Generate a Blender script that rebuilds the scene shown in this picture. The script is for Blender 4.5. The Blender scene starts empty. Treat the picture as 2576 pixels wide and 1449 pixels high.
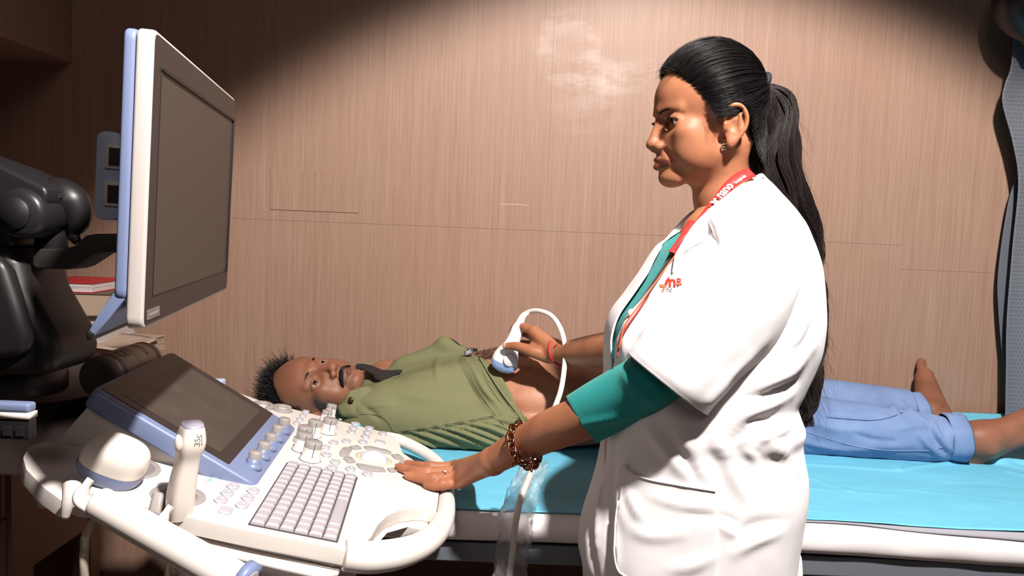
import bpy, bmesh, math, random
import numpy as np
from mathutils import Vector, Matrix

random.seed(7); RNG = np.random.default_rng(7)
C = bpy.context.scene.collection
SC = bpy.context.scene
# ------------------------------------------------------------------ camera
FPX, CAMZ = 1900.0, 1.27
PITCH, ROLL = math.radians(4.36), math.radians(2.3)
cam = bpy.data.cameras.new('camera'); cam_o = bpy.data.objects.new('camera', cam); C.objects.link(cam_o)
cam.sensor_fit = 'HORIZONTAL'; cam.sensor_width = 36.0; cam.lens = 36.0 * FPX / 2576.0
cam.clip_start = 0.05; cam.clip_end = 30
MC = Matrix.Rotation(math.pi / 2 - PITCH, 3, 'X') @ Matrix.Rotation(ROLL, 3, 'Z')
cam_o.matrix_world = Matrix.Translation((0, 0, CAMZ)) @ MC.to_4x4()
SC.camera = cam_o
# ------------------------------------------------------------------ world, lamps, exposure
SC.view_settings.view_transform = 'Standard'; SC.view_settings.look = 'None'
SC.view_settings.gamma = 1.0; SC.view_settings.use_curve_mapping = False
SC.view_settings.exposure = 0.0
wd = bpy.data.worlds.new('world'); SC.world = wd; wd.use_nodes = True
wd.node_tree.nodes['Background'].inputs[0].default_value = (0.95, 0.62, 0.5, 1)
wd.node_tree.nodes['Background'].inputs[1].default_value = 0.035

def lamp(name, kind, loc, target, energy, color=(1, 1, 1), size=0.1, spot=None, blend=0.3):
    l = bpy.data.lights.new(name, kind); l.energy = energy; l.color = color
    if kind == 'AREA': l.shape = 'DISK'; l.size = size
    else: l.shadow_soft_size = size
    if kind == 'SPOT': l.spot_size = math.radians(spot); l.spot_blend = blend
    o = bpy.data.objects.new(name, l); C.objects.link(o); o.location = loc
    o.rotation_euler = (Vector(target) - Vector(loc)).to_track_quat('-Z', 'Y').to_euler()
    return o
LAMP_POS = (0.48, 0.08, 2.65)
lamp('ceiling_spot', 'SPOT', LAMP_POS, (0.441, 1.198, 0.992), 430, (1.0, 0.95, 0.91), 0.05, 80.5, 0.26)
lamp('room_light', 'AREA', (-0.3, -1.2, 2.6), (0.0, 1.6, 0.8), 7, (1.0, 0.86, 0.80), 0.9)

# ------------------------------------------------------------------ pixel helpers (authoring: a pixel and a true depth give a point)
def ray(px, py):
    return MC @ Vector(((px - 1288) / FPX, -(py - 724.5) / FPX, -1.0))
CAM = Vector((0, 0, CAMZ))
def W(px, py, Y):
    d = ray(px, py); return CAM + d * (Y / d.y)
def WZ(px, py, z):
    d = ray(px, py); return CAM + d * ((z - CAMZ) / d.z)
def WPL(px, py, P0, n):
    d = ray(px, py); return CAM + d * ((P0 - CAM).dot(n) / d.dot(n))

# ------------------------------------------------------------------ objects
def mesh_np(name, V, faces):
    """faces: (n,4)/(n,3) int array or list of lists"""
    me = bpy.data.meshes.new(name)
    V = np.asarray(V, np.float32)
    if isinstance(faces, np.ndarray):
        n, k = faces.shape
        me.vertices.add(len(V)); me.vertices.foreach_set('co', V.ravel())
        me.loops.add(n * k); me.loops.foreach_set('vertex_index', faces.astype(np.int32).ravel())
        me.polygons.add(n); me.polygons.foreach_set('loop_start', np.arange(0, n * k, k, dtype=np.int32))
        me.update(calc_edges=True); me.validate()
    else:
        me.from_pydata([tuple(map(float, v)) for v in V], [], faces); me.update()
    return me
def link(name, me, m=None, parent=None, smooth=True):
    o = bpy.data.objects.new(name, me); C.objects.link(o)
    if m is not None and len(me.materials) == 0: me.materials.append(m)
    if smooth and len(me.polygons): me.polygons.foreach_set('use_smooth', np.ones(len(me.polygons), bool))
    if parent is not None:
        o.parent = parent; o.matrix_parent_inverse = Matrix.Translation(-Vector(parent.location))
    return o
def thing(name, label, cat, loc=(0, 0, 0), group=None):
    o = bpy.data.objects.new(name, None); C.objects.link(o); o.location = loc
    o.empty_display_size = 0.05
    o['label'] = label; o['category'] = cat
    if group: o['group'] = group
    return o
def tag(o, label, cat, group=None):
    o['label'] = label; o['category'] = cat
    if group: o['group'] = group
    return o
def struct(o): o['kind'] = 'structure'; return o
def bevel(o, w, seg=3, ang=35):
    md = o.modifiers.new('bevel', 'BEVEL'); md.width = w; md.segments = seg; md.limit_method = 'ANGLE'; md.angle_limit = math.radians(ang)
    md.harden_normals = False
    return o
def solid(o, t, off=0.0):
    md = o.modifiers.new('solid', 'SOLIDIFY'); md.thickness = t; md.offset = off; return o
def subsurf(o, n=1):
    md = o.modifiers.new('sub', 'SUBSURF'); md.levels = n; md.render_levels = n; return o

class MB:
    """collects shapes into one mesh"""
    def __init__(s): s.V = []; s.F = []
    def add(s, V, F):
        b = len(s.V); s.V += [tuple(v) for v in V]; s.F += [[i + b for i in f] for f in F]; return s
    def box(s, a, b, M=None):
        (x0, y0, z0), (x1, y1, z1) = a, b
        V = [Vector(v) for v in [(x0,y0,z0),(x1,y0,z0),(x1,y1,z0),(x0,y1,z0),(x0,y0,z1),(x1,y0,z1),(x1,y1,z1),(x0,y1,z1)]]
        if M is not None: V = [M @ v for v in V]
        return s.add(V, [[0,3,2,1],[4,5,6,7],[0,1,5,4],[1,2,6,5],[2,3,7,6],[3,0,4,7]])
    def hexa(s, V):
        return s.add(V, [[0,3,2,1],[4,5,6,7],[0,1,5,4],[1,2,6,5],[2,3,7,6],[3,0,4,7]])
    def prism(s, poly, z0, z1, M=None, top=None):
        """poly: list of (x,y); top: optional other outline for z1"""
        n = len(poly); t = top or poly
        V = [Vector((p[0], p[1], z0)) for p in poly] + [Vector((p[0], p[1], z1)) for p in t]
        if M is not None: V = [M @ v for v in V]
        F = [list(range(n))[::-1], list(range(n, 2 * n))] + [[i, (i + 1) % n, n + (i + 1) % n, n + i] for i in range(n)]
        return s.add(V, F)
    def lathe(s, prof, M=None, seg=24, caps=True, start=0.0, sweep=2*math.pi):
        """prof: list of (r,z)"""
        V = []; F = []; n = len(prof)
        for k in range(seg):
            a = start + sweep * k / seg
            for r, z in prof:
                v = Vector((r * math.cos(a), r * math.sin(a), z)); V.append(M @ v if M is not None else v)
        for k in range(seg):
            k2 = (k + 1) % seg
            for i in range(n - 1): F.append([k*n+i, k2*n+i, k2*n+i+1, k*n+i+1])
        if caps:
            F.append([k*n for k in range(seg)][::-1]); F.append([k*n+n-1 for k in range(seg)])
        return s.add(V, F)
    def tube(s, pts, rad, seg=10, closed=False, caps=True, flat=None, up=None):
        V, F = tube_vf(pts, rad, seg, closed, caps, flat, up); return s.add(V, F)
    def build(s, name, m=None, parent=None, smooth=True):
        me = bpy.data.meshes.new(name); me.from_pydata([tuple(map(float, v)) for v in s.V], [], s.F); me.update()
        return link(name, me, m, parent, smooth)

def tube_vf(pts, rad, seg=10, closed=False, caps=True, flat=None, up=None):
    P = [Vector(p) for p in pts]; n = len(P)
    R = [rad] * n if isinstance(rad, (int, float)) else list(rad)
    T = []
    for i in range(n):
        a = P[(i - 1) % n] if (closed or i > 0) else P[i]; b = P[(i + 1) % n] if (closed or i < n - 1) else P[i]
        T.append((b - a).normalized())
    N = Vector(up) if up is not None else (Vector((0, 0, 1)) if abs(T[0].z) < 0.9 else Vector((1, 0, 0)))
    V = []; F = []
    for i in range(n):
        N = (N - T[i] * N.dot(T[i])).normalized(); B = T[i].cross(N)
        for k in range(seg):
            a = 2 * math.pi * k / seg
            V.append(P[i] + N * (math.cos(a) * R[i] * (flat if flat else 1)) + B * (math.sin(a) * R[i]))
    for i in range(n if closed else n - 1):
        j = (i + 1) % n
        for k in range(seg):
            k2 = (k + 1) % seg; F.append([i*seg+k, i*seg+k2, j*seg+k2, j*seg+k])
    if caps and not closed: F.append(list(range(seg))[::-1]); F.append([(n-1)*seg+k for k in range(seg)])
    return V, F

def catmull(pts, n=8, closed=False):
    P = [np.array(p, float) for p in pts]; out = []
    m = len(P)
    rng = range(m) if closed else range(m - 1)
    for i in rng:
        p0 = P[(i-1) % m] if (closed or i > 0) else 2*P[0]-P[1]
        p1 = P[i]; p2 = P[(i+1) % m]
        p3 = P[(i+2) % m] if (closed or i < m-2) else 2*P[-1]-P[-2]
        for k in range(n):
            t = k / n
            out.append(0.5*((2*p1)+(-p0+p2)*t+(2*p0-5*p1+4*p2-p3)*t*t+(-p0+3*p1-3*p2+p3)*t**3))
    if not closed: out.append(P[-1])
    return out

def strands(name, paths, rads, m, parent=None, seg=3):
    """paths: array (n, k, 3); rads (k,) or (n,k): thin tubes, one mesh"""
    P = np.asarray(paths, float); n, k, _ = P.shape
    R = np.broadcast_to(np.asarray(rads, float), (n, k))
    T = np.gradient(P, axis=1); T /= np.linalg.norm(T, axis=2, keepdims=True) + 1e-9
    up = np.where(np.abs(T[:, :, 2:3]) < 0.9, np.array([0, 0, 1.0]), np.array([1.0, 0, 0]))
    N = np.cross(T, up); N /= np.linalg.norm(N, axis=2, keepdims=True) + 1e-9
    B = np.cross(T, N)
    a = np.arange(seg) * 2 * np.pi / seg
    V = P[:, :, None, :] + R[:, :, None, None] * (np.cos(a)[None, None, :, None] * N[:, :, None, :] + np.sin(a)[None, None, :, None] * B[:, :, None, :])
    V = V.reshape(-1, 3)
    i = np.arange(n)[:, None, None] * k * seg + np.arange(k - 1)[None, :, None] * seg
    s0 = np.arange(seg)[None, None, :]; s1 = (s0 + 1) % seg
    F = np.stack([i + s0, i + s1, i + seg + s1, i + seg + s0], -1).reshape(-1, 4)
    return link(name, mesh_np(name, V, F), m, parent)

def grid_mesh(name, G, m, parent=None, closed_u=False, closed_v=False):
    """G: (a,b,3) points"""
    G = np.asarray(G, float); a, b, _ = G.shape
    ii = np.arange(a if closed_u else a - 1); jj = np.arange(b if closed_v else b - 1)
    I, J = np.meshgrid(ii, jj, indexing='ij'); I2 = (I + 1) % a; J2 = (J + 1) % b
    F = np.stack([I*b+J, I2*b+J, I2*b+J2, I*b+J2], -1).reshape(-1, 4)
    return link(name, mesh_np(name, G.reshape(-1, 3), F), m, parent)

def np_normals(G, closed_v=False):
    G = np.asarray(G, float)
    du = np.gradient(G, axis=0)
    if closed_v: dv = (np.roll(G, -1, 1) - np.roll(G, 1, 1)) / 2
    else: dv = np.gradient(G, axis=1)
    n = np.cross(du, dv); return n / (np.linalg.norm(n, axis=2, keepdims=True) + 1e-9)

def vnoise(P, scale=1.0, seed=0, octaves=3):
    """smooth value noise, P (...,3) -> (...)"""
    P = np.asarray(P, float) * scale; out = np.zeros(P.shape[:-1]); amp = 1.0; tot = 0
    for o in range(octaves):
        Q = P * (2 ** o) + 17.3 * o + seed * 7.7
        i = np.floor(Q).astype(np.int64); f = Q - i; f = f * f * (3 - 2 * f)
        def h(a, b, c):
            n = (a * 374761393 + b * 668265263 + c * 2147483647 + seed * 97) & 0xffffffff
            n = ((n ^ (n >> 13)) * 1274126177) & 0xffffffff
            return ((n ^ (n >> 16)) & 0xffff) / 32767.5 - 1
        v = 0
        for dx in (0, 1):
            for dy in (0, 1):
                for dz in (0, 1):
                    w = (f[..., 0] if dx else 1 - f[..., 0]) * (f[..., 1] if dy else 1 - f[..., 1]) * (f[..., 2] if dz else 1 - f[..., 2])
                    v = v + w * h(i[..., 0] + dx, i[..., 1] + dy, i[..., 2] + dz)
        out += amp * v; tot += amp; amp *= 0.5
    return out / tot

# ------------------------------------------------------------------ implicit surfaces for bodies
class Field:
    """smooth union of rounded forms on a grid, meshed with surface nets"""
    def __init__(s, lo, hi, h):
        s.h = h; s.ax = [np.arange(lo[i], hi[i] + h, h, dtype=np.float32) for i in range(3)]
        s.F = np.full([len(a) for a in s.ax], 0.06, np.float32)
    def _blk(s, lo, hi):
        sl = []
        for i in range(3):
            a = np.searchsorted(s.ax[i], lo[i]); b = np.searchsorted(s.ax[i], hi[i])
            sl.append(slice(max(a - 1, 0), min(b + 1, len(s.ax[i]))))
        if any(q.stop - q.start < 1 for q in sl): return None, None
        X = np.stack(np.meshgrid(*[s.ax[i][sl[i]] for i in range(3)], indexing='ij'), -1)
        return tuple(sl), X
    def put(s, fn, lo, hi, k=0.01, mode=0):
        m = 0.03 + k if mode == 0 else k
        sl, X = s._blk([v - m for v in lo], [v + m for v in hi])
        if sl is None: return s
        d = fn(X).astype(np.float32); A = s.F[sl]
        if mode == 0:
            h = np.clip(0.5 + 0.5 * (A - d) / k, 0, 1); s.F[sl] = A * (1 - h) + d * h - k * h * (1 - h)
        else:
            d = -d; h = np.clip(0.5 - 0.5 * (A - d) / k, 0, 1); s.F[sl] = A * (1 - h) + d * h + k * h * (1 - h)
        return s
    def ell(s, c, r, k=0.01, R=None, mode=0):
        c = np.array(c, np.float32); r = np.array(r, np.float32); R_ = np.eye(3) if R is None else np.array(R)
        ext = np.sqrt(((R_ * r) ** 2).sum(1))
        def fn(X):
            p = (X - c) @ R_ ; k0 = np.linalg.norm(p / r, axis=-1); k1 = np.linalg.norm(p / (r * r), axis=-1) + 1e-9
            return k0 * (k0 - 1) / k1
        return s.put(fn, c - ext, c + ext, k, mode)
    def cap(s, a, b, ra, rb=None, k=0.01, mode=0, flat=None):
        """tapered capsule; flat=(dir, factor): squash along dir"""
        a = np.array(a, np.float32); b = np.array(b, np.float32); rb = ra if rb is None else rb
        m = max(ra, rb); ba = b - a; L = float(ba @ ba) + 1e-12
        def fn(X):
            p = X - a; h = np.clip((p @ ba) / L, 0, 1)
            q = p - h[..., None] * ba
            if flat is not None:
                dd = np.array(flat[0], float); dd /= np.linalg.norm(dd)
                q = q + ((q @ dd) * (1 / flat[1] - 1))[..., None] * dd
            return np.linalg.norm(q, axis=-1) - (ra + (rb - ra) * h)
        return s.put(fn, np.minimum(a, b) - m, np.maximum(a, b) + m, k, mode)
    def chain(s, pts, rads, k=0.01, flat=None, sub=5):
        """one smooth tapering limb through the points"""
        Cx = np.array(catmull([list(p) + [r] for p, r in zip(pts, rads)], sub)); P = Cx[:, :3]; R = Cx[:, 3]
        def fn(X):
            best = None
            for i in range(len(P) - 1):
                a = P[i]; ba = P[i+1] - a; L = float(ba @ ba) + 1e-12; p = X - a; h = np.clip((p @ ba) / L, 0, 1); q = p - h[..., None] * ba
                if flat is not None:
                    dd = np.array(flat[0], float); dd /= np.linalg.norm(dd); q = q + ((q @ dd) * (1 / flat[1] - 1))[..., None] * dd
                d = np.linalg.norm(q, axis=-1) - (R[i] + (R[i+1] - R[i]) * h); best = d if best is None else np.minimum(best, d)
            return best
        m = R.max(); return s.put(fn, P.min(0) - m, P.max(0) + m, k)
    def mesh(s):
        F = s.F; S = F < 0; nx, ny, nz = F.shape
        c = np.zeros((nx-1, ny-1, nz-1), np.int8)
        for d in np.ndindex(2, 2, 2): c += S[d[0]:nx-1+d[0], d[1]:ny-1+d[1], d[2]:nz-1+d[2]]
        I = np.argwhere((c > 0) & (c < 8)); idx = np.full(c.shape, -1, np.int64); idx[tuple(I.T)] = np.arange(len(I))
        acc = np.zeros((len(I), 3)); cnt = np.zeros(len(I))
        cor = list(np.ndindex(2, 2, 2))
        for a in cor:
            for ax in range(3):
                if a[ax] == 0:
                    b = list(a); b[ax] = 1
                    fa = F[tuple((I + a).T)]; fb = F[tuple((I + b).T)]
                    m = (fa < 0) != (fb < 0); t = np.where(m, fa / np.where(m, fa - fb, 1), 0)
                    p = np.array(a, float)[None, :].repeat(len(I), 0); p[:, ax] = t
                    acc += p * m[:, None]; cnt += m
        V = I + acc / cnt[:, None]
        out = np.stack([np.interp(V[:, i], np.arange(len(s.ax[i])), s.ax[i]) for i in range(3)], 1)
        Q = []
        for ax in range(3):
            A = np.take(S, range(S.shape[ax]-1), ax); B = np.take(S, range(1, S.shape[ax]), ax)
            E = np.argwhere(A != B); u, v = (ax+1) % 3, (ax+2) % 3
            E = E[(E[:, u] > 0) & (E[:, v] > 0) & (E[:, u] < S.shape[u]-1) & (E[:, v] < S.shape[v]-1)]
            def g(du, dv):
                e = E.copy(); e[:, u] -= du; e[:, v] -= dv; return idx[tuple(e.T)]
            q = np.stack([g(1, 1), g(0, 1), g(0, 0), g(1, 0)], 1)
            flip = ~S[tuple(E.T)]; q[flip] = q[flip][:, ::-1]; Q.append(q)
        return out, np.concatenate(Q)

def smooth_mesh(V, Q, it=2, lam=0.5):
    for _ in range(it):
        acc = np.zeros_like(V); cnt = np.zeros(len(V))
        for a, b in ((0, 1), (1, 2), (2, 3), (3, 0)):
            for x, y in ((a, b), (b, a)):
                np.add.at(acc, Q[:, x], V[Q[:, y]]); np.add.at(cnt, Q[:, x], 1)
        V = V + lam * (acc / np.maximum(cnt, 1)[:, None] - V)
    return V
def vert_normals(V, Q):
    n = np.cross(V[Q[:, 2]] - V[Q[:, 0]], V[Q[:, 3]] - V[Q[:, 1]]); N = np.zeros_like(V)
    for i in range(4): np.add.at(N, Q[:, i], n)
    return N / (np.linalg.norm(N, axis=1, keepdims=True) + 1e-12)
def join_np(parts):
    Vs, Qs, b = [], [], 0
    for V, Q in parts: Vs.append(V); Qs.append(Q + b); b += len(V)
    return np.concatenate(Vs), np.concatenate(Qs)
def set_mask(me, name, vals):
    at = me.attributes.new(name, 'FLOAT', 'POINT'); at.data.foreach_set('value', np.asarray(vals, np.float32))
def seg_d(P, a, b):
    a = np.array(a, float); b = np.array(b, float); ba = b - a; p = P - a
    h = np.clip((p @ ba) / (ba @ ba + 1e-12), 0, 1); return np.linalg.norm(p - h[..., None] * ba, axis=-1), h
def path_d(P, pts):
    d = None
    for i in range(len(pts) - 1):
        e, _ = seg_d(P, pts[i], pts[i+1]); d = e if d is None else np.minimum(d, e)
    return d

# ------------------------------------------------------------------ materials
def srgb(r, g, b):
    f = lambda c: (c/255/12.92) if c/255 <= 0.04045 else ((c/255+0.055)/1.055) ** 2.4
    return (f(r), f(g), f(b), 1)
class MT:
    def __init__(s, name):
        s.m = bpy.data.materials.new(name); s.m.use_nodes = True; s.t = s.m.node_tree; s.b = s.t.nodes['Principled BSDF']
    def n(s, typ, **kw):
        x = s.t.nodes.new(typ)
        for k, v in kw.items(): setattr(x, k, v)
        return x
    def l(s, a, b): s.t.links.new(a, b)
    def set(s, **kw):
        for k, v in kw.items(): s.b.inputs[k.replace('_', ' ')].default_value = v
        return s
    def coords(s, scale=(1, 1, 1), rot=(0, 0, 0), kind='Object'):
        tc = s.n('ShaderNodeTexCoord'); mp = s.n('ShaderNodeMapping'); mp.inputs['Scale'].default_value = scale; mp.inputs['Rotation'].default_value = rot
        s.l(tc.outputs[kind], mp.inputs[0]); return mp.outputs[0]
    def noise(s, co, scale, detail=3, rough=0.5):
        x = s.n('ShaderNodeTexNoise'); x.inputs['Scale'].default_value = scale; x.inputs['Detail'].default_value = detail; x.inputs['Roughness'].default_value = rough
        s.l(co, x.inputs['Vector']); return x.outputs['Fac']
    def ramp(s, fac, stops):
        x = s.n('ShaderNodeValToRGB'); e = x.color_ramp.elements
        while len(e) < len(stops): e.new(0.5)
        for i, (p, c) in enumerate(stops): e[i].position = p; e[i].color = c if len(c) == 4 else (*c, 1)
        s.l(fac, x.inputs[0]); return x.outputs[0]
    def mix(s, fac, a, b, blend='MIX'):
        x = s.n('ShaderNodeMix', data_type='RGBA', blend_type=blend)
        for sock, v in ((x.inputs[0], fac), (x.inputs[6], a), (x.inputs[7], b)):
            if hasattr(v, 'is_output'): s.l(v, sock)
            else: sock.default_value = v
        return x.outputs[2]
    def math(s, op, a, b=0.0, clamp=False):
        x = s.n('ShaderNodeMath', operation=op, use_clamp=clamp)
        for i, v in enumerate((a, b)):
            if hasattr(v, 'is_output'): s.l(v, x.inputs[i])
            else: x.inputs[i].default_value = v
        return x.outputs[0]
    def attr(s, name):
        x = s.n('ShaderNodeAttribute'); x.attribute_name = name; return x.outputs['Fac']
    def bump(s, h, strength=0.2, dist=0.001, normal=None):
        x = s.n('ShaderNodeBump'); x.inputs['Strength'].default_value = strength; x.inputs['Distance'].default_value = dist
        s.l(h, x.inputs['Height'])
        if normal is not None: s.l(normal, x.inputs['Normal'])
        return x.outputs[0]
    def col(s, c):
        if hasattr(c, 'is_output'): s.l(c, s.b.inputs['Base Color'])
        else: s.b.inputs['Base Color'].default_value = c
        return s
    def nrm(s, nn): s.l(nn, s.b.inputs['Normal']); return s
def plain(name, c, rough=0.5, metal=0.0, bump=0.0, bscale=300, spec=0.5, coat=0.0, var=0.0):
    t = MT(name); t.set(Roughness=rough, Metallic=metal, Specular_IOR_Level=spec, Coat_Weight=coat)
    co = t.coords()
    nz = t.noise(co, bscale, 2)
    if var > 0:
        n2 = t.noise(co, 9.0, 3); c2 = tuple(min(1, v * (1 - var)) for v in c[:3]) + (1,)
        t.col(t.mix(n2, c, c2))
    else: t.col(c)
    if bump > 0: t.nrm(t.bump(nz, bump, 0.0006))
    return t.m
from mathutils.bvhtree import BVHTree
def bvh_of(*obs):
    dg = bpy.context.evaluated_depsgraph_get(); V, F = [], []
    for o in obs:
        b0 = len(V); me = o.data; M_ = o.matrix_world if o.parent is None else (o.parent.matrix_world if False else Matrix.Identity(4)); V += [v.co.copy() for v in me.vertices]; F += [[i + b0 for i in p.vertices] for p in me.polygons]
    return BVHTree.FromPolygons(V, F)
def hit(bvh, px, py, off=0.0):
    d = ray(px, py).normalized(); loc, nrm, _, _ = bvh.ray_cast(CAM, d)
    if loc is None: return None
    if nrm.dot(d) > 0: nrm = -nrm
    return loc + nrm * off
# ================================================================== ROOM
def wood_mat(name='wood_laminate', stain=False):
    t = MT(name); co = t.coords((1, 1, 1))
    mp = t.coords((240, 240, 1.8)); g = t.noise(mp, 1.0, 4, 0.6)
    mp2 = t.coords((40, 40, 0.8)); g2 = t.noise(mp2, 1.0, 3, 0.55)
    mp3 = t.coords((420, 420, 9)); g3 = t.noise(mp3, 1.0, 2, 0.5)
    mp4 = t.coords((2.2, 2.2, 0.8)); g4 = t.noise(mp4, 1.0, 2, 0.5)
    base = t.ramp(g, [(0.30, srgb(150, 119, 101)), (0.5, srgb(158, 127, 108)), (0.70, srgb(166, 136, 117))])
    base = t.mix(0.32, base, t.ramp(g2, [(0.3, srgb(153, 123, 107)), (0.7, srgb(166, 138, 122))]))
    fine = t.ramp(g3, [(0.35, srgb(222, 211, 204)), (0.6, srgb(255, 255, 255))])
    base = t.mix(0.4, base, fine, 'MULTIPLY')
    base = t.mix(0.35, base, t.ramp(g4, [(0.3, srgb(240, 214, 200)), (0.7, srgb(255, 255, 255))]), 'MULTIPLY')
    t.set(Roughness=0.5, Specular_IOR_Level=0.35)
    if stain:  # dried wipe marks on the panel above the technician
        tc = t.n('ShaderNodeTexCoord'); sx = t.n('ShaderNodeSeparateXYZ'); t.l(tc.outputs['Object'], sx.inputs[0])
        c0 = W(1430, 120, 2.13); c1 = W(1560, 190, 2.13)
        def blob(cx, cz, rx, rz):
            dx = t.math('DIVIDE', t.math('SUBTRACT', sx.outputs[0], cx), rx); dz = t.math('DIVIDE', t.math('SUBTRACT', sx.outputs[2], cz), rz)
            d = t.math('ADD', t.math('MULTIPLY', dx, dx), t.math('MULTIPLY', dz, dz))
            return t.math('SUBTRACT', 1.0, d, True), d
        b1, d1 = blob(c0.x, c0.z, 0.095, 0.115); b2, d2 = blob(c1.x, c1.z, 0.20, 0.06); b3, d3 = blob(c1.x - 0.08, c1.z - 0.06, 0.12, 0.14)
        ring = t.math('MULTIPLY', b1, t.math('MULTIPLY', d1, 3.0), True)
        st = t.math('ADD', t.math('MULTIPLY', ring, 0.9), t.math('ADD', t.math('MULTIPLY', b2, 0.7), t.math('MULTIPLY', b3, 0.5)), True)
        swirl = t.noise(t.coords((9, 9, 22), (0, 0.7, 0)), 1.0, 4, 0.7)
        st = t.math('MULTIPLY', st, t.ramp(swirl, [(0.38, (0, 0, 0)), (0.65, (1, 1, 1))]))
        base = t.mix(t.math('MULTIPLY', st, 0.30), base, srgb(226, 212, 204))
    t.col(base); t.nrm(t.bump(g, 0.05, 0.0005))
    return t.m
M_WOOD = wood_mat('wood_laminate_wall', True)
M_WOOD2 = wood_mat('wood_laminate_furniture')
M_GAP = plain('panel_gap', srgb(150, 127, 112), 0.9)
YW = 2.13
mb = MB(); mb.box((-3.2, YW + 0.006, -0.02), (3.2, YW + 0.10, 3.28)); wl = mb.build('wall_back', M_WOOD, None, False); struct(wl)
# laminate sheets with open joints: one trim object per sheet
XA = [W(1372, 582, YW).x, W(2270, 615, YW).x]; ZS = 1.272; ZS2 = W(2400, 683, YW).z
sheets = [(-3.2, XA[0], ZS, 3.19), (-3.2, XA[0] - 0.004, 0.1, ZS), (XA[0], XA[1] + 0.0, ZS, 3.19), (XA[0] - 0.004, XA[1] - 0.004, 0.1, ZS), (XA[1], 3.2, ZS2, 3.19), (XA[1] - 0.002, 3.2, 0.1, ZS2)]
for i, (x0, x1, z0, z1) in enumerate(sheets):
    mb = MB(); g = 0.0006; mb.box((x0 + g, YW, z0 + g), (x1 - g, YW + 0.006, z1 - g))
    o = mb.build('trim_%d' % (i + 1), M_WOOD, None, False); struct(o)
mb = MB(); mb.box((-3.2, YW + 0.0010, 0.0), (3.2, YW + 0.0059, 3.19)); o = mb.build('trim_7', M_GAP, None, False); struct(o)
# flush cover plate cut from the same laminate
p0 = W(680, 527, YW); p1 = W(905, 437, YW)
mb = MB(); mb.box((p0.x, YW - 0.0022, p0.z), (p1.x, YW, p1.z))
o = mb.build('cover_plate', M_WOOD, None, False); bevel(o, 0.0006, 2)
tag(o, 'flush rectangular cover plate of the same wood laminate on the wall', 'cover plate')
# scratch in the laminate
mb = MB(); pts = catmull([W(1255, 515, YW - 0.0002), W(1290, 514, YW - 0.0002), W(1330, 517, YW - 0.0002)], 6); mb.tube(pts, 0.0007, 5)
o = mb.build('trim_8', plain('scratch', srgb(226, 208, 196), 0.8)); struct(o)
M_FLOOR = plain('floor_tile', srgb(70, 52, 45), 0.4, var=0.2)
mb = MB(); mb.box((-3.2, -2.6, -0.05), (3.2, YW + 0.1, 0.0)); struct(mb.build('floor', M_FLOOR, None, False))
M_CEIL = plain('ceiling_paint', srgb(120, 104, 96), 0.9)
mb = MB(); mb.box((-3.2, -2.6, 3.2), (3.2, YW + 0.1, 3.28)); struct(mb.build('ceiling', M_CEIL, None, False))
M_PAINT = plain('wall_paint', srgb(150, 120, 105), 0.85)
mb = MB(); mb.box((-3.28, -2.6, 0), (-3.2, YW + 0.1, 3.28)); struct(mb.build('wall_left', M_PAINT, None, False))
mb = MB(); mb.box((3.2, -2.6, 0), (3.28, YW + 0.1, 3.28)); struct(mb.build('wall_right', M_PAINT, None, False))
mb = MB(); mb.box((-3.28, -2.68, 0), (3.28, -2.6, 3.28)); struct(mb.build('wall_front', M_PAINT, None, False))

# overhead cupboard at the left
cx = W(182, 100, YW).x; cz = W(182, 158, YW).z
t = thing('overhead_cupboard', 'wood laminate wall cupboard hanging above the monitor arm at far left', 'cupboard', (cx - 0.5, 1.4, cz))
mb = MB(); mb.box((cx - 1.1, 1.45, cz), (cx, YW - 0.0005, cz + 0.8)); bevel(mb.build('carcass', M_WOOD2, t, False), 0.0015, 2)
mb = MB(); mb.box((cx - 1.1, 1.43, cz + 0.002), (cx - 0.555, 1.449, cz + 0.8)); mb.build('door', M_WOOD2, t, False)
mb = MB(); mb.box((cx - 0.55, 1.43, cz + 0.002), (cx, 1.449, cz + 0.8)); mb.build('door', M_WOOD2, t, False)

# side counter behind the machine, carrying the stack of books
CT_Z = 0.865; CX1 = -0.99
t = thing('drawer_counter', 'low wood laminate counter behind the ultrasound machine carrying the books', 'cabinet', (-1.7, 1.9, 0.36))
mb = MB(); mb.box((-2.5, 1.72, 0.40), (-1.15, YW - 0.001, CT_Z - 0.024)); mb.build('carcass', M_WOOD2, t, False)
mb = MB(); mb.box((-2.5, 1.69, CT_Z - 0.024), (CX1, YW - 0.001, CT_Z)); bevel(mb.build('counter_top', M_WOOD2, t, False), 0.002)
for z0, z1 in ((0.41, 0.55), (0.555, 0.69), (0.695, 0.835)):
    mb = MB(); mb.box((-2.4, 1.702, z0), (-1.16, 1.7195, z1)); d = mb.build('drawer', M_WOOD2, t, False); bevel(d, 0.001, 2)
for x in (-2.45, -1.2):
    mb = MB(); mb.box((x, 1.75, 0.0), (x + 0.05, 1.80, 0.4)); mb.build('leg', M_WOOD2, t, False)
    mb = MB(); mb.box((x, 2.05, 0.0), (x + 0.05, 2.10, 0.4)); mb.build('leg', M_WOOD2, t, False)

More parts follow.
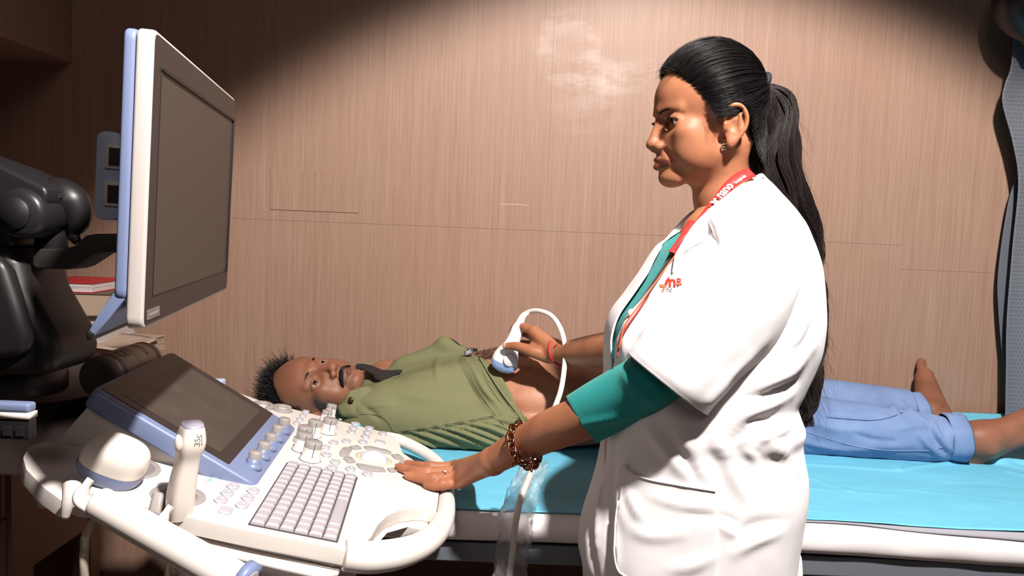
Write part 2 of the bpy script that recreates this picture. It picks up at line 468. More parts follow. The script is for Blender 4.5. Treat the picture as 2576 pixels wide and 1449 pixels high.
# curtain at the right
def curtain_mat():
    t = MT('checked_curtain'); co = t.coords((1, 1, 1), kind='UV')
    br = t.n('ShaderNodeTexBrick'); t.l(co, br.inputs['Vector']); br.offset = 0.5; br.inputs['Scale'].default_value = 1.0
    br.inputs['Brick Width'].default_value = 0.013; br.inputs['Row Height'].default_value = 0.011; br.inputs['Mortar Size'].default_value = 0.0016; br.inputs['Mortar Smooth'].default_value = 0.3
    br.inputs['Color1'].default_value = srgb(98, 100, 107); br.inputs['Color2'].default_value = srgb(90, 93, 101); br.inputs['Mortar'].default_value = srgb(113, 114, 120)
    nz = t.noise(t.coords((600, 600, 600)), 1.0, 2); t.col(t.mix(t.math('MULTIPLY', nz, 0.4), br.outputs[0], srgb(104, 104, 112)))
    t.set(Roughness=0.85, Specular_IOR_Level=0.2); t.nrm(t.bump(nz, 0.3, 0.0006)); return t.m
M_CURT = curtain_mat()
def curtain(name, edge, Y, width, folds, amp, m, zlow, seed, parent):
    """edge: list of (px,py) down the free left edge"""
    E_ = catmull([W(x, y, Y) for x, y in edge], 14); E_ = np.array([tuple(e) for e in E_])
    nu = 120; G = np.zeros((len(E_), nu, 3))
    for j in range(nu):
        u = j / (nu - 1)
        a = amp * np.sin(u * folds * 2 * np.pi + seed + 0.6 * np.sin(E_[:, 2] * 2.3)) * min(1, u * 4 + 0.15)
        G[:, j, 0] = E_[:, 0] + u * width; G[:, j, 1] = Y + a - 0.012 * u; G[:, j, 2] = E_[:, 2]
    o = grid_mesh(name, G, m, parent)
    uv = o.data.uv_layers.new(name='UVMap'); co = np.zeros(len(o.data.vertices) * 3); o.data.vertices.foreach_get('co', co); co = co.reshape(-1, 3)
    li = np.zeros(len(o.data.loops), np.int32); o.data.loops.foreach_get('vertex_index', li)
    ju = (np.arange(len(E_) * nu) % nu) / (nu - 1) * width * 1.35
    uv.data.foreach_set('uv', np.stack([ju[li], co[li, 2]], 1).ravel())
    solid(o, 0.0012); return o
ct = thing('curtain', 'grey checked fabric curtain hanging at the right of the bed', 'curtain', (1.45, 1.95, 2.0))
curtain('curtain_panel', [(2560, -60), (2545, 150), (2528, 210), (2522, 260), (2548, 360), (2562, 460), (2548, 620), (2534, 800), (2532, 930), (2530, 1062)], 2.04, 0.9, 6, 0.022, M_CURT, 0, 0.4, ct)
curtain('curtain_lining', [(2590, -60), (2580, 200), (2575, 330), (2560, 430), (2535, 520), (2512, 680), (2512, 780), (2526, 950), (2530, 1052)], 2.085, 0.8, 5, 0.012, plain('curtain_back', srgb(88, 92, 100), 0.9, bump=0.3), 0, 2.0, ct)
mb = MB(); mb.tube([(1.2, 2.05, 2.62), (3.19, 2.05, 2.62)], 0.012, 12)
o = mb.build('curtain_rail', plain('rail_metal', srgb(60, 58, 58), 0.4, 0.8)); tag(o, 'dark metal rail above the grey checked curtain', 'curtain rail')
# dark bag hanging at the top right
mb = MB()
c = W(2580, 45, 1.98)
mb.add(*tube_vf(catmull([tuple(c + Vector((0.01, 0, 0.16))), tuple(c + Vector((-0.01, 0, 0.06))), tuple(c + Vector((-0.005, 0, -0.01))), tuple(c + Vector((0.03, 0, -0.07)))], 5), [0.02 + 0.05 * math.sin(math.pi * min(1, i / 15 + 0.12)) for i in range(16)], 16))
o = mb.build('black_bag', plain('black_vinyl', srgb(24, 22, 24), 0.35, bump=0.4, bscale=30)); tag(o, 'black bag hanging in the top right corner over the curtain', 'bag')
mb = MB(); mb.tube([tuple(c + Vector((0.01, 0, 0.15))), tuple(c + Vector((0.03, -0.01, 0.5)))], 0.004, 6); mb.build('strap', plain('black_strap', srgb(20, 20, 20), 0.6), o)
# ================================================================== ULTRASOUND MACHINE
th_, ps_ = math.radians(12), math.radians(6)
PU = Vector((math.cos(th_) * math.cos(ps_), math.cos(th_) * math.sin(ps_), -math.sin(th_)))
PV = Vector((-math.sin(ps_), math.cos(ps_), 0)); PN = PU.cross(PV)
PA = W(628, 1320, 0.97)
ML = Matrix.Translation(PA) @ Matrix((PU, PV, PN)).transposed().to_4x4()      # panel frame: u towards the user, v across, n up
def S(px, py, off=0.0):
    P = WPL(px, py, PA + PN * off, PN); d = P - PA; return (d.dot(PU), d.dot(PV))
def SP(px, py, off=0.0):
    u, v = S(px, py, off); return ML @ Vector((u, v, off))
M_WHT = plain('machine_white', srgb(226, 217, 209), 0.38, spec=0.5, bump=0.04, bscale=900)
M_WHT2 = plain('machine_warm_white', srgb(205, 196, 190), 0.42)
M_BLUE = plain('machine_blue_grey', srgb(118, 130, 164), 0.42, bump=0.04, bscale=900)
M_LBLUE = plain('port_blue', srgb(176, 190, 218), 0.45)
M_KEY = plain('key_grey', srgb(172, 165, 170), 0.4)
M_KNOB = plain('knob_grey', srgb(158, 151, 148), 0.35)
M_SEAM = plain('seam_dark', srgb(70, 64, 64), 0.8)
M_BTN = plain('button_grey', srgb(180, 176, 184), 0.35)
M_BTR = plain('button_ring', srgb(200, 194, 197), 0.35)
M_LEG = plain('legend_print', srgb(202, 197, 203), 0.5)
M_BLK = plain('arm_black', srgb(30, 27, 28), 0.42, spec=0.5)
M_DGR = plain('arm_charcoal', srgb(44, 42, 45), 0.36, 0.3)
M_BRK = plain('bracket_dark', srgb(46, 40, 39), 0.6)
M_HOLD = plain('holder_grey', srgb(158, 150, 146), 0.45)

US = thing('ultrasound_machine', 'white and blue ultrasound console with monitor on an arm, keyboard and control knobs', 'ultrasound machine', (-0.45, 1.2, 0.0))
def pl(pts, off=0.0): return [S(x, y, off) for x, y in pts]
def smooth_poly(pts, rad=0.012, n=4):
    """round every corner of a polygon"""
    out = []; P = [Vector((p[0], p[1])) for p in pts]; m = len(P)
    for i in range(m):
        a, b, c = P[i-1], P[i], P[(i+1) % m]; da = (a - b); dc = (c - b)
        r = min(rad, da.length * 0.4, dc.length * 0.4); s_ = b + da.normalized() * r; e_ = b + dc.normalized() * r
        for k in range(n + 1):
            t = k / n; q = s_ * (1-t)**2 + b * 2*t*(1-t) + e_ * t*t; out.append((q.x, q.y))
    return out
outline = pl([(215, 1005), (545, 968), (655, 1008), (985, 1092), (1003, 1110), (1012, 1138), (1048, 1163), (1086, 1178), (1108, 1196), (1105, 1236), (1099, 1284),
              (1060, 1276), (1012, 1281), (975, 1296), (950, 1320), (934, 1352), (880, 1385), (640, 1338), (486, 1304), (446, 1290), (470, 1262), (452, 1240), (428, 1240), (408, 1252),
              (402, 1282), (350, 1270), (240, 1242), (222, 1238), (236, 1212), (215, 1196), (198, 1205), (188, 1240), (160, 1262), (110, 1226), (66, 1180), (58, 1150), (72, 1124), (112, 1110), (200, 1124)])
mb = MB(); mb.prism(smooth_poly(outline, 0.006, 3), -0.022, 0.0, ML)
o = mb.build('control_panel', M_WHT, US); bevel(o, 0.0065, 4, 40)
# lower shell
low = pl([(215, 1012), (545, 975), (650, 1014), (975, 1100), (1000, 1140), (1075, 1190), (1095, 1236), (1085, 1300), (1040, 1290), (985, 1305), (950, 1345), (935, 1372), (860, 1382), (640, 1332), (486, 1295), (340, 1262), (240, 1236), (130, 1225), (80, 1180), (75, 1140), (110, 1118), (200, 1130)], -0.0)
cen = (sum(p[0] for p in low) / len(low), sum(p[1] for p in low) / len(low))
low2 = [(cen[0] + (p[0] - cen[0]) * 0.86, cen[1] + (p[1] - cen[1]) * 0.86) for p in low]
near = [(p[0], p[1]) for p in low]
mb = MB(); mb.prism(low2, -0.045, -0.0225, ML, low); o = mb.build('lower_shell', M_WHT2, US); bevel(o, 0.004, 3, 40)
b2 = [(cen[0] + (p[0] - cen[0]) * 0.42 + 0.06, cen[1] + (p[1] - cen[1]) * 0.5 - 0.09) for p in low]
b1 = [(cen[0] + (p[0] - cen[0]) * 0.52 + 0.06, cen[1] + (p[1] - cen[1]) * 0.55 - 0.115) for p in low]
mb = MB(); mb.prism(b2, -0.095, -0.030, ML, b1); o = mb.build('belly_shell', M_WHT2, US); bevel(o, 0.012, 4, 40)
# user handle loop
hp = catmull([SP(x, y, -0.010) for x, y in [(960, 1100), (1000, 1107), (1047, 1128), (1090, 1156), (1117, 1192), (1122, 1240), (1120, 1292), (1101, 1336), (1062, 1370), (1004, 1392), (930, 1402), (865, 1396)]], 6)
nh = len(hp)
mb = MB(); mb.tube(hp, [0.0138 + 0.0092 * min(1, max(0, (i / nh - 0.42) * 2.4)) for i in range(nh)], 20, flat=0.9, up=PN)
o = mb.build('user_handle', M_WHT, US); bevel(o, 0.003, 2, 60)
mb = MB(); mb.tube([SP(x, y, 0.0003) for x, y in [(1106, 1232), (1103, 1262), (1099, 1286)]], 0.0005, 5); mb.build('seam', M_SEAM, US); mb = MB(); mb.tube([SP(x, y, 0.0003) for x, y in [(901, 1364), (890, 1382)]], 0.0005, 5)
mb.build('seam', M_SEAM, US)
mb = MB(); mb.tube([ML @ Vector((*S(x, y), -0.0224)) for x, y in [(486, 1302), (640, 1338), (880, 1387)]], 0.0012, 6); mb.build('seam', M_SEAM, US)

# keyboard
mb = MB(); mb.prism([(-0.002, -0.002), (0.1175, -0.002), (0.1175, 0.2625), (-0.002, 0.2625)], 0.0, 0.0012, ML); kb = mb.build('keyboard', M_SEAM, US, False)
def frustum_mesh(name, w, d, h, m, ins=0.0022):
    b = bmesh.new(); vs = []
    for z, k in ((0, 0), (h * 0.55, 0.0004), (h, ins)):
        for x, y in ((-w/2+k, -d/2+k), (w/2-k, -d/2+k), (w/2-k, d/2-k), (-w/2+k, d/2-k)): vs.append(b.verts.new((x, y, z)))
    b.faces.new(vs[0:4][::-1]); b.faces.new(vs[8:12])
    for l in (0, 4):
        for i in range(4): b.faces.new((vs[l+i], vs[l+(i+1) % 4], vs[l+4+(i+1) % 4], vs[l+4+i]))
    bmesh.ops.bevel(b, geom=[e for e in b.edges if e.calc_length() > 0 and abs(e.verts[0].co.z - h) < 1e-6 and abs(e.verts[1].co.z - h) < 1e-6], offset=0.0008, segments=2, affect='EDGES')
    me = bpy.data.meshes.new(name); b.to_mesh(me); b.free(); me.materials.append(m); return me
def put(name, me, M4, parent):
    o = bpy.data.objects.new(name, me); C.objects.link(o); o.parent = parent; o.matrix_parent_inverse = Matrix.Translation(-Vector(parent.location))
    o.matrix_world = M4; o.matrix_basis = M4; return o
KU, NK = 0.1155 / 6, 13
key_me = frustum_mesh('key', KU - 0.0011, 0.26 / NK - 0.0008, 0.0062, M_KEY)
space_me = frustum_mesh('space_key', KU - 0.0011, 0.26 / NK * 5 - 0.0008, 0.0062, M_KEY)
for c in range(6):
    r = 0
    while r < NK:
        n = 5 if (c == 5 and r == 2) else 1
        v = (r + n / 2) * 0.26 / NK
        put('space_key' if n == 5 else 'key', space_me if n == 5 else key_me, ML @ Matrix.Translation(((c + 0.5) * KU, v, 0.001)), kb)
        r += n

def disc_mesh(name, rx, ry, h, m, seg=28, dome=0.0, r2=0.82):
    b = MB(); prof = [(1, 0), (1, h * 0.5), (r2 + (1 - r2) * 0.6, h * 0.9), (r2, h), (r2 * 0.5, h + dome * 0.8), (0.02, h + dome)]
    b.lathe(prof, Matrix.Diagonal((rx, ry, 1, 1)), seg)
    me = bpy.data.meshes.new(name); me.from_pydata([tuple(v) for v in b.V], [], b.F); me.materials.append(m); me.update(); me.polygons.foreach_set('use_smooth', [True] * len(me.polygons)); return me
def rr_mesh(name, w, d, h, rad, m):
    pts = smooth_poly([(-w/2, -d/2), (w/2, -d/2), (w/2, d/2), (-w/2, d/2)], rad, 5)
    t = [(p[0] * 0.9, p[1] * 0.9) for p in pts]; b = MB(); b.prism(pts, 0, h * 0.6); b.prism(pts, h * 0.6, h, None, t)
    me = bpy.data.meshes.new(name); me.from_pydata([tuple(v) for v in b.V], [], b.F); me.materials.append(m); me.update(); return me
ring_me = disc_mesh('button_collar', 0.0104, 0.0122, 0.0010, M_BTR)
btn_me = rr_mesh('push_button', 0.0160, 0.0195, 0.0028, 0.0078, M_BTN)
leg_me = rr_mesh('legend', 0.0050, 0.0052, 0.0002, 0.001, M_LEG)
def c5(x, y): return (620 + x * 0.3237, 980 + y * 0.3237)
def c3(x, y): return (180 + x * 0.3175, 840 + y * 0.3175)
btns = [c5(*p) for p in [(462,177),(440,205),(415,235),(390,266),(850,272),(833,302),(818,333),(957,305),(943,337),(928,369),(1063,347),(907,410),(778,405),(680,415),(615,453),(622,510),(692,568),(669,610),(811,622),(942,660)]]
btns += [c3(*p) for p in [(1283,1212),(1237,1265),(1187,1322),(1443,1249),(1400,1304),(1355,1362)]]
for i, (x, y) in enumerate(btns):
    u, v = S(x, y); s_ = 0.86 if i < 4 else 1.0
    p = put('push_button', btn_me, ML @ Matrix.Translation((u, v, 0.0006)) @ Matrix.Diagonal((s_, s_, 1, 1)), US)
    put('button_collar', ring_me, ML @ Matrix.Translation((u, v, 0)) @ Matrix.Diagonal((s_, s_, 1, 1)), p)
    put('legend', leg_me, ML @ Matrix.Translation((u, v, 0.0036)), p)
p = c5(1038, 415); u, v = S(*p); put('push_button', rr_mesh('freeze_button', 0.021, 0.017, 0.004, 0.004, M_BTN), ML @ Matrix.Translation((u, v, 0)), US)
p = c3(1217, 1408); u, v = S(*p); put('push_button', rr_mesh('large_button', 0.017, 0.021, 0.004, 0.005, M_BTN), ML @ Matrix.Translation((u, v, 0)), US)
small_me = disc_mesh('indicator', 0.0042, 0.0052, 0.0012, M_BTN, 16)
for p in [(729,233),(715,247),(706,262),(699,287),(691,300)]:
    u, v = S(*c5(*p)); put('indicator', small_me, ML @ Matrix.Translation((u, v, 0)), US)
# green-lit power button
u, v = S(*c3(1120, 1168)); pw = put('power_button', disc_mesh('power_button', 0.0115, 0.0135, 0.0014, M_BTR), ML @ Matrix.Translation((u, v, 0)), US)
gm = MT('green_light'); gm.col(srgb(150, 220, 200)); gm.b.inputs['Emission Color'].default_value = srgb(90, 230, 190); gm.b.inputs['Emission Strength'].default_value = 0.35
b = MB(); b.lathe([(0.0060, 0.0012), (0.0062, 0.0022), (0.0048, 0.0022), (0.0046, 0.0012)], None, 24, False); me = bpy.data.meshes.new('light_ring'); me.from_pydata([tuple(q) for q in b.V], [], b.F); me.materials.append(gm.m)
put('light_ring', me, ML @ Matrix.Translation((u, v, 0)), pw)
# the cyan-lit button
b = MB(); b.lathe([(0.0102, 0.0), (0.0106, 0.0014), (0.0094, 0.0014), (0.0092, 0.0)], None, 24, False, math.radians(-100), math.radians(200)); me = bpy.data.meshes.new('light_arc'); me.from_pydata([tuple(q) for q in b.V], [], b.F)
cm = MT('cyan_light'); cm.col(srgb(60, 180, 210)); cm.b.inputs['Emission Color'].default_value = srgb(60, 190, 220); cm.b.inputs['Emission Strength'].default_value = 0.4; me.materials.append(cm.m)
u, v = S(*c5(850, 274)); put('light_arc', me, ML @ Matrix.Translation((u, v, 0.0)), US)

# rotary knobs
def knob(px, py, r, h, body_m, name='rotary_knob', flange=True, gap=0.004):
    u, v = S(px, py); Mk = ML @ Matrix.Translation((u, v, 0.0))
    b = MB(); b.lathe([(r * (1.18 if flange else 1.0), 0), (r * (1.2 if flange else 1.0), 0.0012), (r * 1.02, 0.004), (r, h * 0.6), (r * 0.99, h * 0.68)], Mk, 28)
    k = b.build(name, body_m, US); bevel(k, 0.0004, 2, 60)
    b = MB(); b.lathe([(r * 0.985, h * 0.68), (r * 0.975, h * 0.95), (r * 0.9, h), (0.0005, h)], Mk, 28, False)
    cp = b.build('knob_cap', M_KNOB, k)
    b = MB(); b.box((r * 0.93, -0.0006, h * 0.2), (r * 1.012, 0.0006, h * 0.99), Mk @ Matrix.Rotation(math.radians(-75), 4, 'Z')); b.build('pointer', M_SEAM, k, False)
    b = MB(); b.lathe([(r * 1.24, 0.0), (r * 1.24, 0.0008), (0.001, 0.0008)], Mk, 28, False); b.build('skirt', M_SEAM, k)
    return k
for p, r, h in [((645, 208), 0.0108, 0.026), ((612, 248), 0.0108, 0.023), ((628, 335), 0.0142, 0.029), ((512, 362), 0.0138, 0.031), ((437, 405), 0.0145, 0.029), ((430, 470), 0.0148, 0.031), ((493, 545), 0.0155, 0.033)]:
    knob(*c5(*p), r, h, M_WHT)
# pointed direction marks beside the knobs
for p in [(690, 358), (570, 383), (500, 432), (560, 575)]:
    u, v = S(*c5(*p)); put('indicator', disc_mesh('knob_mark', 0.004, 0.007, 0.0006, M_BTR, 14), ML @ Matrix.Translation((u, v, 0)), US)

# trackball and its ring of keys
tu, tv = S(*c5(990, 540))
b = MB(); b.lathe([(0.034, 0), (0.034, 0.0012), (0.030, 0.0020), (0.027, 0.0012)], ML @ Matrix.Translation((tu, tv, 0)), 40, False); rg = b.build('trackball_ring', plain('ring_gold', srgb(208, 196, 172), 0.3), US)
b = MB(); b.lathe([(0.0265 * math.cos(a), -0.004 + 0.019 * math.sin(a)) for a in [i * math.pi / 20 for i in range(0, 11)]], ML @ Matrix.Translation((tu, tv, 0)), 40, False)
ball = b.build('trackball', plain('trackball_lilac', srgb(216, 216, 232), 0.12, coat=0.5), US)
def quad_key(cs, h=0.003):
    pts = smooth_poly([S(*c5(*c)) for c in cs], 0.002, 2)
    a = sum(pts[i][0]*pts[(i+1) % len(pts)][1] - pts[(i+1) % len(pts)][0]*pts[i][1] for i in range(len(pts)))
    if a < 0: pts = pts[::-1]
    b = MB(); b.prism(pts, 0, h, ML); k = b.build('trackball_key', M_KNOB2, US); bevel(k, 0.0007, 2, 50)
M_KNOB2 = plain('track_key', srgb(160, 154, 152), 0.4)
for cs in [[(797,447),(862,442),(897,464),(835,470)], [(745,458),(795,455),(822,475),(795,505),(800,528),(728,522),(720,492)], [(748,538),(815,533),(850,570),(790,575)],
           [(848,582),(900,588),(1060,615),(1085,645),(960,640),(880,618)], [(908,447),(960,448),(1085,475),(1128,495),(1118,506),(1050,492),(925,466)], [(1122,512),(1180,510),(1225,543),(1160,548)],
           [(1185,560),(1240,556),(1262,580),(1200,590)], [(1090,620),(1150,618),(1198,640),(1120,648)]]:
    quad_key(cs)

# touch screen block: a wedge leaning 20 degrees more than the panel
tw = math.radians(19.5)
SU = (-math.cos(tw) * PU + math.sin(tw) * PN).normalized()        # up the screen, away from the user
u0, v0 = S(632, 1213); P0 = ML @ Vector((u0, v0 - 0.006, 0.006))
SN = PV.cross(SU).normalized()
if SN.z < 0: SN = -SN
def T_(a, b, c=0.0): return P0 + SU * a + PV * b + SN * c
LS, WS = 0.262, 0.322
def rr(a0, a1, b0, b1, rad, n=5): return smooth_poly([(a0, b0), (a0, b1), (a1, b1), (a1, b0)], rad, n)
MS = Matrix.Translation(P0) @ Matrix((SU, PV, SU.cross(PV))).transposed().to_4x4()
sg = 1.0 if (MS.to_3x3() @ Vector((0, 0, 1))).z > 0 else -1.0
def z(a, b): return (a, b) if sg > 0 else (-b, -a)
b = MB(); pts = rr(-0.012, LS, -0.008, WS, 0.016)
if sg < 0: pts = pts
b.prism(pts, *( (-0.030, 0.0) if sg > 0 else (0.0, 0.030) ), MS); hs = b.build('touch_screen_housing', M_BLUE, US); bevel(hs, 0.005, 4, 40)
e = 0.0006 * sg
b = MB(); pts = rr(0.040, LS - 0.006, 0.006, WS - 0.006, 0.003, 2); b.prism(pts, 0.0, e * 1.6, MS); gl = b.build('touch_screen_glass', None, hs, False)
gmt = MT('screen_glass'); gmt.set(Roughness=0.4, Specular_IOR_Level=0.5); gmt.col(srgb(44, 37, 35)); gl.data.materials.append(gmt.m)
dm = MT('screen_display'); co = dm.coords((1, 1, 1)); nz = dm.noise(co, 14, 1); dm.col(dm.ramp(nz, [(0.35, srgb(66, 57, 52)), (0.7, srgb(73, 63, 57))])); dm.set(Roughness=0.45)
b = MB(); b.prism(rr(0.062, LS - 0.030, 0.026, WS - 0.030, 0.002, 2), e * 1.6, e * 2.2, MS); b.build('display_area', dm.m, hs, False)
tile = plain('display_tile', srgb(72, 66, 60), 0.45)
for a0, b0, w_, d_ in [(0.20, 0.05, 0.018, 0.035), (0.205, 0.10, 0.012, 0.03), (0.18, 0.15, 0.02, 0.03), (0.215, 0.2, 0.012, 0.04), (0.11, 0.24, 0.016, 0.02), (0.15, 0.06, 0.02, 0.03), (0.13, 0.15, 0.02, 0.03)]:
    b = MB(); b.prism([(a0, b0), (a0, b0 + d_), (a0 + w_, b0 + d_), (a0 + w_, b0)], e * 2.2, e * 2.5, MS); b.build('screen_tile', tile, hs, False)
# blue knobs in a row along the lower edge of the touch screen
for p in [(278, 318), (228, 378), (175, 446), (120, 514), (50, 592)]:
    x, y = c5(*p); n_ = SN; Pk = WPL(x, y, P0, SN)
    Mk = Matrix.Translation(Pk) @ ML.to_3x3().to_4x4()
    b = MB(); b.lathe([(0.0150, -0.004), (0.0152, 0.001), (0.0125, 0.004), (0.0108, 0.006), (0.0105, 0.013)], Mk, 26); k = b.build('softkey_knob', M_BLUE, US)
    b = MB(); b.lathe([(0.0105, 0.013), (0.0103, 0.022), (0.0095, 0.0235), (0.0004, 0.0235)], Mk, 26, False); b.build('knob_cap', M_KNOB, k)
# white pedestal below the touch screen
b = MB()
prof = [(-0.02, -0.004), (-LS * math.cos(tw) - 0.008, LS * math.sin(tw) - 0.029), (-LS * math.cos(tw) - 0.04, -0.004)]
pts = [ML @ Vector((u0 + a, v0 + 0.004, c)) for a, c in prof] + [ML @ Vector((u0 + a, v0 + 0.30, c)) for a, c in prof]
b.add(pts, [[0, 1, 2], [3, 5, 4], [0, 3, 4, 1], [1, 4, 5, 2], [2, 5, 3, 0]]); o = b.build('screen_pedestal', M_WHT2, US, False); bevel(o, 0.003, 3)
# small blue tab behind the screen
q = W(548, 966, 1.5); b = MB(); b.box(tuple(q + Vector((-0.012, -0.012, -0.02))), tuple(q + Vector((0.012, 0.012, 0.010)))); o = b.build('latch_tab', M_LBLUE, US); bevel(o, 0.003)

# far-side transducer holders (grey)
for px, py in [(663, 1022), (712, 1030)]:
    u, v = S(px, py); b = MB()
    ar = [math.radians(a) for a in range(-60, 241, 20)]
    if px > 700: ar = [a + math.pi * 0.6 for a in ar]
    b2_ = [(u + 0.022 * math.cos(a), v - 0.004 + 0.026 * math.sin(a)) for a in ar] + [(u + 0.012 * math.cos(a), v - 0.004 + 0.015 * math.sin(a)) for a in ar[::-1]]
    b.prism(b2_, -0.006, 0.006, ML); o = b.build('probe_holder', M_HOLD, US); bevel(o, 0.0015, 2, 50)
# near-side grey holder cup for the standing transducer
def ring_cup(px, py, r1, r2, a0, a1, z0, z1, m, name='probe_holder', sv=1.0):
    u, v = S(px, py); b = MB(); ar = [math.radians(a0 + (a1 - a0) * i / 24) for i in range(25)]
    b.prism([(u + r1 * math.cos(a), v + sv * r1 * math.sin(a)) for a in ar] + [(u + r2 * math.cos(a), v + sv * r2 * math.sin(a)) for a in ar[::-1]], z0, z1, ML)
    o = b.build(name, m, US); bevel(o, 0.0015, 2, 50); return o
ring_cup(448, 1248, 0.036, 0.024, -52, 232, -0.030, 0.0025, M_HOLD)
ring_cup(300, 1172, 0.056, 0.047, -60, 240, -0.018, 0.002, M_HOLD, sv=0.9)
# dark wells inside the holders
for px, py, r in ((448, 1248, 0.024), (300, 1172, 0.047)):
    u, v = S(px, py); b = MB(); b.lathe([(r, 0.0006), (r * 0.98, 0.0008), (0.001, 0.0008)], ML @ Matrix.Translation((u, v, 0)), 28, False); b.build('holder_well', plain('well_grey', srgb(128, 122, 120), 0.6), US)
# near side uprights of the holders
b = MB(); q = SP(398, 1262, 0.0)
b.hexa([W(370, 1290, .885), W(402, 1300, .885), W(405, 1300, .91), W(378, 1290, .91), W(385, 1235, .90), W(412, 1240, .90), W(414, 1240, .925), W(390, 1235, .925)])
o = b.build('holder_bracket', M_HOLD, US); bevel(o, 0.004, 3)
b = MB(); b.hexa([W(150, 1255, .87), W(186, 1235, .87), W(192, 1235, .90), W(158, 1255, .90), W(158, 1255, .875), W(190, 1195, .88), W(194, 1195, .905), W(160, 1250, .905)])
b = MB(); b.tube(catmull([W(182, 1222, .895), W(177, 1245, .885), W(170, 1270, .88), W(163, 1302, .88)], 5), [0.011 - 0.0004 * i for i in range(16)], 12); o = b.build('holder_bracket', M_WHT2, US)

# side rail at the near side
r0 = W(243, 1262, .845); r1 = W(625, 1478, .80)
b = MB(); pts = [r0.lerp(r1, t) for t in (0, 0.03, 0.3, 0.6, 0.9, 1.0)]
b.tube(pts, [0.0175, 0.0185, 0.0188, 0.019, 0.0195, 0.0195], 26); rail = b.build('side_rail', M_WHT, US); bevel(rail, 0.003, 3, 60)
b = MB(); b.tube([r0.lerp(r1, 0.93) + Vector((0.004, 0, 0.003)), r0.lerp(r1, 0.985) + Vector((0.004, 0, 0.003))], 0.022, 24); b.build('end_cap', M_BLUE, rail)
for (x, y, Y) in ((222, 1240, .85), (424, 1308, .865)):
    pts = catmull([W(x + 8, y + 38, Y), W(x - 18, y + 14, Y), W(x - 8, y - 14, Y + 0.004), W(x + 6, y - 34, Y + 0.01)], 6)
    b = MB(); b.tube(pts, [0.0125 * (0.5 + 0.5 * math.sin(math.pi * min(1, i / 18 + 0.28))) for i in range(19)], 14, flat=0.6); o = b.build('rail_hook', M_WHT, US)
# ---------------- monitor
mO = W(358, 832, .823); mT = W(388, 70, .823); mF = W(570, 730, 1.306); mFT = W(593, 250, 1.306)
EW = ((mF - mO) + (mFT - mT)).normalized(); EH = (mT - mO).normalized(); EH = (EH - EW * EH.dot(EW)).normalized(); EN = EW.cross(EH)
if EN.x < 0: EN = -EN
MW = ((mF - mO).length + (mFT - mT).length) / 2; MH = ((mT - mO).length + (mFT - mF).length) / 2
MM = Matrix.Translation(mO) @ Matrix((EW, EH, EN)).transposed().to_4x4()
def mprism(name, w0, w1, h0, h1, rad, n0, n1, m, parent, bv=0.0, top=None):
    b = MB(); pts = smooth_poly([(w0, h0), (w1, h0), (w1, h1), (w0, h1)], rad, 5); b.prism(pts, n0, n1, MM, top); o = b.build(name, m, parent, bv > 0)
    if bv: bevel(o, bv, 3, 40)
    return o
M_MON = plain('monitor_white', srgb(196, 186, 181), 0.42)
hsg = mprism('monitor_housing', 0, MW, 0, MH, 0.014, -0.018, 0.0, M_MON, US, 0.0035)
mprism('monitor_back', 0.001, MW - 0.001, 0.03, MH - 0.001, 0.014, -0.031, -0.0182, M_BLUE, US, 0.004)
M_BEZ = plain('bezel_dark', srgb(46, 39, 37), 0.45); M_LCD = plain('lcd_panel', srgb(70, 60, 54), 0.45, spec=0.3)
M_RIM = plain('screen_rim', srgb(22, 18, 18), 0.5)
ins = 0.0045
bz = mprism('bezel', ins, MW - ins, ins, MH - ins, 0.010, -0.001, 0.0008, M_BEZ, US)
mprism('screen_rim', 0.031, MW - 0.021, 0.034, MH - 0.036, 0.001, 0.0008, 0.0012, M_RIM, bz)
mprism('screen', 0.032, MW - 0.028, 0.036, MH - 0.040, 0.001, 0.0012, 0.0016, M_LCD, bz)
mprism('screen_rim', 0.031, MW - 0.021, MH - 0.040, MH - 0.036, 0.001, 0.0016, 0.004, M_RIM, bz); mprism('screen_rim', MW - 0.028, MW - 0.021, 0.034, MH - 0.036, 0.001, 0.0016, 0.004, M_RIM, bz)
pl_ = mprism('name_plate', 0.012, 0.060, 0.010, 0.021, 0.001, 0.0008, 0.0020, plain('plate_grey', srgb(120, 108, 102), 0.4), bz)
def text_obj(name, body, size, M4, m, parent, extrude=0.0003, spacing=1.0, bold=0.0, shear=0.0):
    cu = bpy.data.curves.new(name, 'FONT'); cu.body = body; cu.size = size; cu.extrude = extrude; cu.align_x = 'CENTER'; cu.align_y = 'CENTER'; cu.space_character = spacing; cu.offset = bold; cu.shear = shear
    tmp = bpy.data.objects.new(name, cu); C.objects.link(tmp); dg = bpy.context.evaluated_depsgraph_get(); me = bpy.data.meshes.new_from_object(tmp.evaluated_get(dg)); bpy.data.objects.remove(tmp)
    me.materials.clear(); me.materials.append(m); return put(name, me, M4, parent)
b = MB(); b.prism(smooth_poly([(0.018, 0.0135), (0.018, 0.0165), (0.054, 0.0175), (0.054, 0.0140)], 0.001, 2), 0.0020, 0.0023, MM); b.build('plate_print', plain('plate_print', srgb(150, 140, 136), 0.5), bz, False)
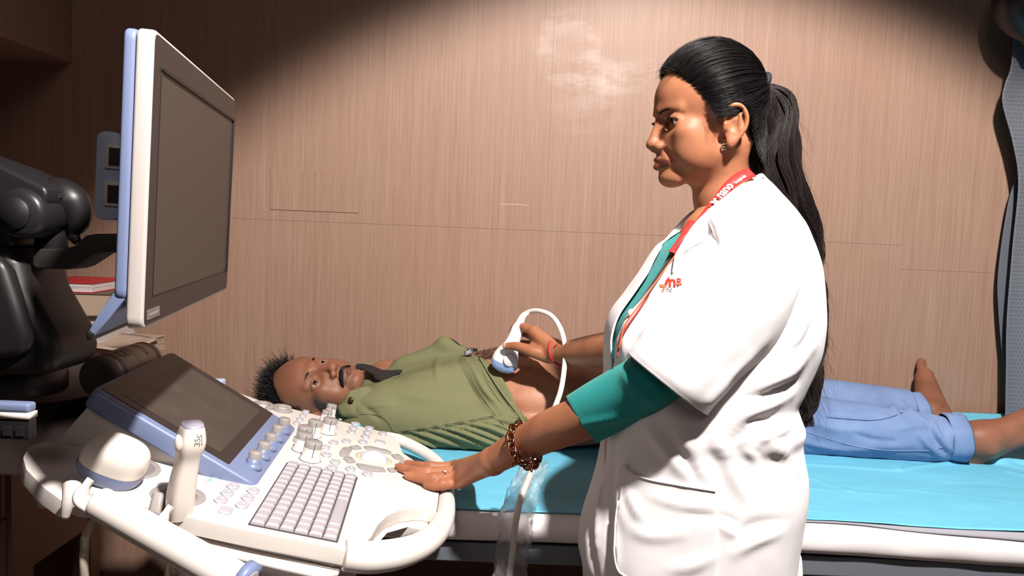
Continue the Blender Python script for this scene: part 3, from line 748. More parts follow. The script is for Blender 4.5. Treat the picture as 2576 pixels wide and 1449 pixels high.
# carrying lip at the bottom of the monitor back
b = MB()
prof = [(0.070, -0.018), (0.070, -0.031), (0.042, -0.031), (0.020, -0.044), (-0.004, -0.056), (-0.010, -0.050), (0.012, -0.034), (0.034, -0.020)]
w0, w1 = 0.004, 0.42
V = [MM @ Vector((w0, h, n)) for h, n in prof] + [MM @ Vector((w1, h, n)) for h, n in prof]; n = len(prof)
b.add(V, [list(range(n)), list(range(n, 2*n))[::-1]] + [[i, n+i, n+(i+1) % n, (i+1) % n] for i in range(n)]); lip = b.build('carrying_lip', M_BLUE, US); bevel(lip, 0.002, 3)
b = MB(); b.box((0.003, -0.014, -0.058), (0.421, -0.003, -0.049), MM); o = b.build('lip_pad', M_BLK, lip); bevel(o, 0.003, 3)
# port box on the back of the monitor
pb = W(300, 555, .90); pt = W(300, 335, .90); hp0 = (pb - mO).dot(EH); hp1 = (pt - mO).dot(EH)
b = MB(); b.box((0.085, hp0 + 0.002, -0.064), (0.26, hp1 - 0.002, -0.030), MM); pbx = b.build('port_box', M_BLK, US); bevel(pbx, 0.004)
b = MB(); pts = [(-0.045, hp0), (-0.045, hp1)]
cs = smooth_poly([(hp0, -0.050), (hp0, -0.078), (hp1, -0.078), (hp1, -0.050)], 0.014, 6)
V = [MM @ Vector((0.075, h, n)) for h, n in cs] + [MM @ Vector((0.25, h, n)) for h, n in cs]; n = len(cs)
b.add(V, [list(range(n)), list(range(n, 2*n))[::-1]] + [[i, n+i, n+(i+1) % n, (i+1) % n] for i in range(n)]); o = b.build('port_cover', M_LBLUE, US); bevel(o, 0.0015, 2, 60)
for hh in (0.30, 0.72):
    hc = hp0 + (hp1 - hp0) * hh
    b = MB(); b.box((0.0725, hc - 0.0145, -0.068), (0.0755, hc + 0.0145, -0.051), MM); k = b.build('port_socket', M_WHT2, o); bevel(k, 0.001, 2)
    b = MB(); b.box((0.0712, hc - 0.010, -0.063), (0.0728, hc + 0.010, -0.051), MM); b.build('socket_hole', M_BLK, k, False)

# ---------------- articulated arm, built as solid pieces at depth 1.05
def slab_px(name, pts, Y, d, m, bv=0.006, parent=US, seg=4):
    P = [W(x, y, Y) for x, y in pts]; n = len(P); Q = [p + Vector((0, d, 0)) for p in P]
    b = MB(); b.add(P + Q, [list(range(n)), list(range(n, 2*n))[::-1]] + [[i, n+i, n+(i+1) % n, (i+1) % n] for i in range(n)])
    bm = bmesh.new(); me = bpy.data.meshes.new(name); me.from_pydata([tuple(v) for v in b.V], [], b.F); bm.from_mesh(me); bmesh.ops.recalc_face_normals(bm, faces=bm.faces); bm.to_mesh(me); bm.free()
    o = link(name, me, m, parent); bevel(o, bv, seg, 30); return o
slab_px('monitor_bracket', [(80, 632), (82, 626), (160, 626), (186, 618), (215, 592), (240, 588), (330, 588), (330, 632), (262, 636), (240, 640), (190, 672), (170, 678), (90, 676), (80, 668)], 1.03, 0.05, M_BRK, 0.003)
b = MB(); q = W(130, 590, 1.055); b.lathe([(0.020, -0.022), (0.021, -0.02), (0.021, 0.028), (0.018, 0.032)], Matrix.Translation(q), 28); b.build('swivel_post', M_BLK, US)
slab_px('arm_upper', [(-120, 372), (0, 416), (60, 446), (112, 470), (119, 492), (110, 520), (92, 548), (60, 590), (35, 595), (-10, 560), (-120, 520)], 1.00, 0.09, M_DGR, 0.016, US, 6)
b = MB(); q = W(42, 536, 0.99); b.lathe([(0.0005, 0), (0.026, 0.0), (0.031, 0.004), (0.034, 0.012), (0.034, 0.095)], Matrix.Translation(q) @ Matrix.Rotation(-math.pi/2, 4, 'X'), 36); jd = b.build('arm_joint', M_DGR, US)
b = MB(); q = W(30, 536, 0.985); b.lathe([(0.0005, 0), (0.020, 0.0), (0.0215, 0.003), (0.0215, 0.01)], Matrix.Translation(q) @ Matrix.Rotation(-math.pi/2, 4, 'X'), 32); b.build('joint_cap', plain('joint_black', srgb(26, 24, 26), 0.5), jd)
b = MB(); pts = catmull([W(112, 470, 1.06), W(150, 484, 1.06), W(182, 512, 1.06), (W(194, 550, 1.06)), W(186, 590, 1.06), W(196, 610, 1.06)], 6); b.tube(pts, [0.010, 0.013, 0.016, 0.018, 0.019, 0.020, 0.021, 0.022, 0.023, 0.0235, 0.024, 0.024, 0.024, 0.023, 0.022, 0.021, 0.020, 0.019, 0.018, 0.017, 0.016, 0.014, 0.012, 0.010, 0.008, 0.008, 0.008, 0.007, 0.007, 0.006, 0.006][:len(pts)], 18); b.build('arm_elbow', M_BLK, US)
b = MB(); b.tube(catmull([W(108, 474, 1.035), W(122, 470, 1.03), W(138, 478, 1.03), W(150, 500, 1.03)], 6), 0.0028, 8); b.build('elbow_trim', plain('chrome', srgb(190, 180, 178), 0.2, 1.0), US)
slab_px('arm_collar', [(-60, 560), (18, 562), (30, 590), (30, 622), (-60, 626)], 1.02, 0.08, M_DGR, 0.008)
slab_px('arm_lower', [(-80, 618), (28, 620), (44, 660), (60, 730), (100, 800), (130, 850), (138, 890), (136, 945), (-80, 955)], 1.01, 0.12, M_BLK, 0.022, US, 6)
slab_px('arm_lower', [(-90, 600), (8, 660), (40, 760), (72, 850), (66, 890), (10, 906), (-90, 900)], 0.995, 0.03, M_BLK, 0.014, US, 5)
b = MB(); q = W(20, 950, 1.13); b.lathe([(0.078, -0.02), (0.080, -0.016), (0.080, 0.012), (0.072, 0.02)], Matrix.Translation(q), 40); b.build('arm_base', M_BLK, US)
# rear deck with a dark tray and its white hull
DZ = 0.962
b = MB(); b.prism(smooth_poly([(-1.15, 1.185), (-0.745, 1.185), (-0.70, 1.26), (-0.70, 1.58), (-1.15, 1.58)], 0.03, 4), DZ - 0.030, DZ); o = b.build('rear_tray', plain('tray_dark', srgb(40, 36, 38), 0.4), US); bevel(o, 0.005)
b = MB(); tp = [(-1.15, 1.20), (-0.745, 1.20), (-0.66, 1.12), (-0.60, 1.20), (-0.60, 1.56), (-1.15, 1.56)]; bt = [(-1.15, 1.26), (-0.82, 1.24), (-0.70, 1.10), (-0.56, 1.14), (-0.56, 1.54), (-1.15, 1.54)]
b.prism(bt, DZ - 0.14, DZ - 0.031, None, tp); o = b.build('rear_hull', M_WHT2, US); bevel(o, 0.012, 4)
# connector box at the far left
q = W(72, 1110, 0.93); q2 = W(-40, 1110, 0.93)
b = MB(); b.box((q2.x, 0.93, q.z + 0.0355), (q.x, 0.948, q.z + 0.0475)); o = b.build('connector_box', M_BLUE, US); bevel(o, 0.004, 4)
b = MB(); b.box((q2.x, 0.931, q.z + 0.0275), (q.x + 0.0003, 0.948, q.z + 0.0354)); b.build('connector_band', M_WHT, US)
b = MB(); b.box((q2.x, 0.933, q.z), (q.x, 0.948, q.z + 0.0274)); cb = b.build('connector_panel', M_BLK, US); bevel(cb, 0.003)
for k in range(3):
    x = q.x - 0.012 - 0.016 * k; b = MB(); b.box((x - 0.0045, 0.9295, q.z + 0.006), (x + 0.0045, 0.934, q.z + 0.017)); b.build('connector', M_DGR, cb, False)
# column, base and castors
b = MB(); b.prism(smooth_poly([(-0.315, 1.02), (-0.235, 1.02), (-0.235, 1.16), (-0.315, 1.16)], 0.015), 0.18, 0.80); b.build('column', M_WHT2, US)
b = MB(); b.prism(smooth_poly([(-0.72, 0.86), (-0.20, 0.86), (-0.20, 1.24), (-0.72, 1.24)], 0.05), 0.10, 0.20); o = b.build('base', M_WHT2, US); bevel(o, 0.015)
b = MB(); b.prism(smooth_poly([(-0.70, 0.98), (-0.50, 0.98), (-0.50, 1.22), (-0.70, 1.22)], 0.03), 0.2, 0.50); b.build('base_housing', M_WHT2, US)
for x, y in ((-0.66, 0.92), (-0.26, 0.92), (-0.66, 1.18), (-0.26, 1.18)):
    b = MB(); b.lathe([(0.02, -0.018), (0.05, -0.016), (0.05, 0.016), (0.02, 0.018)], Matrix.Translation((x, y, 0.05)) @ Matrix.Rotation(math.pi/2, 4, 'X'), 24); b.build('castor', M_BLK, US)

# ---------------- transducers parked in the holders
def super_pt(a, b_, rx, ry, rz, e1=0.7, e2=0.75):
    f = lambda w, m: math.copysign(abs(w) ** m, w)
    return Vector((rx * f(math.cos(b_), e1) * f(math.cos(a), e2), ry * f(math.cos(b_), e1) * f(math.sin(a), e2), rz * f(math.sin(b_), e1)))
TR = thing('volume_transducer', 'large domed white transducer with blue band resting in the near left holder', 'ultrasound probe', SP(292, 1165, 0.0))
cq = SP(288, 1160, 0.030); Md = Matrix.Translation(cq) @ Matrix((PU, PV, PN)).transposed().to_4x4() @ Matrix.Rotation(math.radians(11), 4, 'Y') @ Matrix.Rotation(math.radians(8), 4, 'X')
def super_shell(name, b0, b1, m, sc=1.0, rx=0.0425, ry=0.034, rz=0.032, parent=TR, cap=True):
    nb, na = 18, 40; V = []; F = []
    for i in range(nb + 1):
        bb = b0 + (b1 - b0) * i / nb
        for k in range(na): V.append(Md @ (super_pt(2 * math.pi * k / na, bb, rx * sc, ry * sc, rz, 0.62, 0.8)))
    for i in range(nb):
        for k in range(na): F.append([i*na+k, i*na+(k+1) % na, (i+1)*na+(k+1) % na, (i+1)*na+k])
    b = MB(); b.add(V, F); return b.build(name, m, parent)
super_shell('dome', math.radians(-2), math.radians(90), plain('probe_cream', srgb(228, 218, 208), 0.3))
super_shell('band', math.radians(-66), math.radians(-2), M_BLUE, 1.006)
super_shell('body', math.radians(-90), math.radians(-66), plain('probe_beige', srgb(200, 186, 172), 0.45), 0.985)

PX = thing('linear_transducer', 'cream hand transducer standing upright in the grey holder beside the touch screen', 'ultrasound probe', SP(450, 1250, 0.0))
M_CRM = plain('transducer_cream', srgb(222, 210, 200), 0.38)
Yp = 0.965
sec = [(448, 1300, 70, 0.020), (452, 1272, 80, 0.023), (455, 1240, 80, 0.023), (462, 1200, 74, 0.022), (470, 1165, 66, 0.020), (473, 1146, 68, 0.021), (477, 1128, 80, 0.025), (480, 1110, 84, 0.026), (482, 1092, 78, 0.024), (484, 1076, 68, 0.021), (485, 1071, 62, 0.019)]
def rring(c, w, d, n=28, e=0.55, twist=0.5):
    out = []
    for k in range(n):
        a = 2 * math.pi * k / n; f = lambda t: math.copysign(abs(t) ** e, t)
        x, y = w * f(math.cos(a)), d * f(math.sin(a)); ct, st = math.cos(twist), math.sin(twist)
        out.append(c + Vector((x * ct - y * st, x * st + y * ct, 0)))
    return out
G = [rring(W(x, y, Yp), w_ / 2 / FPX * Yp * 0.80, d, 28, 0.6, 0.62) for x, y, w_, d in sec]
G = [[tuple(p) for p in r_] for r_ in G]
o_handle = grid_mesh('handle', np.array(G), M_CRM, PX, closed_v=True); subsurf(o_handle, 1)
top = [Vector(p) for p in G[-1]]
b = MB(); b.add([p + Vector((0, 0, -0.0005)) for p in top] + [p + Vector((0, 0, 0.0035)) + (W(485, 1071, Yp) - p) * 0.05 for p in top], [list(range(28, 56))] + [[i, (i+1) % 28, 28+(i+1) % 28, 28+i] for i in range(28)])
b.build('lens', plain('lens_grey', srgb(150, 146, 158), 0.5), PX)
b = MB(); q = W(448, 1112, Yp - 0.026); b.tube(catmull([q + Vector((0, 0, 0.009)), q + Vector((0.002, -0.003, 0.004)), q + Vector((0.002, -0.003, -0.006)), q + Vector((0.0, 0, -0.012))], 5), [0.002 + 0.003 * math.sin(math.pi * i / 15) for i in range(16)], 10); b.build('orientation_ridge', M_CRM, PX)
bph = bvh_of(o_handle)
def frame_on(bv, px, py, dx, off):
    p, p1, p2 = hit(bv, px, py), hit(bv, px + dx, py), hit(bv, px, py - dx)
    d = (p1 - p).normalized(); u = (p2 - p); u = (u - d * u.dot(d)).normalized(); n = d.cross(u)
    if n.y > 0: n = -n; d = -d
    return Matrix.Translation(p + n * off) @ Matrix((d, u, n)).transposed().to_4x4()
text_obj('size_print', '35c', 0.0105, frame_on(bph, 498, 1108, 6, -0.0002) @ Matrix.Rotation(math.pi/2, 4, 'Z'), plain('print_grey', srgb(112, 104, 100), 0.6), PX)
b = MB(); b.tube([hit(bph, 508, y_, -0.0002) for y_ in (1093, 1100, 1110, 1120)], 0.0004, 5); b.build('size_line', M_SEAM, PX)
b = MB(); b.tube(catmull([SP(450, 1262, -0.02), SP(446, 1262, -0.07), W(428, 1380, 1.0), W(420, 1480, 1.05), W(415, 1700, 1.1)], 8), 0.0042, 10); b.build('cable', plain('cable_beige', srgb(188, 172, 158), 0.5), PX)
b = MB(); b.tube(catmull([SP(285, 1200, -0.01), W(222, 1330, .98), W(213, 1380, 1.0), W(212, 1440, 1.0), W(220, 1650, 1.05)], 8), 0.0060, 10); b.build('cable', plain('cable_cream', srgb(190, 175, 162), 0.5), TR)

# gel bottle lying on the rear tray
q0 = W(246, 948, 1.235); q0.z = DZ + 0.036; q1 = W(366, 905, 1.40); q1.z = DZ + 0.038
GB = thing('gel_bottle', 'translucent cylindrical gel bottle lying on its side on the dark rear tray', 'bottle', q0)
dv = (q1 - q0).normalized(); Mb = Matrix.Translation(q0) @ dv.to_track_quat('Z', 'Y').to_matrix().to_4x4(); Lb = (q1 - q0).length
b = MB(); b.lathe([(0.0005, 0.003), (0.022, 0.002), (0.030, 0.0), (0.0345, 0.006), (0.036, 0.012), (0.036, Lb - 0.01), (0.033, Lb), (0.02, Lb + 0.008), (0.012, Lb + 0.01)], Mb, 40, False)
bm_ = MT('bottle_plastic'); bm_.col(srgb(172, 160, 152)); bm_.set(Roughness=0.3); bm_.b.inputs['Subsurface Weight'].default_value = 0.0
b.build('bottle_body', bm_.m, GB)
b = MB(); b.lathe([(0.012, Lb + 0.008), (0.013, Lb + 0.012), (0.012, Lb + 0.03), (0.004, Lb + 0.045)], Mb, 20); b.build('cap', M_WHT, GB)
b = MB(); b.lathe([(0.0363, 0.018), (0.0364, 0.0182), (0.0364, Lb - 0.012), (0.0363, Lb - 0.0118)], Mb, 40, False); lb = b.build('bottle_label', plain('label_paper', srgb(186, 172, 160), 0.4), GB)
navy = plain('label_navy', srgb(44, 48, 66), 0.5)
for z0, z1 in ((0.020, 0.0255), (0.028, 0.0295), (Lb - 0.024, Lb - 0.0215), (Lb - 0.018, Lb - 0.0145), (0.075, 0.0762)):
    b = MB(); b.lathe([(0.0366, z0), (0.0366, z1)], Mb, 40, False); b.build('label_band', navy, GB)
def bent_text(name, body, size, Mcyl, R, zc, ang, m, parent, rot=0.0):
    o = text_obj(name, body, size, Matrix.Identity(4), m, parent, 0.0); me = o.data
    bm = bmesh.new(); bm.from_mesh(me)
    for v in bm.verts:
        x, y = v.co.x * math.cos(rot) - v.co.y * math.sin(rot), v.co.x * math.sin(rot) + v.co.y * math.cos(rot)
        a = ang - y / R; v.co = (Mcyl @ Vector((R * math.cos(a), R * math.sin(a), zc + x)))
    bm.to_mesh(me); bm.free(); return o
Ri = Mb.to_3x3().inverted(); dl = Ri @ Vector((0.25, -0.75, 0.75)); aa = math.atan2(dl.y, dl.x)
bent_text('ce_mark', 'CE', 0.024, Mb, 0.0368, 0.052, aa + 0.1, navy, GB, 0.0)
bent_text('label_text', 'sonic', 0.020, Mb, 0.0368, Lb - 0.05, aa + 0.1, navy, GB, -math.pi/2)

# ---------------- books and papers on the counter
bz_ = CT_Z
def book(name, label, cat, px0, px1, z0, z1, Y, d, rot, cm, pm, group=None):
    """a closed book: cover boards, page block"""
    x0 = W(px0, 800, Y).x; x1 = W(px1, 800, Y).x; cx_ = (x0 + x1) / 2; w = x1 - x0
    t = thing(name, label, cat, (cx_, Y + d / 2, z0), group); R = Matrix.Translation((cx_, Y + d / 2, 0)) @ Matrix.Rotation(rot, 4, 'Z')
    c = 0.0022
    b = MB(); b.box((-w/2, -d/2, z0), (w/2, d/2, z0 + c), R); b.box((-w/2, -d/2, z1 - c), (w/2, d/2, z1), R); b.box((-w/2, -d/2, z0), (-w/2 + c, d/2, z1), R); o = b.build('cover', cm, t, False); bevel(o, 0.0006, 2)
    b = MB(); n = 10
    for k in range(n):
        za = z0 + c + (z1 - z0 - 2*c) * k / n; zb = z0 + c + (z1 - z0 - 2*c) * (k + 1) / n - 0.0003; e_ = random.uniform(-0.001, 0.001)
        b.box((-w/2 + c, -d/2 + 0.003 + e_, za), (w/2 - 0.003 + e_, d/2 - 0.003, zb), R)
    b.build('pages', pm, t, False); return t
PG = plain('old_paper', srgb(176, 152, 132), 0.85, bump=0.3, bscale=120, var=0.25); PG2 = plain('white_paper', srgb(206, 196, 192), 0.8)
CR = plain('red_cover', srgb(176, 34, 40), 0.45); CB_ = plain('brown_cover', srgb(110, 84, 70), 0.7, var=0.3); CK = plain('dark_cover', srgb(38, 32, 32), 0.6); CW = plain('grey_white_cover', srgb(178, 168, 166), 0.7)
def zz(py, Y, px=200): return W(px, py, Y).z
Yb = 1.83
st = [('register_book', 'thick old register with dark cover at the bottom of the book stack', 'book', 118, 300, 925, 885, 0.03, CK, PG),
      ('paper_bundle', 'loose beige papers spread over the lowest register of the stack', 'papers', 120, 318, 884, 842, -0.08, PG, PG),
      ('paper_box', 'white cardboard box in the middle of the book stack', 'box', 130, 243, 841, 784, 0.05, CW, CW),
      ('ledger_book', 'worn brown ledger with ragged pages lying under the red book', 'book', 100, 262, 783, 734, 0.10, CB_, PG),
      ('red_book', 'thin red book with white page edges on top of the stack', 'book', 80, 224, 733, 711, 0.06, CR, PG2)]
zprev = CT_Z
heights = [0.040, 0.030, 0.055, 0.045, 0.020]
base_top = zz(711, Yb)
scale_h = (base_top - CT_Z) / sum(heights)
for (nm, lb_, ct_, a, b_, y0, y1, rot, cm, pm), hh in zip(st, heights):
    z1 = zprev + hh * scale_h; book(nm, lb_, ct_, a, b_, zprev + 0.0003, z1, Yb + random.uniform(-0.01, 0.01), 0.20, rot, cm, pm); zprev = z1
# folded sheets sticking out of the stack
b = MB(); G = []
for i in range(12):
    row = []
    for j in range(8):
        u_ = i / 11; v_ = j / 7; p = W(120 + 200 * u_, 852 - 6 * u_, 1.80); row.append((p.x, 1.815 - 0.02 * (1 - v_) + v_ * 0.15, zz(885, Yb) + 0.02 + 0.012 * math.sin(u_ * 3) - 0.010 * (1 - v_)))
    G.append(row)
o = grid_mesh('loose_sheet', np.array(G), PG); solid(o, 0.0006); tag(o, 'crumpled white paper sheet sticking out to the right of the book stack', 'paper')
o.location.z = -0.004
# ================================================================== BED
BZ, BY0, BY1, BX0, BX1 = 0.78, 1.275, 2.10, -0.61, 2.2
M_STEEL = plain('painted_steel', srgb(112, 117, 125), 0.45, 0.1, bump=0.05, bscale=200, var=0.1)
M_SHEET = plain('white_sheet', srgb(236, 230, 228), 0.85, bump=0.25, bscale=500)
BED = thing('examination_bed', 'long steel framed examination bed with thin mattress along the laminate wall', 'bed', (0.6, 1.7, 0))
b = MB(); b.box((BX0, BY0 + 0.012, BZ - 0.094), (BX1, BY0 + 0.042, BZ - 0.060)); o = b.build('side_rail', M_STEEL, BED, False); bevel(o, 0.003)
b = MB(); b.box((BX0, BY1 - 0.042, BZ - 0.094), (BX1, BY1 - 0.012, BZ - 0.060)); o = b.build('side_rail', M_STEEL, BED, False); bevel(o, 0.003)
b = MB(); b.box((BX0, BY0 + 0.05, BZ - 0.066), (BX1, BY1 - 0.045, BZ - 0.0565)); b.build('deck', plain('deck_dark', srgb(34, 28, 26), 0.8), BED, False)
for x in (BX0 + 0.05, 0.62, BX1 - 0.1):
    for y in (BY0 + 0.03, BY1 - 0.075):
        b = MB(); b.box((x, y, 0.0), (x + 0.04, y + 0.04, BZ - 0.067)); b.build('leg', M_STEEL, BED, False)
b = MB(); b.prism(smooth_poly([(BX0, BY0 + 0.004), (BX1, BY0 + 0.004), (BX1, BY1), (BX0, BY1)], 0.03), BZ - 0.047, BZ - 0.004); o = b.build('mattress', plain('mattress_grey', srgb(120, 116, 116), 0.9), BED); bevel(o, 0.012, 4)

def cloth_fold(P, n, folds):
    """push points along n by soft ridges; folds: (a, b, width, height)"""
    d = np.zeros(P.shape[:-1])
    for a, b_, w, h in folds:
        e, _ = seg_d(P, a, b_); d += h * np.exp(-(e / w) ** 2)
    return P + n * d[..., None]

def px_folds(V, Q, lines):
    """fold lines given over the surface as seen: (polyline, width, height)"""
    from mathutils.bvhtree import BVHTree
    bv = BVHTree.FromPolygons([tuple(map(float, v)) for v in V], [list(map(int, q)) for q in Q]); out = []
    for pts, w, h in lines:
        last = None; C_ = catmull(pts, 5)
        for k, (x, y) in enumerate(C_):
            loc, _, _, _ = bv.ray_cast(CAM, ray(x, y).normalized())
            if loc is not None and last is not None and (loc - last).length < 0.05:
                t = k / len(C_); out.append((tuple(last), tuple(loc), w, h * math.sin(math.pi * min(1, max(0.12, t)))))
            last = loc
    return out
def grid_quads(a, b):
    I, J = np.meshgrid(np.arange(a - 1), np.arange(b - 1), indexing='ij'); return np.stack([I*b+J, (I+1)*b+J, (I+1)*b+J+1, I*b+J+1], -1).reshape(-1, 4)
def fold_max(P, n, folds):
    """like cloth_fold, but pieces of one line do not add up"""
    hi = np.zeros(P.shape[:-1]); lo = np.zeros(P.shape[:-1])
    for a, b_, w, h in folds:
        a_ = np.array(a); m = np.linalg.norm(P - a_, axis=-1) < 0.06 + 3 * w
        e, _ = seg_d(P[m], a, b_); g = h * np.exp(-(e / w) ** 2)
        if h > 0: hi[m] = np.maximum(hi[m], g)
        else: lo[m] = np.minimum(lo[m], g)
    return P + n * (hi + lo)[..., None]

# white sheet: over the top and down the near side
NX = 300; xs = np.linspace(BX0 - 0.01, BX1, NX)
prof = [(BY1, 0.0)] + [(BY1 - 0.05 - i * 0.083, 0.0) for i in range(9)] + [(BY0 + 0.018, -0.0005), (BY0 + 0.008, -0.003), (BY0 + 0.001, -0.009), (BY0 - 0.003, -0.018), (BY0 - 0.004, -0.027), (BY0 - 0.003, -0.036), (BY0 + 0.001, -0.044), (BY0 + 0.008, -0.050), (BY0 + 0.02, -0.053)]
G = np.zeros((NX, len(prof), 3))
for j, (y, zz_) in enumerate(prof):
    drop = 1.05 + 0.42 * np.clip((xs - 0.5) / 1.2, 0, 1)
    w = 1 if j > 9 else 0
    sag = 0.003 * np.sin(xs * 3.1 + 0.5) * (zz_ / -0.053)
    G[:, j, 0] = xs; G[:, j, 1] = y - w * 0.0025 * (1 + vnoise(np.stack([xs * 14, np.full(NX, j * 0.5), xs * 0], -1), 1.0, 3)); G[:, j, 2] = BZ + zz_ * drop + sag + 0.0006 * w * vnoise(np.stack([xs * 40, np.full(NX, j * 1.0), xs * 0], -1), 1, 5)
N_ = np_normals(G); s_ = np.where(N_[..., 2:3] * (np.arange(len(prof)) < 9)[None, :, None] < 0, -1, 1)
W_sheet = grid_mesh('bed_sheet', G, M_SHEET); solid(W_sheet, 0.0012); subsurf(W_sheet, 1)
tag(W_sheet, 'white cotton sheet wrapped over the edge of the bed mattress', 'bed sheet')
# blue disposable sheet with creases
def blue_mat():
    t = MT('blue_nonwoven'); nz = t.noise(t.coords((700, 700, 700)), 1.0, 2); n2 = t.noise(t.coords((5, 9, 5)), 1.0, 3)
    t.col(t.mix(n2, srgb(96, 174, 202), srgb(110, 188, 214))); t.set(Roughness=0.62, Specular_IOR_Level=0.4)
    t.nrm(t.bump(nz, 0.25, 0.0004)); return t.m
M_BSH = blue_mat()
na, nb = 420, 190
X = np.linspace(-0.57, 1.95, na)[:, None].repeat(nb, 1)
v = np.linspace(0, 1, nb)[None, :].repeat(na, 0)
def blue_front(x): return 1.283 + 0.012 * np.exp(-((x - 0.56) / 0.10) ** 2) - 0.010 * np.clip((x - 0.62) / 0.6, 0, 1) + 0.0012 * np.sin(x * 9)
front = blue_front(X)
back = 2.095
Yv = front + (back - front) * v
Zv = np.full_like(X, BZ + 0.0022)
rise = np.clip((Yv - 1.98) / 0.11, 0, 1) ** 2 * 0.025 * np.clip((X - 0.9) / 0.3, 0, 1); Zv += rise
P = np.stack([X, Yv, Zv], -1)
Zv += 0.0028 * vnoise(P * np.array([4, 11, 0]), 1.0, 11) + 0.0008 * vnoise(P * np.array([22, 40, 0]), 1.0, 12) + 0.002
amp = np.clip((X - 0.5) / 0.5, 0, 1)
Zv += 0.0055 * amp * np.abs(vnoise(P * np.array([4.5, 7, 0]), 1.0, 21, 2))
P = np.stack([X, Yv, Zv], -1)
cr = [((0.60, 1.58, BZ), (0.68, 1.45, BZ), 0.004, 0.0028), ((0.40, 1.66, BZ), (0.85, 1.60, BZ), 0.006, 0.003), ((0.68, 1.46, BZ), (0.74, 1.33, BZ), 0.003, 0.002),
      ((0.85, 1.60, BZ), (1.1, 1.72, BZ), 0.006, 0.004), ((1.05, 1.75, BZ), (1.35, 1.45, BZ), 0.008, 0.005), ((1.1, 1.62, BZ), (1.3, 1.40, BZ), 0.006, 0.004), ((0.9, 1.74, BZ), (1.25, 1.66, BZ), 0.010, 0.010),
      ((0.8, 1.48, BZ), (1.2, 1.36, BZ), 0.004, 0.0025), ((0.35, 1.50, BZ), (0.75, 1.44, BZ), 0.004, 0.0015), ((0.35, 1.40, BZ), (0.6, 1.33, BZ), 0.004, 0.002), ((-0.1, 1.50, BZ), (0.2, 1.52, BZ), 0.005, 0.001), ((0.05, 1.40, BZ), (0.25, 1.38, BZ), 0.005, 0.001)]
P = cloth_fold(P, np.array([0, 0, 1.0]), [(a, b_, w * 1.3, h * 1.7) for a, b_, w, h in cr])
P[..., 2] -= 0.012 * np.clip((1.288 - P[..., 1]) / 0.02, 0, 1) ** 2
o = grid_mesh('blue_sheet', P, M_BSH); solid(o, 0.0008); tag(o, 'light blue disposable sheet spread over the bed under the patient', 'bed sheet')
# grey hem strip of the under sheet, showing along the near edge
xs = np.linspace(0.52, 1.95, 160); G = np.zeros((160, 6, 3))
for j in range(6):
    t_ = j / 5; G[:, j, 0] = xs; yb = blue_front(xs); w_ = 0.003 + 0.013 * np.clip((xs - 0.52) / 0.9, 0, 1); G[:, j, 1] = yb - w_ + (w_ + 0.006) * t_; G[:, j, 2] = BZ + 0.0030 - 0.016 * np.clip((1.288 - G[:, j, 1]) / 0.02, 0, 1.3) ** 2 - 0.001 * (1 - t_)
o = grid_mesh('grey_undersheet', G, plain('grey_cloth', srgb(150, 148, 156), 0.9)); solid(o, 0.0008); tag(o, 'grey cloth strip showing between the blue sheet and the white sheet', 'cloth strip')
# ================================================================== HEADS (local mm: f forwards, s sideways, t up)
def skin_mat(name, base, dark, lip, ruddy_dim, rough=0.42, stub=None):
    t = MT(name); n1 = t.noise(t.coords((22, 22, 22)), 1.0, 4); n2 = t.noise(t.coords((260, 260, 260)), 1.0, 3)
    c = t.mix(t.ramp(n1, [(0.35, (0, 0, 0)), (0.7, (1, 1, 1))]), base, dark)
    c = t.mix(t.attr('ruddy_dim'), c, ruddy_dim); c = t.mix(t.attr('lip'), c, lip)
    if stub is not None: c = t.mix(t.math('MULTIPLY', t.attr('stubble'), t.ramp(n2, [(0.4, (0.45, 0.45, 0.45)), (0.6, (1, 1, 1))])), c, stub)
    t.col(c); t.set(Roughness=rough, Specular_IOR_Level=0.3, Subsurface_Weight=0.08, Subsurface_Scale=0.01)
    t.b.inputs['Subsurface Radius'].default_value = (1.0, 0.35, 0.2)
    t.nrm(t.bump(n2, 0.12, 0.0006)); return t.m

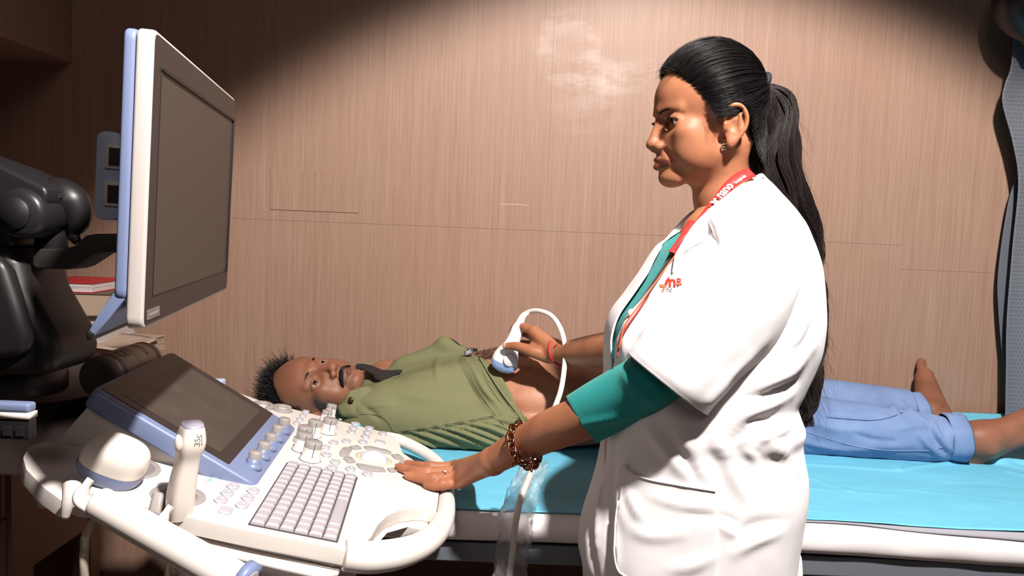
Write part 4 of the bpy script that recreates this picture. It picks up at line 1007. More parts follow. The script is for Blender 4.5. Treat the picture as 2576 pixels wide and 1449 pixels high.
def head_field(fem=True, neck=None, h=1.7):
    F = Field((-112, -98, -235 if neck is None else neck), (114, 98, 132), h); F.F[:] = 40
    P = F.ell
    def ell(c, r, k=8, mode=0, R=None):
        c = np.array(c, float); r = np.array(r, float); R_ = np.eye(3) if R is None else np.array(R)
        ext = np.sqrt(((R_ * r) ** 2).sum(1)); c32 = c
        def fn(X):
            p = (X - c32) @ R_; k0 = np.linalg.norm(p / r, axis=-1); k1 = np.linalg.norm(p / (r * r), axis=-1) + 1e-9; return k0 * (k0 - 1) / k1
        _put(fn, c - ext, c + ext, k, mode)
    def _put(fn, lo, hi, k, mode):
        m = 22 + k if mode == 0 else k + 1
        sl, X = F._blk([v - m for v in lo], [v + m for v in hi])
        if sl is None: return
        d = fn(X); A = F.F[sl]
        if mode == 0: hh = np.clip(0.5 + 0.5 * (A - d) / k, 0, 1); F.F[sl] = A * (1 - hh) + d * hh - k * hh * (1 - hh)
        else: d = -d; hh = np.clip(0.5 - 0.5 * (A - d) / k, 0, 1); F.F[sl] = A * (1 - hh) + d * hh + k * hh * (1 - hh)
    def cap(a, b_, ra, rb=None, k=8, mode=0):
        a = np.array(a, float); b_ = np.array(b_, float); rb = ra if rb is None else rb; ba = b_ - a; L = ba @ ba + 1e-9
        def fn(X):
            p = X - a; hh = np.clip((p @ ba) / L, 0, 1); return np.linalg.norm(p - hh[..., None] * ba, axis=-1) - (ra + (rb - ra) * hh)
        m = max(ra, rb); _put(fn, np.minimum(a, b_) - m, np.maximum(a, b_) + m, k, mode)
    w = 1.0
    ell((-4, 0, 36), (77, 71, 78), 8); ell((20, 0, 28), (67, 62, 62), 14)
    ell((28, 0, -26), (56, 56, 62), 12); ell((46, 0, -62), (38, 34, 32), 12)
    ell((12, 0, -60), (48, 50, 42), 12); ell((-14, 0, -12), (42, 65, 46), 14)
    for s in (-1, 1):
        cap((-16, s * 50, -46), (56, s * 17, -91), 13, 12, 16)
        ell((46, s * 42, -24), (24, 17, 17), 14); ell((38, s * 38, -50), (30, 22, 30), 14)
    ell((63, 0, -91), (18, 20, 14) if fem else (19, 23, 16), 12)
    # brow
    for s in (-1, 1): cap((79, s * 8, 11), (62, s * 42, 12), 7 if fem else 10, 4, 12)
    # sockets
    for s in (-1, 1): ell((84, s * 32, -6), (17, 18, 12), 11, 1)
    # nose
    nw = 1.0 if fem else 1.22
    cap((82, 0, -6), (91, 0, -33), 6 * nw, 8 * nw, 8); ell((92.5, 0, -39), (10, 10.5 * nw, 8.5), 6)
    for s in (-1, 1):
        ell((83, s * 12 * nw, -43), (10.5, 7 * nw, 7.5), 5); ell((90, s * 6 * nw, -50.5), (5, 3.2 * nw, 3.8), 2.5, 1)
        cap((80, s * 19, -50), (70, s * 30, -66), 2.0, 1.0, 7, 1)
    # lips
    for s in (-1, 1):
        cap((85.4, s * 4, -62.6), (72, s * 21, -69.5), 3.6, 1.7, 5); cap((84.6, 0, -73.5), (72, s * 20, -71), 4.8, 2.0, 5)
    for s in (-1, 1): cap((94, 0, -67.6), (75, s * 25, -71), 1.1, 0.9, 1.8, 1)
    ell((90, 0, -85), (6, 15, 3.5), 6, 1)
    cap((94, 0, -54), (93, 0, -58), 2.0, 2.0, 4, 1)
    # eyelids: a thin ball over the eye with an almond opening
    for s in (-1, 1):
        c = (61.5, s * 31, -6); ell(c, (15.0, 16.0, 15.0), 3.5)
        Rz_ = np.array(Matrix.Rotation(s * math.radians(24), 3, 'Z')); ell((76.5, s * 34.5, -7.2 if fem else -7.2), (9, 14.2, 4.3 if fem else 3.6), 1.4, 1, Rz_ @ np.array(Matrix.Rotation(math.radians(4 * s), 3, 'X')))
        ell((61.5, s * 31, -6), (12.6, 13.2, 12.6), 0.8, 1)
        for k_ in range(4):   # crease
            a0, a1 = -0.9 + 0.45 * k_, -0.45 + 0.45 * k_
            pt = lambda a: (61.5 + 16.6 * math.cos(a * 0.9), s * (31 + 15.0 * math.sin(a)), 3.4 - 2.6 * a * a)
            cap(pt(a0), pt(a1), 1.0, 1.0, 1.6, 1)
    # ears
    for s in (-1, 1):
        R_ = np.array(Matrix.Rotation(math.radians(-14), 3, 'Y')) @ np.array(Matrix.Rotation(s * math.radians(-18), 3, 'Z'))
        EX = 29
        ell((-40 + EX, s * 70, -16), (15, 5, 25), 4, 0, R_)
        hx = [tuple(q) for q in catmull([(-26, 69, -8), (-25, 73, 3), (-33, 77, 11), (-45, 80, 10), (-54, 81, -2), (-55, 79, -17), (-49, 76, -30), (-41, 72, -41)], 3)]
        for i in range(len(hx) - 1): cap((hx[i][0] + EX, s * hx[i][1], hx[i][2]), (hx[i+1][0] + EX, s * hx[i+1][1], hx[i+1][2]), 3.3, 3.3, 2.0)
        ell((-36 + EX, s * 70, -42), (8, 5, 9), 5)
        ell((-36 + EX, s * 80, -18), (8.5, 9, 11), 3, 1); cap((-46 + EX, s * 78, 0), (-47 + EX, s * 76, -24), 2.4, 2.4, 3); ell((-43 + EX, s * 82, 3), (5, 6, 5), 3, 1)
        cap((-26 + EX, s * 70, -22), (-26 + EX, s * 71, -16), 4.0, 4.0, 4)
    # neck
    if neck is None or neck < -140:
        cap((-16, 0, -62), (-27, 0, -125), 47, 45, 14); cap((-27, 0, -125), (-42, 0, -200), 45, 52, 14)
        for s in (-1, 1): cap((-40, s * 42, -40), (8, s * 10, -190), 13, 11, 14)
        if fem: ell((-30, 0, -232), (85, 95, 40), 30)
    else: cap((-14, 0, -50), (-30, 0, neck + 20), 48, 52, 14)
    V, Q = F.mesh(); return smooth_mesh(V, Q, 1, 0.4), Q

def head_masks(V, fem):
    lip = np.full(len(V), 9.0)
    A = np.abs(V[:, 1])
    S_ = np.stack([V[:, 0], A, V[:, 2]], 1)
    d1, _ = seg_d(S_, (90, 3, -62.0), (74, 24, -68.2)); d2, _ = seg_d(S_, (89, 0, -73.5), (74, 22, -70)); d = np.minimum(d1 - 3.6, d2 - 4.4)
    lipm = np.clip(0.5 - d / 2.5, 0, 1) * (V[:, 0] > 66) * np.clip((-58.2 - V[:, 2]) / 1.5, 0, 1)
    d3, _ = seg_d(S_, (86, 20, 0), (86, 46, -6)); d4, _ = seg_d(S_, (92, 0, -40), (86, 14, -44)); d5, _ = seg_d(S_, (60, 45, -32), (50, 50, -40))
    rud = 0.8 * np.exp(-(d3 / 15) ** 2) + 0.35 * np.exp(-(d4 / 12) ** 2) + 0.25 * np.exp(-(d5 / 20) ** 2)
    st, _ = seg_d(S_, (70, 10, -92), (0, 52, -60)); d6, _ = seg_d(S_, (88, 0, -58), (78, 26, -64)); stb = 0.25 * np.exp(-(st / 24) ** 2) + 0.6 * np.exp(-(d6 / 9) ** 2)
    return np.clip(lipm, 0, 1), np.clip(rud, 0, 1), np.clip(stb, 0, 1)

def eyeballs(name, fr, parent, iris, look=(1, 0, 0)):
    """fr: local mm -> world"""
    wm = plain(name + '_white', srgb(176, 160, 152), 0.18, coat=0.6); im = plain(name + '_iris', iris, 0.12, coat=1.0); pm = plain(name + '_pupil', srgb(6, 5, 5), 0.08, coat=1.0)
    for s in (-1, 1):
        c = Vector((61.5, s * 31, -6)); L = Vector(look).normalized(); q = L.to_track_quat('Z', 'Y').to_matrix().to_4x4(); Me = fr @ Matrix.Translation(c) @ q
        b = MB(); R_ = 12.3
        b.lathe([(R_ * math.sin(a), R_ * math.cos(a)) for a in [math.pi * (1 - i / 20) for i in range(0, 21)]], Me, 28, False); e = b.build('eye', wm, parent)
        b = MB(); b.lathe([(5.9, 10.9), (5.0, 11.9), (3.0, 12.75), (0.02, 13.0)], Me, 24, False); b.build('iris', im, e)
        b = MB(); b.lathe([(2.3, 12.95), (1.2, 13.15), (0.02, 13.2)], Me, 20, False); b.build('pupil', pm, e)

M_HAIR = MT('black_hair'); M_HAIR.set(Roughness=0.42, Specular_IOR_Level=0.4); M_HAIR.col(srgb(22, 18, 18)); M_HAIR = M_HAIR.m
M_HAIRB = plain('dark_brown_hair', srgb(38, 29, 26), 0.4, spec=0.5)
M_SCALP = plain('scalp_hair', srgb(14, 11, 11), 0.55, spec=0.3)

def brow_strands(name, fr, parent, m, n=260, thick=0.35, pts=None, length=9, spread=4.0, drop=0.0, surf=None):
    paths = []
    for s in (-1, 1):
        C_ = catmull([(p[0], s * p[1], p[2]) for p in pts], 10)
        for i in range(n):
            t = random.random() ** 0.9; k = min(int(t * (len(C_) - 1)), len(C_) - 2); c = np.array(C_[k]); d = np.array(C_[k+1]) - c; d /= np.linalg.norm(d) + 1e-9
            wd_ = spread * (1 - 0.5 * t); off = random.uniform(-1, 1) * wd_ * 0.5
            p0 = c + np.array([0.4, 0, off]); dr = d * 0.85 + np.array([0.10, 0, 0.35 - 0.5 * (off > 0) - drop]) + RNG.normal(0, 0.12, 3)
            L_ = length * random.uniform(0.6, 1.0); paths.append([p0 + dr * L_ * q + np.array([0.25, 0, -0.6]) * q * q * 1.0 for q in (0, 0.33, 0.66, 1)])
    P = np.array(paths); Mf = np.array(fr.to_3x3()); T_ = np.array(fr.translation)
    P = P @ Mf.T + T_
    return strands(name, P, np.array([1, 0.9, 0.6, 0.15]) * thick * 0.001, m, parent)
# ================================================================== TECHNICIAN (stands at the bed facing left)
def surf_tube(name, bvh, pts, r, m, parent, n=6, off=0.0):
    P = [hit(bvh, x, y, off) for x, y in [tuple(q) for q in catmull(pts, n)]]; P = [p for p in P if p is not None]
    if len(P) < 2: return None
    for _ in range(3): P = [P[0]] + [(P[i-1] + P[i] * 2 + P[i+1]) / 4 for i in range(1, len(P) - 1)] + [P[-1]]
    b = MB(); b.tube(P, r, 6); return b.build(name, m, parent)

SKW = skin_mat('skin_technician', srgb(172, 114, 82), srgb(152, 96, 68), srgb(98, 50, 42), srgb(132, 80, 60), 0.50)
WO = thing('person', 'person in white coat over teal tunic, long black ponytail, holding a transducer on the patient', 'person', (0.28, 1.10, 0.0))
yaw, pit = math.radians(8), math.radians(3.0)
hf = Vector((-math.cos(yaw), -math.sin(yaw), 0)); hs_ = Vector((math.sin(yaw), -math.cos(yaw), 0)); ht = Vector((0, 0, 1))
ht = (ht * math.cos(pit) + hf * math.sin(pit)).normalized(); hf = hs_.cross(ht).normalized()
if hf.x > 0: hf = -hf
HO = W(1783, 302, 1.215)
FRW = Matrix.Translation(HO) @ Matrix((hf, hs_, ht)).transposed().to_4x4() @ Matrix.Diagonal((.001, .001, .001, 1))
def to_world(V, fr): return V @ np.array(fr.to_3x3()).T + np.array(fr.translation)
Vh, Qh = head_field(True); lipw, rudw, stw = head_masks(Vh, True); Vh = to_world(Vh, FRW)
if FRW.determinant() < 0: Qh = Qh[:, ::-1]
parts = [(Vh, Qh)]
# near (left) forearm and hand lying on the console
k0 = 0.006
wr = W(1240, 1160, 1.185)
F = Field((-0.22, 0.95, 0.78), (0.24, 1.52, 1.12), 0.0022)
F.chain([tuple(W(1650, 950, .985)), tuple(W(1560, 1003, 1.018)), tuple(W(1457, 1054, 1.06)), tuple(W(1386, 1082, 1.10)), tuple(W(1330, 1110, 1.135)), tuple(W(1283, 1135, 1.16)), tuple(wr)], [0.034, 0.034, 0.0315, 0.0305, 0.0275, 0.0245, 0.0215], 0.012)
kn = {'pinky': SP(1152, 1213, 0.022), 'ring': SP(1156, 1199, 0.027), 'middle': SP(1153, 1186, 0.028), 'index': SP(1146, 1176, 0.025)}
for nme, r in (('pinky', .0125), ('ring', .0130), ('middle', .0132), ('index', .0128)):
    F.cap(wr, kn[nme], 0.0175, r, 0.009)
fing = {'pinky': [kn['pinky'], SP(1113, 1220, 0.015), SP(1090, 1222, 0.010), SP(1074, 1220, 0.007)], 'ring': [kn['ring'], SP(1090, 1205, 0.019), SP(1050, 1201, 0.011), SP(1026, 1196, 0.0075)],
        'middle': [kn['middle'], SP(1076, 1189, 0.021), SP(1030, 1182, 0.012), SP(1003, 1175, 0.0078)], 'index': [kn['index'], SP(1084, 1176, 0.018), SP(1045, 1171, 0.010), SP(1026, 1167, 0.0075)]}
fr_ = {'pinky': (.0100, .0088, .0079, .0068), 'ring': (.0108, .0096, .0085, .0073), 'middle': (.0110, .0098, .0087, .0075), 'index': (.0110, .0098, .0087, .0075)}
for nme, pts in fing.items():
    F.chain([tuple(p) for p in pts], fr_[nme], 0.0035)
    F.ell(tuple(pts[1] + Vector((0, 0, 0.0015))), (.0100, .0100, .0096), 0.004); F.ell(tuple(pts[0] + Vector((0, 0, 0.003))), (.011, .0105, .010), 0.006)
F.chain([tuple(wr + Vector((-0.01, 0.010, -0.006))), tuple(SP(1196, 1172, 0.034)), tuple(SP(1166, 1176, 0.012)), tuple(SP(1138, 1180, 0.002))], [.015, .0125, .010, .008], 0.008)
parts.append(F.mesh())
LH = fing
# far (right) forearm and hand gripping the transducer
F = Field((-0.03, 1.30, 0.86), (0.28, 1.76, 1.16), 0.0021)
fw = W(1398, 884, 1.60)
F.chain([tuple(W(1640, 872, 1.33)), tuple(W(1560, 878, 1.42)), tuple(W(1490, 884, 1.50)), tuple(W(1430, 888, 1.57)), tuple(fw)], [0.038, 0.037, 0.033, 0.0265, 0.0235], 0.012)
PT, PB = W(1306, 836, 1.665), W(1275, 905, 1.675)      # grip axis: top and bottom
RK = {'index': W(1343, 834, 1.635), 'middle': W(1348, 850, 1.655), 'ring': W(1350, 866, 1.675), 'pinky': W(1356, 882, 1.69)}
for nme, r in (('index', .0135), ('middle', .0135), ('ring', .013), ('pinky', .012)): F.cap(fw, RK[nme], 0.019, r, 0.012)
FG = {'index': [RK['index'], W(1318, 823, 1.655), W(1297, 822, 1.690), W(1288, 836, 1.700)], 'middle': [RK['middle'], W(1322, 838, 1.690), W(1300, 838, 1.710), W(1288, 850, 1.706)],
      'ring': [RK['ring'], W(1328, 866, 1.705), W(1304, 864, 1.722), W(1290, 870, 1.712)], 'pinky': [RK['pinky'], W(1334, 888, 1.715), W(1314, 888, 1.725), W(1300, 888, 1.718)]}
for nme, pts in FG.items(): F.chain([tuple(p) for p in pts], (.0105, .0096, .0085, .0072), 0.0035)
F.chain([tuple(W(1378, 895, 1.605)), tuple(W(1340, 884, 1.605)), tuple(W(1302, 872, 1.622)), tuple(W(1276, 871, 1.636))], [.0165, .0130, .0102, .0080], 0.007)
F.ell(tuple(W(1350, 880, 1.63)), (.022, .016, .018), 0.012)
parts.append(F.mesh())
# trunk and legs under the clothes
F = Field((-0.06, 0.88, 0.0), (0.52, 1.36, 1.34), 0.008)
tc = lambda x, y, z_: (x, y, z_)
sh0 = W(1850, 560, 1.12); F.ell((0.285, 1.13, 1.11), (0.080, 0.120, 0.14), 0.03); F.ell((0.275, 1.11, 0.98), (0.095, 0.12, 0.14), 0.03); F.ell((0.28, 1.10, 0.82), (0.105, 0.14, 0.13), 0.03)
F.chain([(0.30, 1.19, 1.27), tuple(W(1700, 760, 1.26)), tuple(W(1640, 872, 1.33))], [0.040, 0.042, 0.036], 0.02)
F.chain([(0.32, 1.05, 1.22), tuple(W(1830, 770, 1.0)), tuple(W(1650, 960, .99))], [0.034, 0.034, 0.032], 0.02)
F.cap((0.30, 1.13, 1.2), tuple(HO + Vector((0.03, 0, -0.16))), 0.055, 0.045, 0.02)
for y in (1.03, 1.18): F.chain([(0.28, y, 0.80), (0.27, y, 0.46), (0.30, y, 0.08)], [0.085, 0.055, 0.035], 0.02); F.cap((0.30, y, 0.045), (0.15, y, 0.035), 0.038, 0.030, 0.01, 0, ((0, 0, 1), 0.8))
parts.append(F.mesh())
n_head = len(Vh); V, Q = join_np(parts); me = mesh_np('body', V, Q)
z_ = np.zeros(len(V)); z_[:n_head] = lipw; set_mask(me, 'lip', z_); z2 = np.zeros(len(V)); z2[:n_head] = rudw
nk = np.array([tuple(p) for ps in (LH, FG) for pts in ps.values() for p in pts[1:3]])
d = np.min(np.linalg.norm(V[:, None, :] - nk[None], axis=2), axis=1) if len(V) < 400000 else np.full(len(V), 9.); z2 = np.maximum(z2, 0.45 * np.exp(-(d / 0.009) ** 2)); set_mask(me, 'ruddy_dim', z2); set_mask(me, 'stubble', np.zeros(len(V)))
body = link('body', me, SKW, WO)
eyeballs('eyes', FRW, WO, srgb(28, 17, 12), (1, 0.06, -0.18))
bh = bvh_of(body)
M_NAIL = plain('nail', srgb(212, 160, 138), 0.25, coat=0.4)
for nme, pts in LH.items():
    a, b_ = pts[2], pts[3]; d = (b_ - a).normalized(); up = PN - d * PN.dot(d); up.normalize(); sd = d.cross(up); c = b_ + up * 0.0052 + d * 0.001
    G = [[tuple(c + d * (0.0055 * u_) + sd * (0.0045 * (1 - 0.12 * max(0, u_)) * w_) + up * (0.0011 - 0.0014 * w_ * w_ - 0.0012 * max(0, u_) ** 2)) for w_ in np.linspace(-1, 1, 7)] for u_ in np.linspace(-1, 1.25, 8)]
    o = grid_mesh('fingernail', np.array(G), M_NAIL, WO); solid(o, 0.0005)
a, b_ = W(1302, 872, 1.622), W(1276, 871, 1.636); d = (b_ - a).normalized(); up = Vector((-0.1, -0.95, 0.3)); up = (up - d * up.dot(d)).normalized(); sd = d.cross(up); c = b_ + up * 0.0066 + d * 0.0015
G = [[tuple(c + d * (0.006 * u_) + sd * (0.005 * w_) + up * (0.0011 - 0.0016 * w_ * w_ - 0.0014 * max(0, u_) ** 2)) for w_ in np.linspace(-1, 1, 7)] for u_ in np.linspace(-1, 1.2, 8)]
o = grid_mesh('fingernail', np.array(G), M_NAIL, WO); solid(o, 0.0005)
# --- brows, lashes
brow_strands('eyebrow', FRW, WO, M_HAIRB, 330, 0.30, [(85, 9, 7), (82.5, 20, 10), (74, 34, 12), (60, 47, 7)], 8, 5.0)
lp = []
for s in (-1, 1):
    for i in range(70):
        a = -1.0 + 2.0 * i / 69; p = np.array([61.5 + 14.6 * math.cos(a * 0.92), s * (31.5 + 14.2 * math.sin(a)), -2.0 - 3.2 * a * a]); d = np.array([1.0 * math.cos(a), s * 0.9 * math.sin(a) + 0.05, -0.15]); L_ = random.uniform(5.0, 7.5)
        lp.append([p + d * L_ * q + np.array([0, 0, 2.6]) * q * q for q in (0, .33, .66, 1)])
        
strands('eyelashes', to_world(np.array(lp), FRW), np.array([.32, .28, .2, .06]) * 0.001, M_HAIR, WO)

# --- hair: pulled back from the hairline to the ponytail root
HC = np.array([-3., 0, 34.]); HR = np.array([86., 77., 88.])
def on_hair(P, k=1.0):
    d = (P - HC) / HR; return HC + (P - HC) / np.linalg.norm(d, axis=-1, keepdims=True) * k
hl = [(75, 0, 84), (73, 22, 80), (68, 38, 70), (61, 48, 57), (50, 57, 44), (38, 64, 30), (27, 70, 12), (18, 72, -4), (9, 73, -2), (4, 75, 8), (-8, 77, 15), (-26, 77, 11), (-38, 72, -8), (-46, 64, -34), (-60, 50, -58), (-80, 28, -76), (-84, 0, -82)]
ROOT = np.array([-88., 2., 58.])
def low_adj(P):
    """below the skull ellipsoid the hair follows the nape"""
    Q_ = on_hair(P); low = P[..., 2:3] < -10
    return np.where(low, P, Q_)
def hair_path(p0, n=14, j=0.0):
    a = (p0 - HC); b_ = ROOT - HC; la, lb = np.linalg.norm(a), np.linalg.norm(b_); a = a / la; b_ = b_ / lb
    w_ = math.acos(max(-1, min(1, float(a @ b_)))); t = np.linspace(0, 1, n)[:, None]
    D = (np.sin((1 - t) * w_) * a + np.sin(t * w_) * b_) / math.sin(w_)
    E_ = on_hair(HC + D * 50); base = HC + D * (la + (lb - la) * t)
    tt = np.clip(t * 2.4, 0, 1)
    return base * (1 - tt) + E_ * tt
HL = np.array(catmull(hl, 10)); HL[:, 0] -= 0.0; rows = []
full = [p * np.array([1, s, 1]) for s in (1, -1) for p in (HL if s == 1 else HL[::-1])]
G = np.array([hair_path(p, 22) for p in full])
Gin = G.copy(); nrm = (G - HC) / (HR ** 2); nrm /= np.linalg.norm(nrm, axis=2, keepdims=True)
edge = np.clip(np.linspace(0, 1, 22) * 9, 0.05, 1)[None, :, None]
G = G + nrm * (-3.6 + 2.2 * edge)
G += nrm * (0.7 * np.sin(np.arange(len(full)) * 1.7) + 0.6 * np.sin(np.arange(len(full)) * 0.63))[:, None, None] * edge
cap_o = grid_mesh('hair', to_world(G.reshape(-1, 3), FRW).reshape(G.shape), M_SCALP, WO, closed_u=True)
N = 7500; P_ = []
for i in range(N):
    k = random.uniform(0, len(HL) - 1.001); q = HL[int(k)] * (1 - (k % 1)) + HL[int(k) + 1] * (k % 1)
    q = q * np.array([1, random.choice((-1, 1, 1)), 1]) + RNG.normal(0, 1.2, 3)
    if random.random() < 0.35: q = q + (np.array([-10., 0, 30.]) - q) * random.uniform(0, 0.12)
    pth = hair_path(q, 14); nn = (pth - HC) / (HR ** 2); nn /= np.linalg.norm(nn, axis=1, keepdims=True)
    lift = random.uniform(0.2, 2.4) + (random.random() < 0.03) * random.uniform(0, 3)
    env = np.clip(np.linspace(0, 1, 14) * 6, 0, 1)[:, None]
    sidew = RNG.normal(0, 1, 3) * random.uniform(0, 2.2); bow = np.sin(np.linspace(0, np.pi, 14))[:, None]
    P_.append(pth + nn * (lift * env - 0.8 * (1 - env)) + sidew * bow)
strands('hair_strands', to_world(np.array(P_), FRW), np.concatenate([[0.12], np.full(12, 0.30), [0.25]]) * 0.001, M_HAIR, cap_o)
# fine hairs at the forehead and temple
P_ = []
for i in range(1300):
    k = random.uniform(10, 84); q = HL[int(k)] * (1 - (k % 1)) + HL[int(k) + 1] * (k % 1); q = q * np.array([1, random.choice((1, 1, -1)), 1])
    ins = RNG.normal(0, 1, 3) * 1.5 + np.array([8, 0, -8]) * random.random() ** 1.6; st = q + ins; st = st if st[2] > 30 else q + ins * 0.4
    st = on_hair(st, 0.965) if st[2] > 20 else st
    d = np.array([-0.75, 0.05, 0.35]) + RNG.normal(0, 0.25, 3); L_ = random.uniform(8, 20)
    P_.append([st + d * L_ * t + np.array([0.2, 0.4, -0.5]) * 4 * t * t for t in np.linspace(0, 1, 6)])
for i in range(90):   # wisps over the forehead top
    q = np.array([78 + random.uniform(-18, 4), random.uniform(-30, 45), 0]); q[2] = 80 - max(0, q[0] - 70) * 0.6; q = on_hair(q, 1.0)
    L_ = random.uniform(8, 26); d = np.array([random.uniform(0.1, 0.9), random.uniform(-0.3, 0.5), random.uniform(0.1, 0.6)])
    P_.append([q + d * L_ * t + np.array([random.uniform(-.2, .3), 0, -0.9]) * L_ * 0.6 * t * t for t in np.linspace(0, 1, 6)])
for i in range(15):   # sideburn wisps in front of the ear
    q = np.array([random.uniform(10, 32), 74, random.uniform(-8, 12)]); q[1] = 72; L_ = random.uniform(15, 48)
    c_ = random.uniform(-0.25, 0.1); P_.append([q + np.array([c_ * L_ * t + 3 * math.sin(3 * t + i), -10 * t * t, -L_ * t]) for t in np.linspace(0, 1, 6)])
strands('baby_hair', to_world(np.array(P_), FRW), np.array([.16, .16, .15, .13, .1, .05]) * 0.001, M_HAIRB, cap_o)
# hair band and clips
Rw = Vector(to_world(ROOT[None], FRW)[0]); b = MB(); b.tube([Rw + Vector((0.003 + 0.003 * math.cos(a), 0.013 * math.sin(a), 0.012 * math.cos(a))) for a in [2 * math.pi * i / 24 for i in range(24)]], 0.0062, 10, closed=True)
b.build('hair_band', plain('band_black', srgb(26, 28, 32), 0.8, bump=0.5), WO)
for dx in (0, 0.004):
    b = MB(); b.tube([W(1893 + dx * 600, 178, 1.165), W(1905 + dx * 600, 200, 1.165), W(1906 + dx * 600, 242, 1.17)], 0.0009, 6); b.build('hair_clip', M_BLK, cap_o)
# ponytail
cl = [(1924, 216, 24, 1.215), (1948, 235, 34, 1.215), (1958, 285, 46, 1.22), (1955, 350, 56, 1.225), (1955, 420, 62, 1.23), (1972, 490, 62, 1.24), (1996, 560, 56, 1.25), (2012, 640, 50, 1.26), (2026, 720, 42, 1.265), (2036, 800, 36, 1.265), (2036, 880, 38, 1.265), (2026, 950, 44, 1.26), (2016, 1010, 38, 1.26), (2016, 1050, 26, 1.26), (2020, 1085, 14, 1.26)]
CP = np.array([list(W(x, y, Y)) + [r / FPX * Y] for x, y, r, Y in cl]); CC = np.array(catmull(CP, 4)); n = len(CC)
P_ = []; zc = np.arange(n) / n
for i in range(5200):
    a = random.uniform(0, 2 * math.pi); rr_ = math.sqrt(random.random()); ph = random.uniform(0, 6.28); cw = 7 * random.uniform(0.8, 1.2)
    g = math.floor(a * 2.5); ph = g * 1.3 + random.uniform(-0.5, 0.5); L_ = max(8, int(n * (1 - 0.36 * random.random() ** 1.4)))
    ang = a + 0.9 * zc * math.sin(g); R_ = CC[:, 3] * rr_ * (1 + 0.14 * np.sin(zc * 22 + ph))
    fl = 1.0
    p = CC[:, :3] + np.stack([np.cos(ang) * R_ + 0.0085 * np.sin(zc * 34 + ph) * zc ** 0.3, np.sin(ang) * R_ * 0.62, 0.003 * np.cos(zc * 20 + ph)], 1)
    if L_ < n:
        t = np.linspace(0, L_ - 1, n); p = np.stack([np.interp(t, np.arange(n), p[:, c]) for c in range(3)], 1)
    P_.append(p)
M_TAIL = MT('ponytail_hair'); M_TAIL.set(Roughness=0.5, Specular_IOR_Level=0.45); M_TAIL.col(srgb(46, 38, 36)); M_TAIL = M_TAIL.m
tail = strands('ponytail', np.array(P_), 0.00042 * np.concatenate([np.full(n - 6, 1.0), np.linspace(1, 0.25, 6)]), M_TAIL, WO)
P_ = []
for i in range(420):   # flyaways
    k = random.randint(2, n - 8); L_ = random.uniform(0.03, 0.09); q = CC[k, :3] + np.array([CC[k, 3] * random.uniform(0.5, 1.0), random.uniform(-.01, .01), 0]); c_ = random.uniform(-1, 1)
    P_.append([q + np.array([0.35 * L_ * t + c_ * 0.02 * math.sin(t * 3), 0.01 * c_ * t, -L_ * t + 0.012 * c_ * t * t]) for t in np.linspace(0, 1, 7)])
strands('flyaway_hair', np.array(P_), np.linspace(0.00013, 0.00004, 7), M_HAIRB, tail)
# earring
eq = hit(bh, 1822, 366, 0.0018) or W(1822, 366, 1.13)
M_GOLD = plain('pale_gold', srgb(235, 214, 190), 0.18, 0.9); M_STONE = plain('earring_stone', srgb(250, 245, 240), 0.05, 0.2, coat=1.0)
er = None
for dx, dy, r in ((4, -9, 0.0034), (-1, 4, 0.0044)):
    c = eq + Vector((dx * .00064, -0.001, -dy * .00064)); b = MB(); b.tube([c + Vector((r * math.cos(a) * 0.85, 0, r * math.sin(a) * (1.0 if r < .005 else 1.25))) for a in [2 * math.pi * i / 20 for i in range(20)]], 0.0011, 8, closed=True); o = b.build('earring', M_GOLD, WO)
    b = MB(); b.lathe([(0.0002, -0.0016), (0.0017, 0), (0.0002, 0.0014)], Matrix.Translation(c) @ Matrix.Rotation(math.pi/2, 4, 'X'), 10, False); b.build('stone', M_STONE, o)
# ================================================================== CLOTHES OF THE TECHNICIAN
def cloth_mat(name, c, rough=0.85, weave=900, bump=0.25, var=0.0, spec=0.25, c2=None):
    t = MT(name); nz = t.noise(t.coords((weave, weave, weave)), 1.0, 2); n2 = t.noise(t.coords((45, 45, 45)), 1.0, 3)
    if c2 is not None: t.col(t.mix(t.math('MULTIPLY', t.ramp(nz, [(0.35, (0, 0, 0)), (0.65, (1, 1, 1))]), 1.0), c, c2))
    else: t.col(c)
    t.set(Roughness=rough, Specular_IOR_Level=spec); t.nrm(t.bump(nz, bump, 0.0005)); t.b.inputs['Sheen Weight'].default_value = 0.1; return t.m
M_COAT = cloth_mat('white_coat_cotton', srgb(236, 231, 231), 0.8, 1100, 0.15)
M_TEAL = cloth_mat('teal_cotton', srgb(18, 132, 130), 0.85, 800, 0.5, c2=srgb(30, 152, 146))
M_BLKC = cloth_mat('black_cloth', srgb(22, 18, 20), 0.8, 800, 0.4)
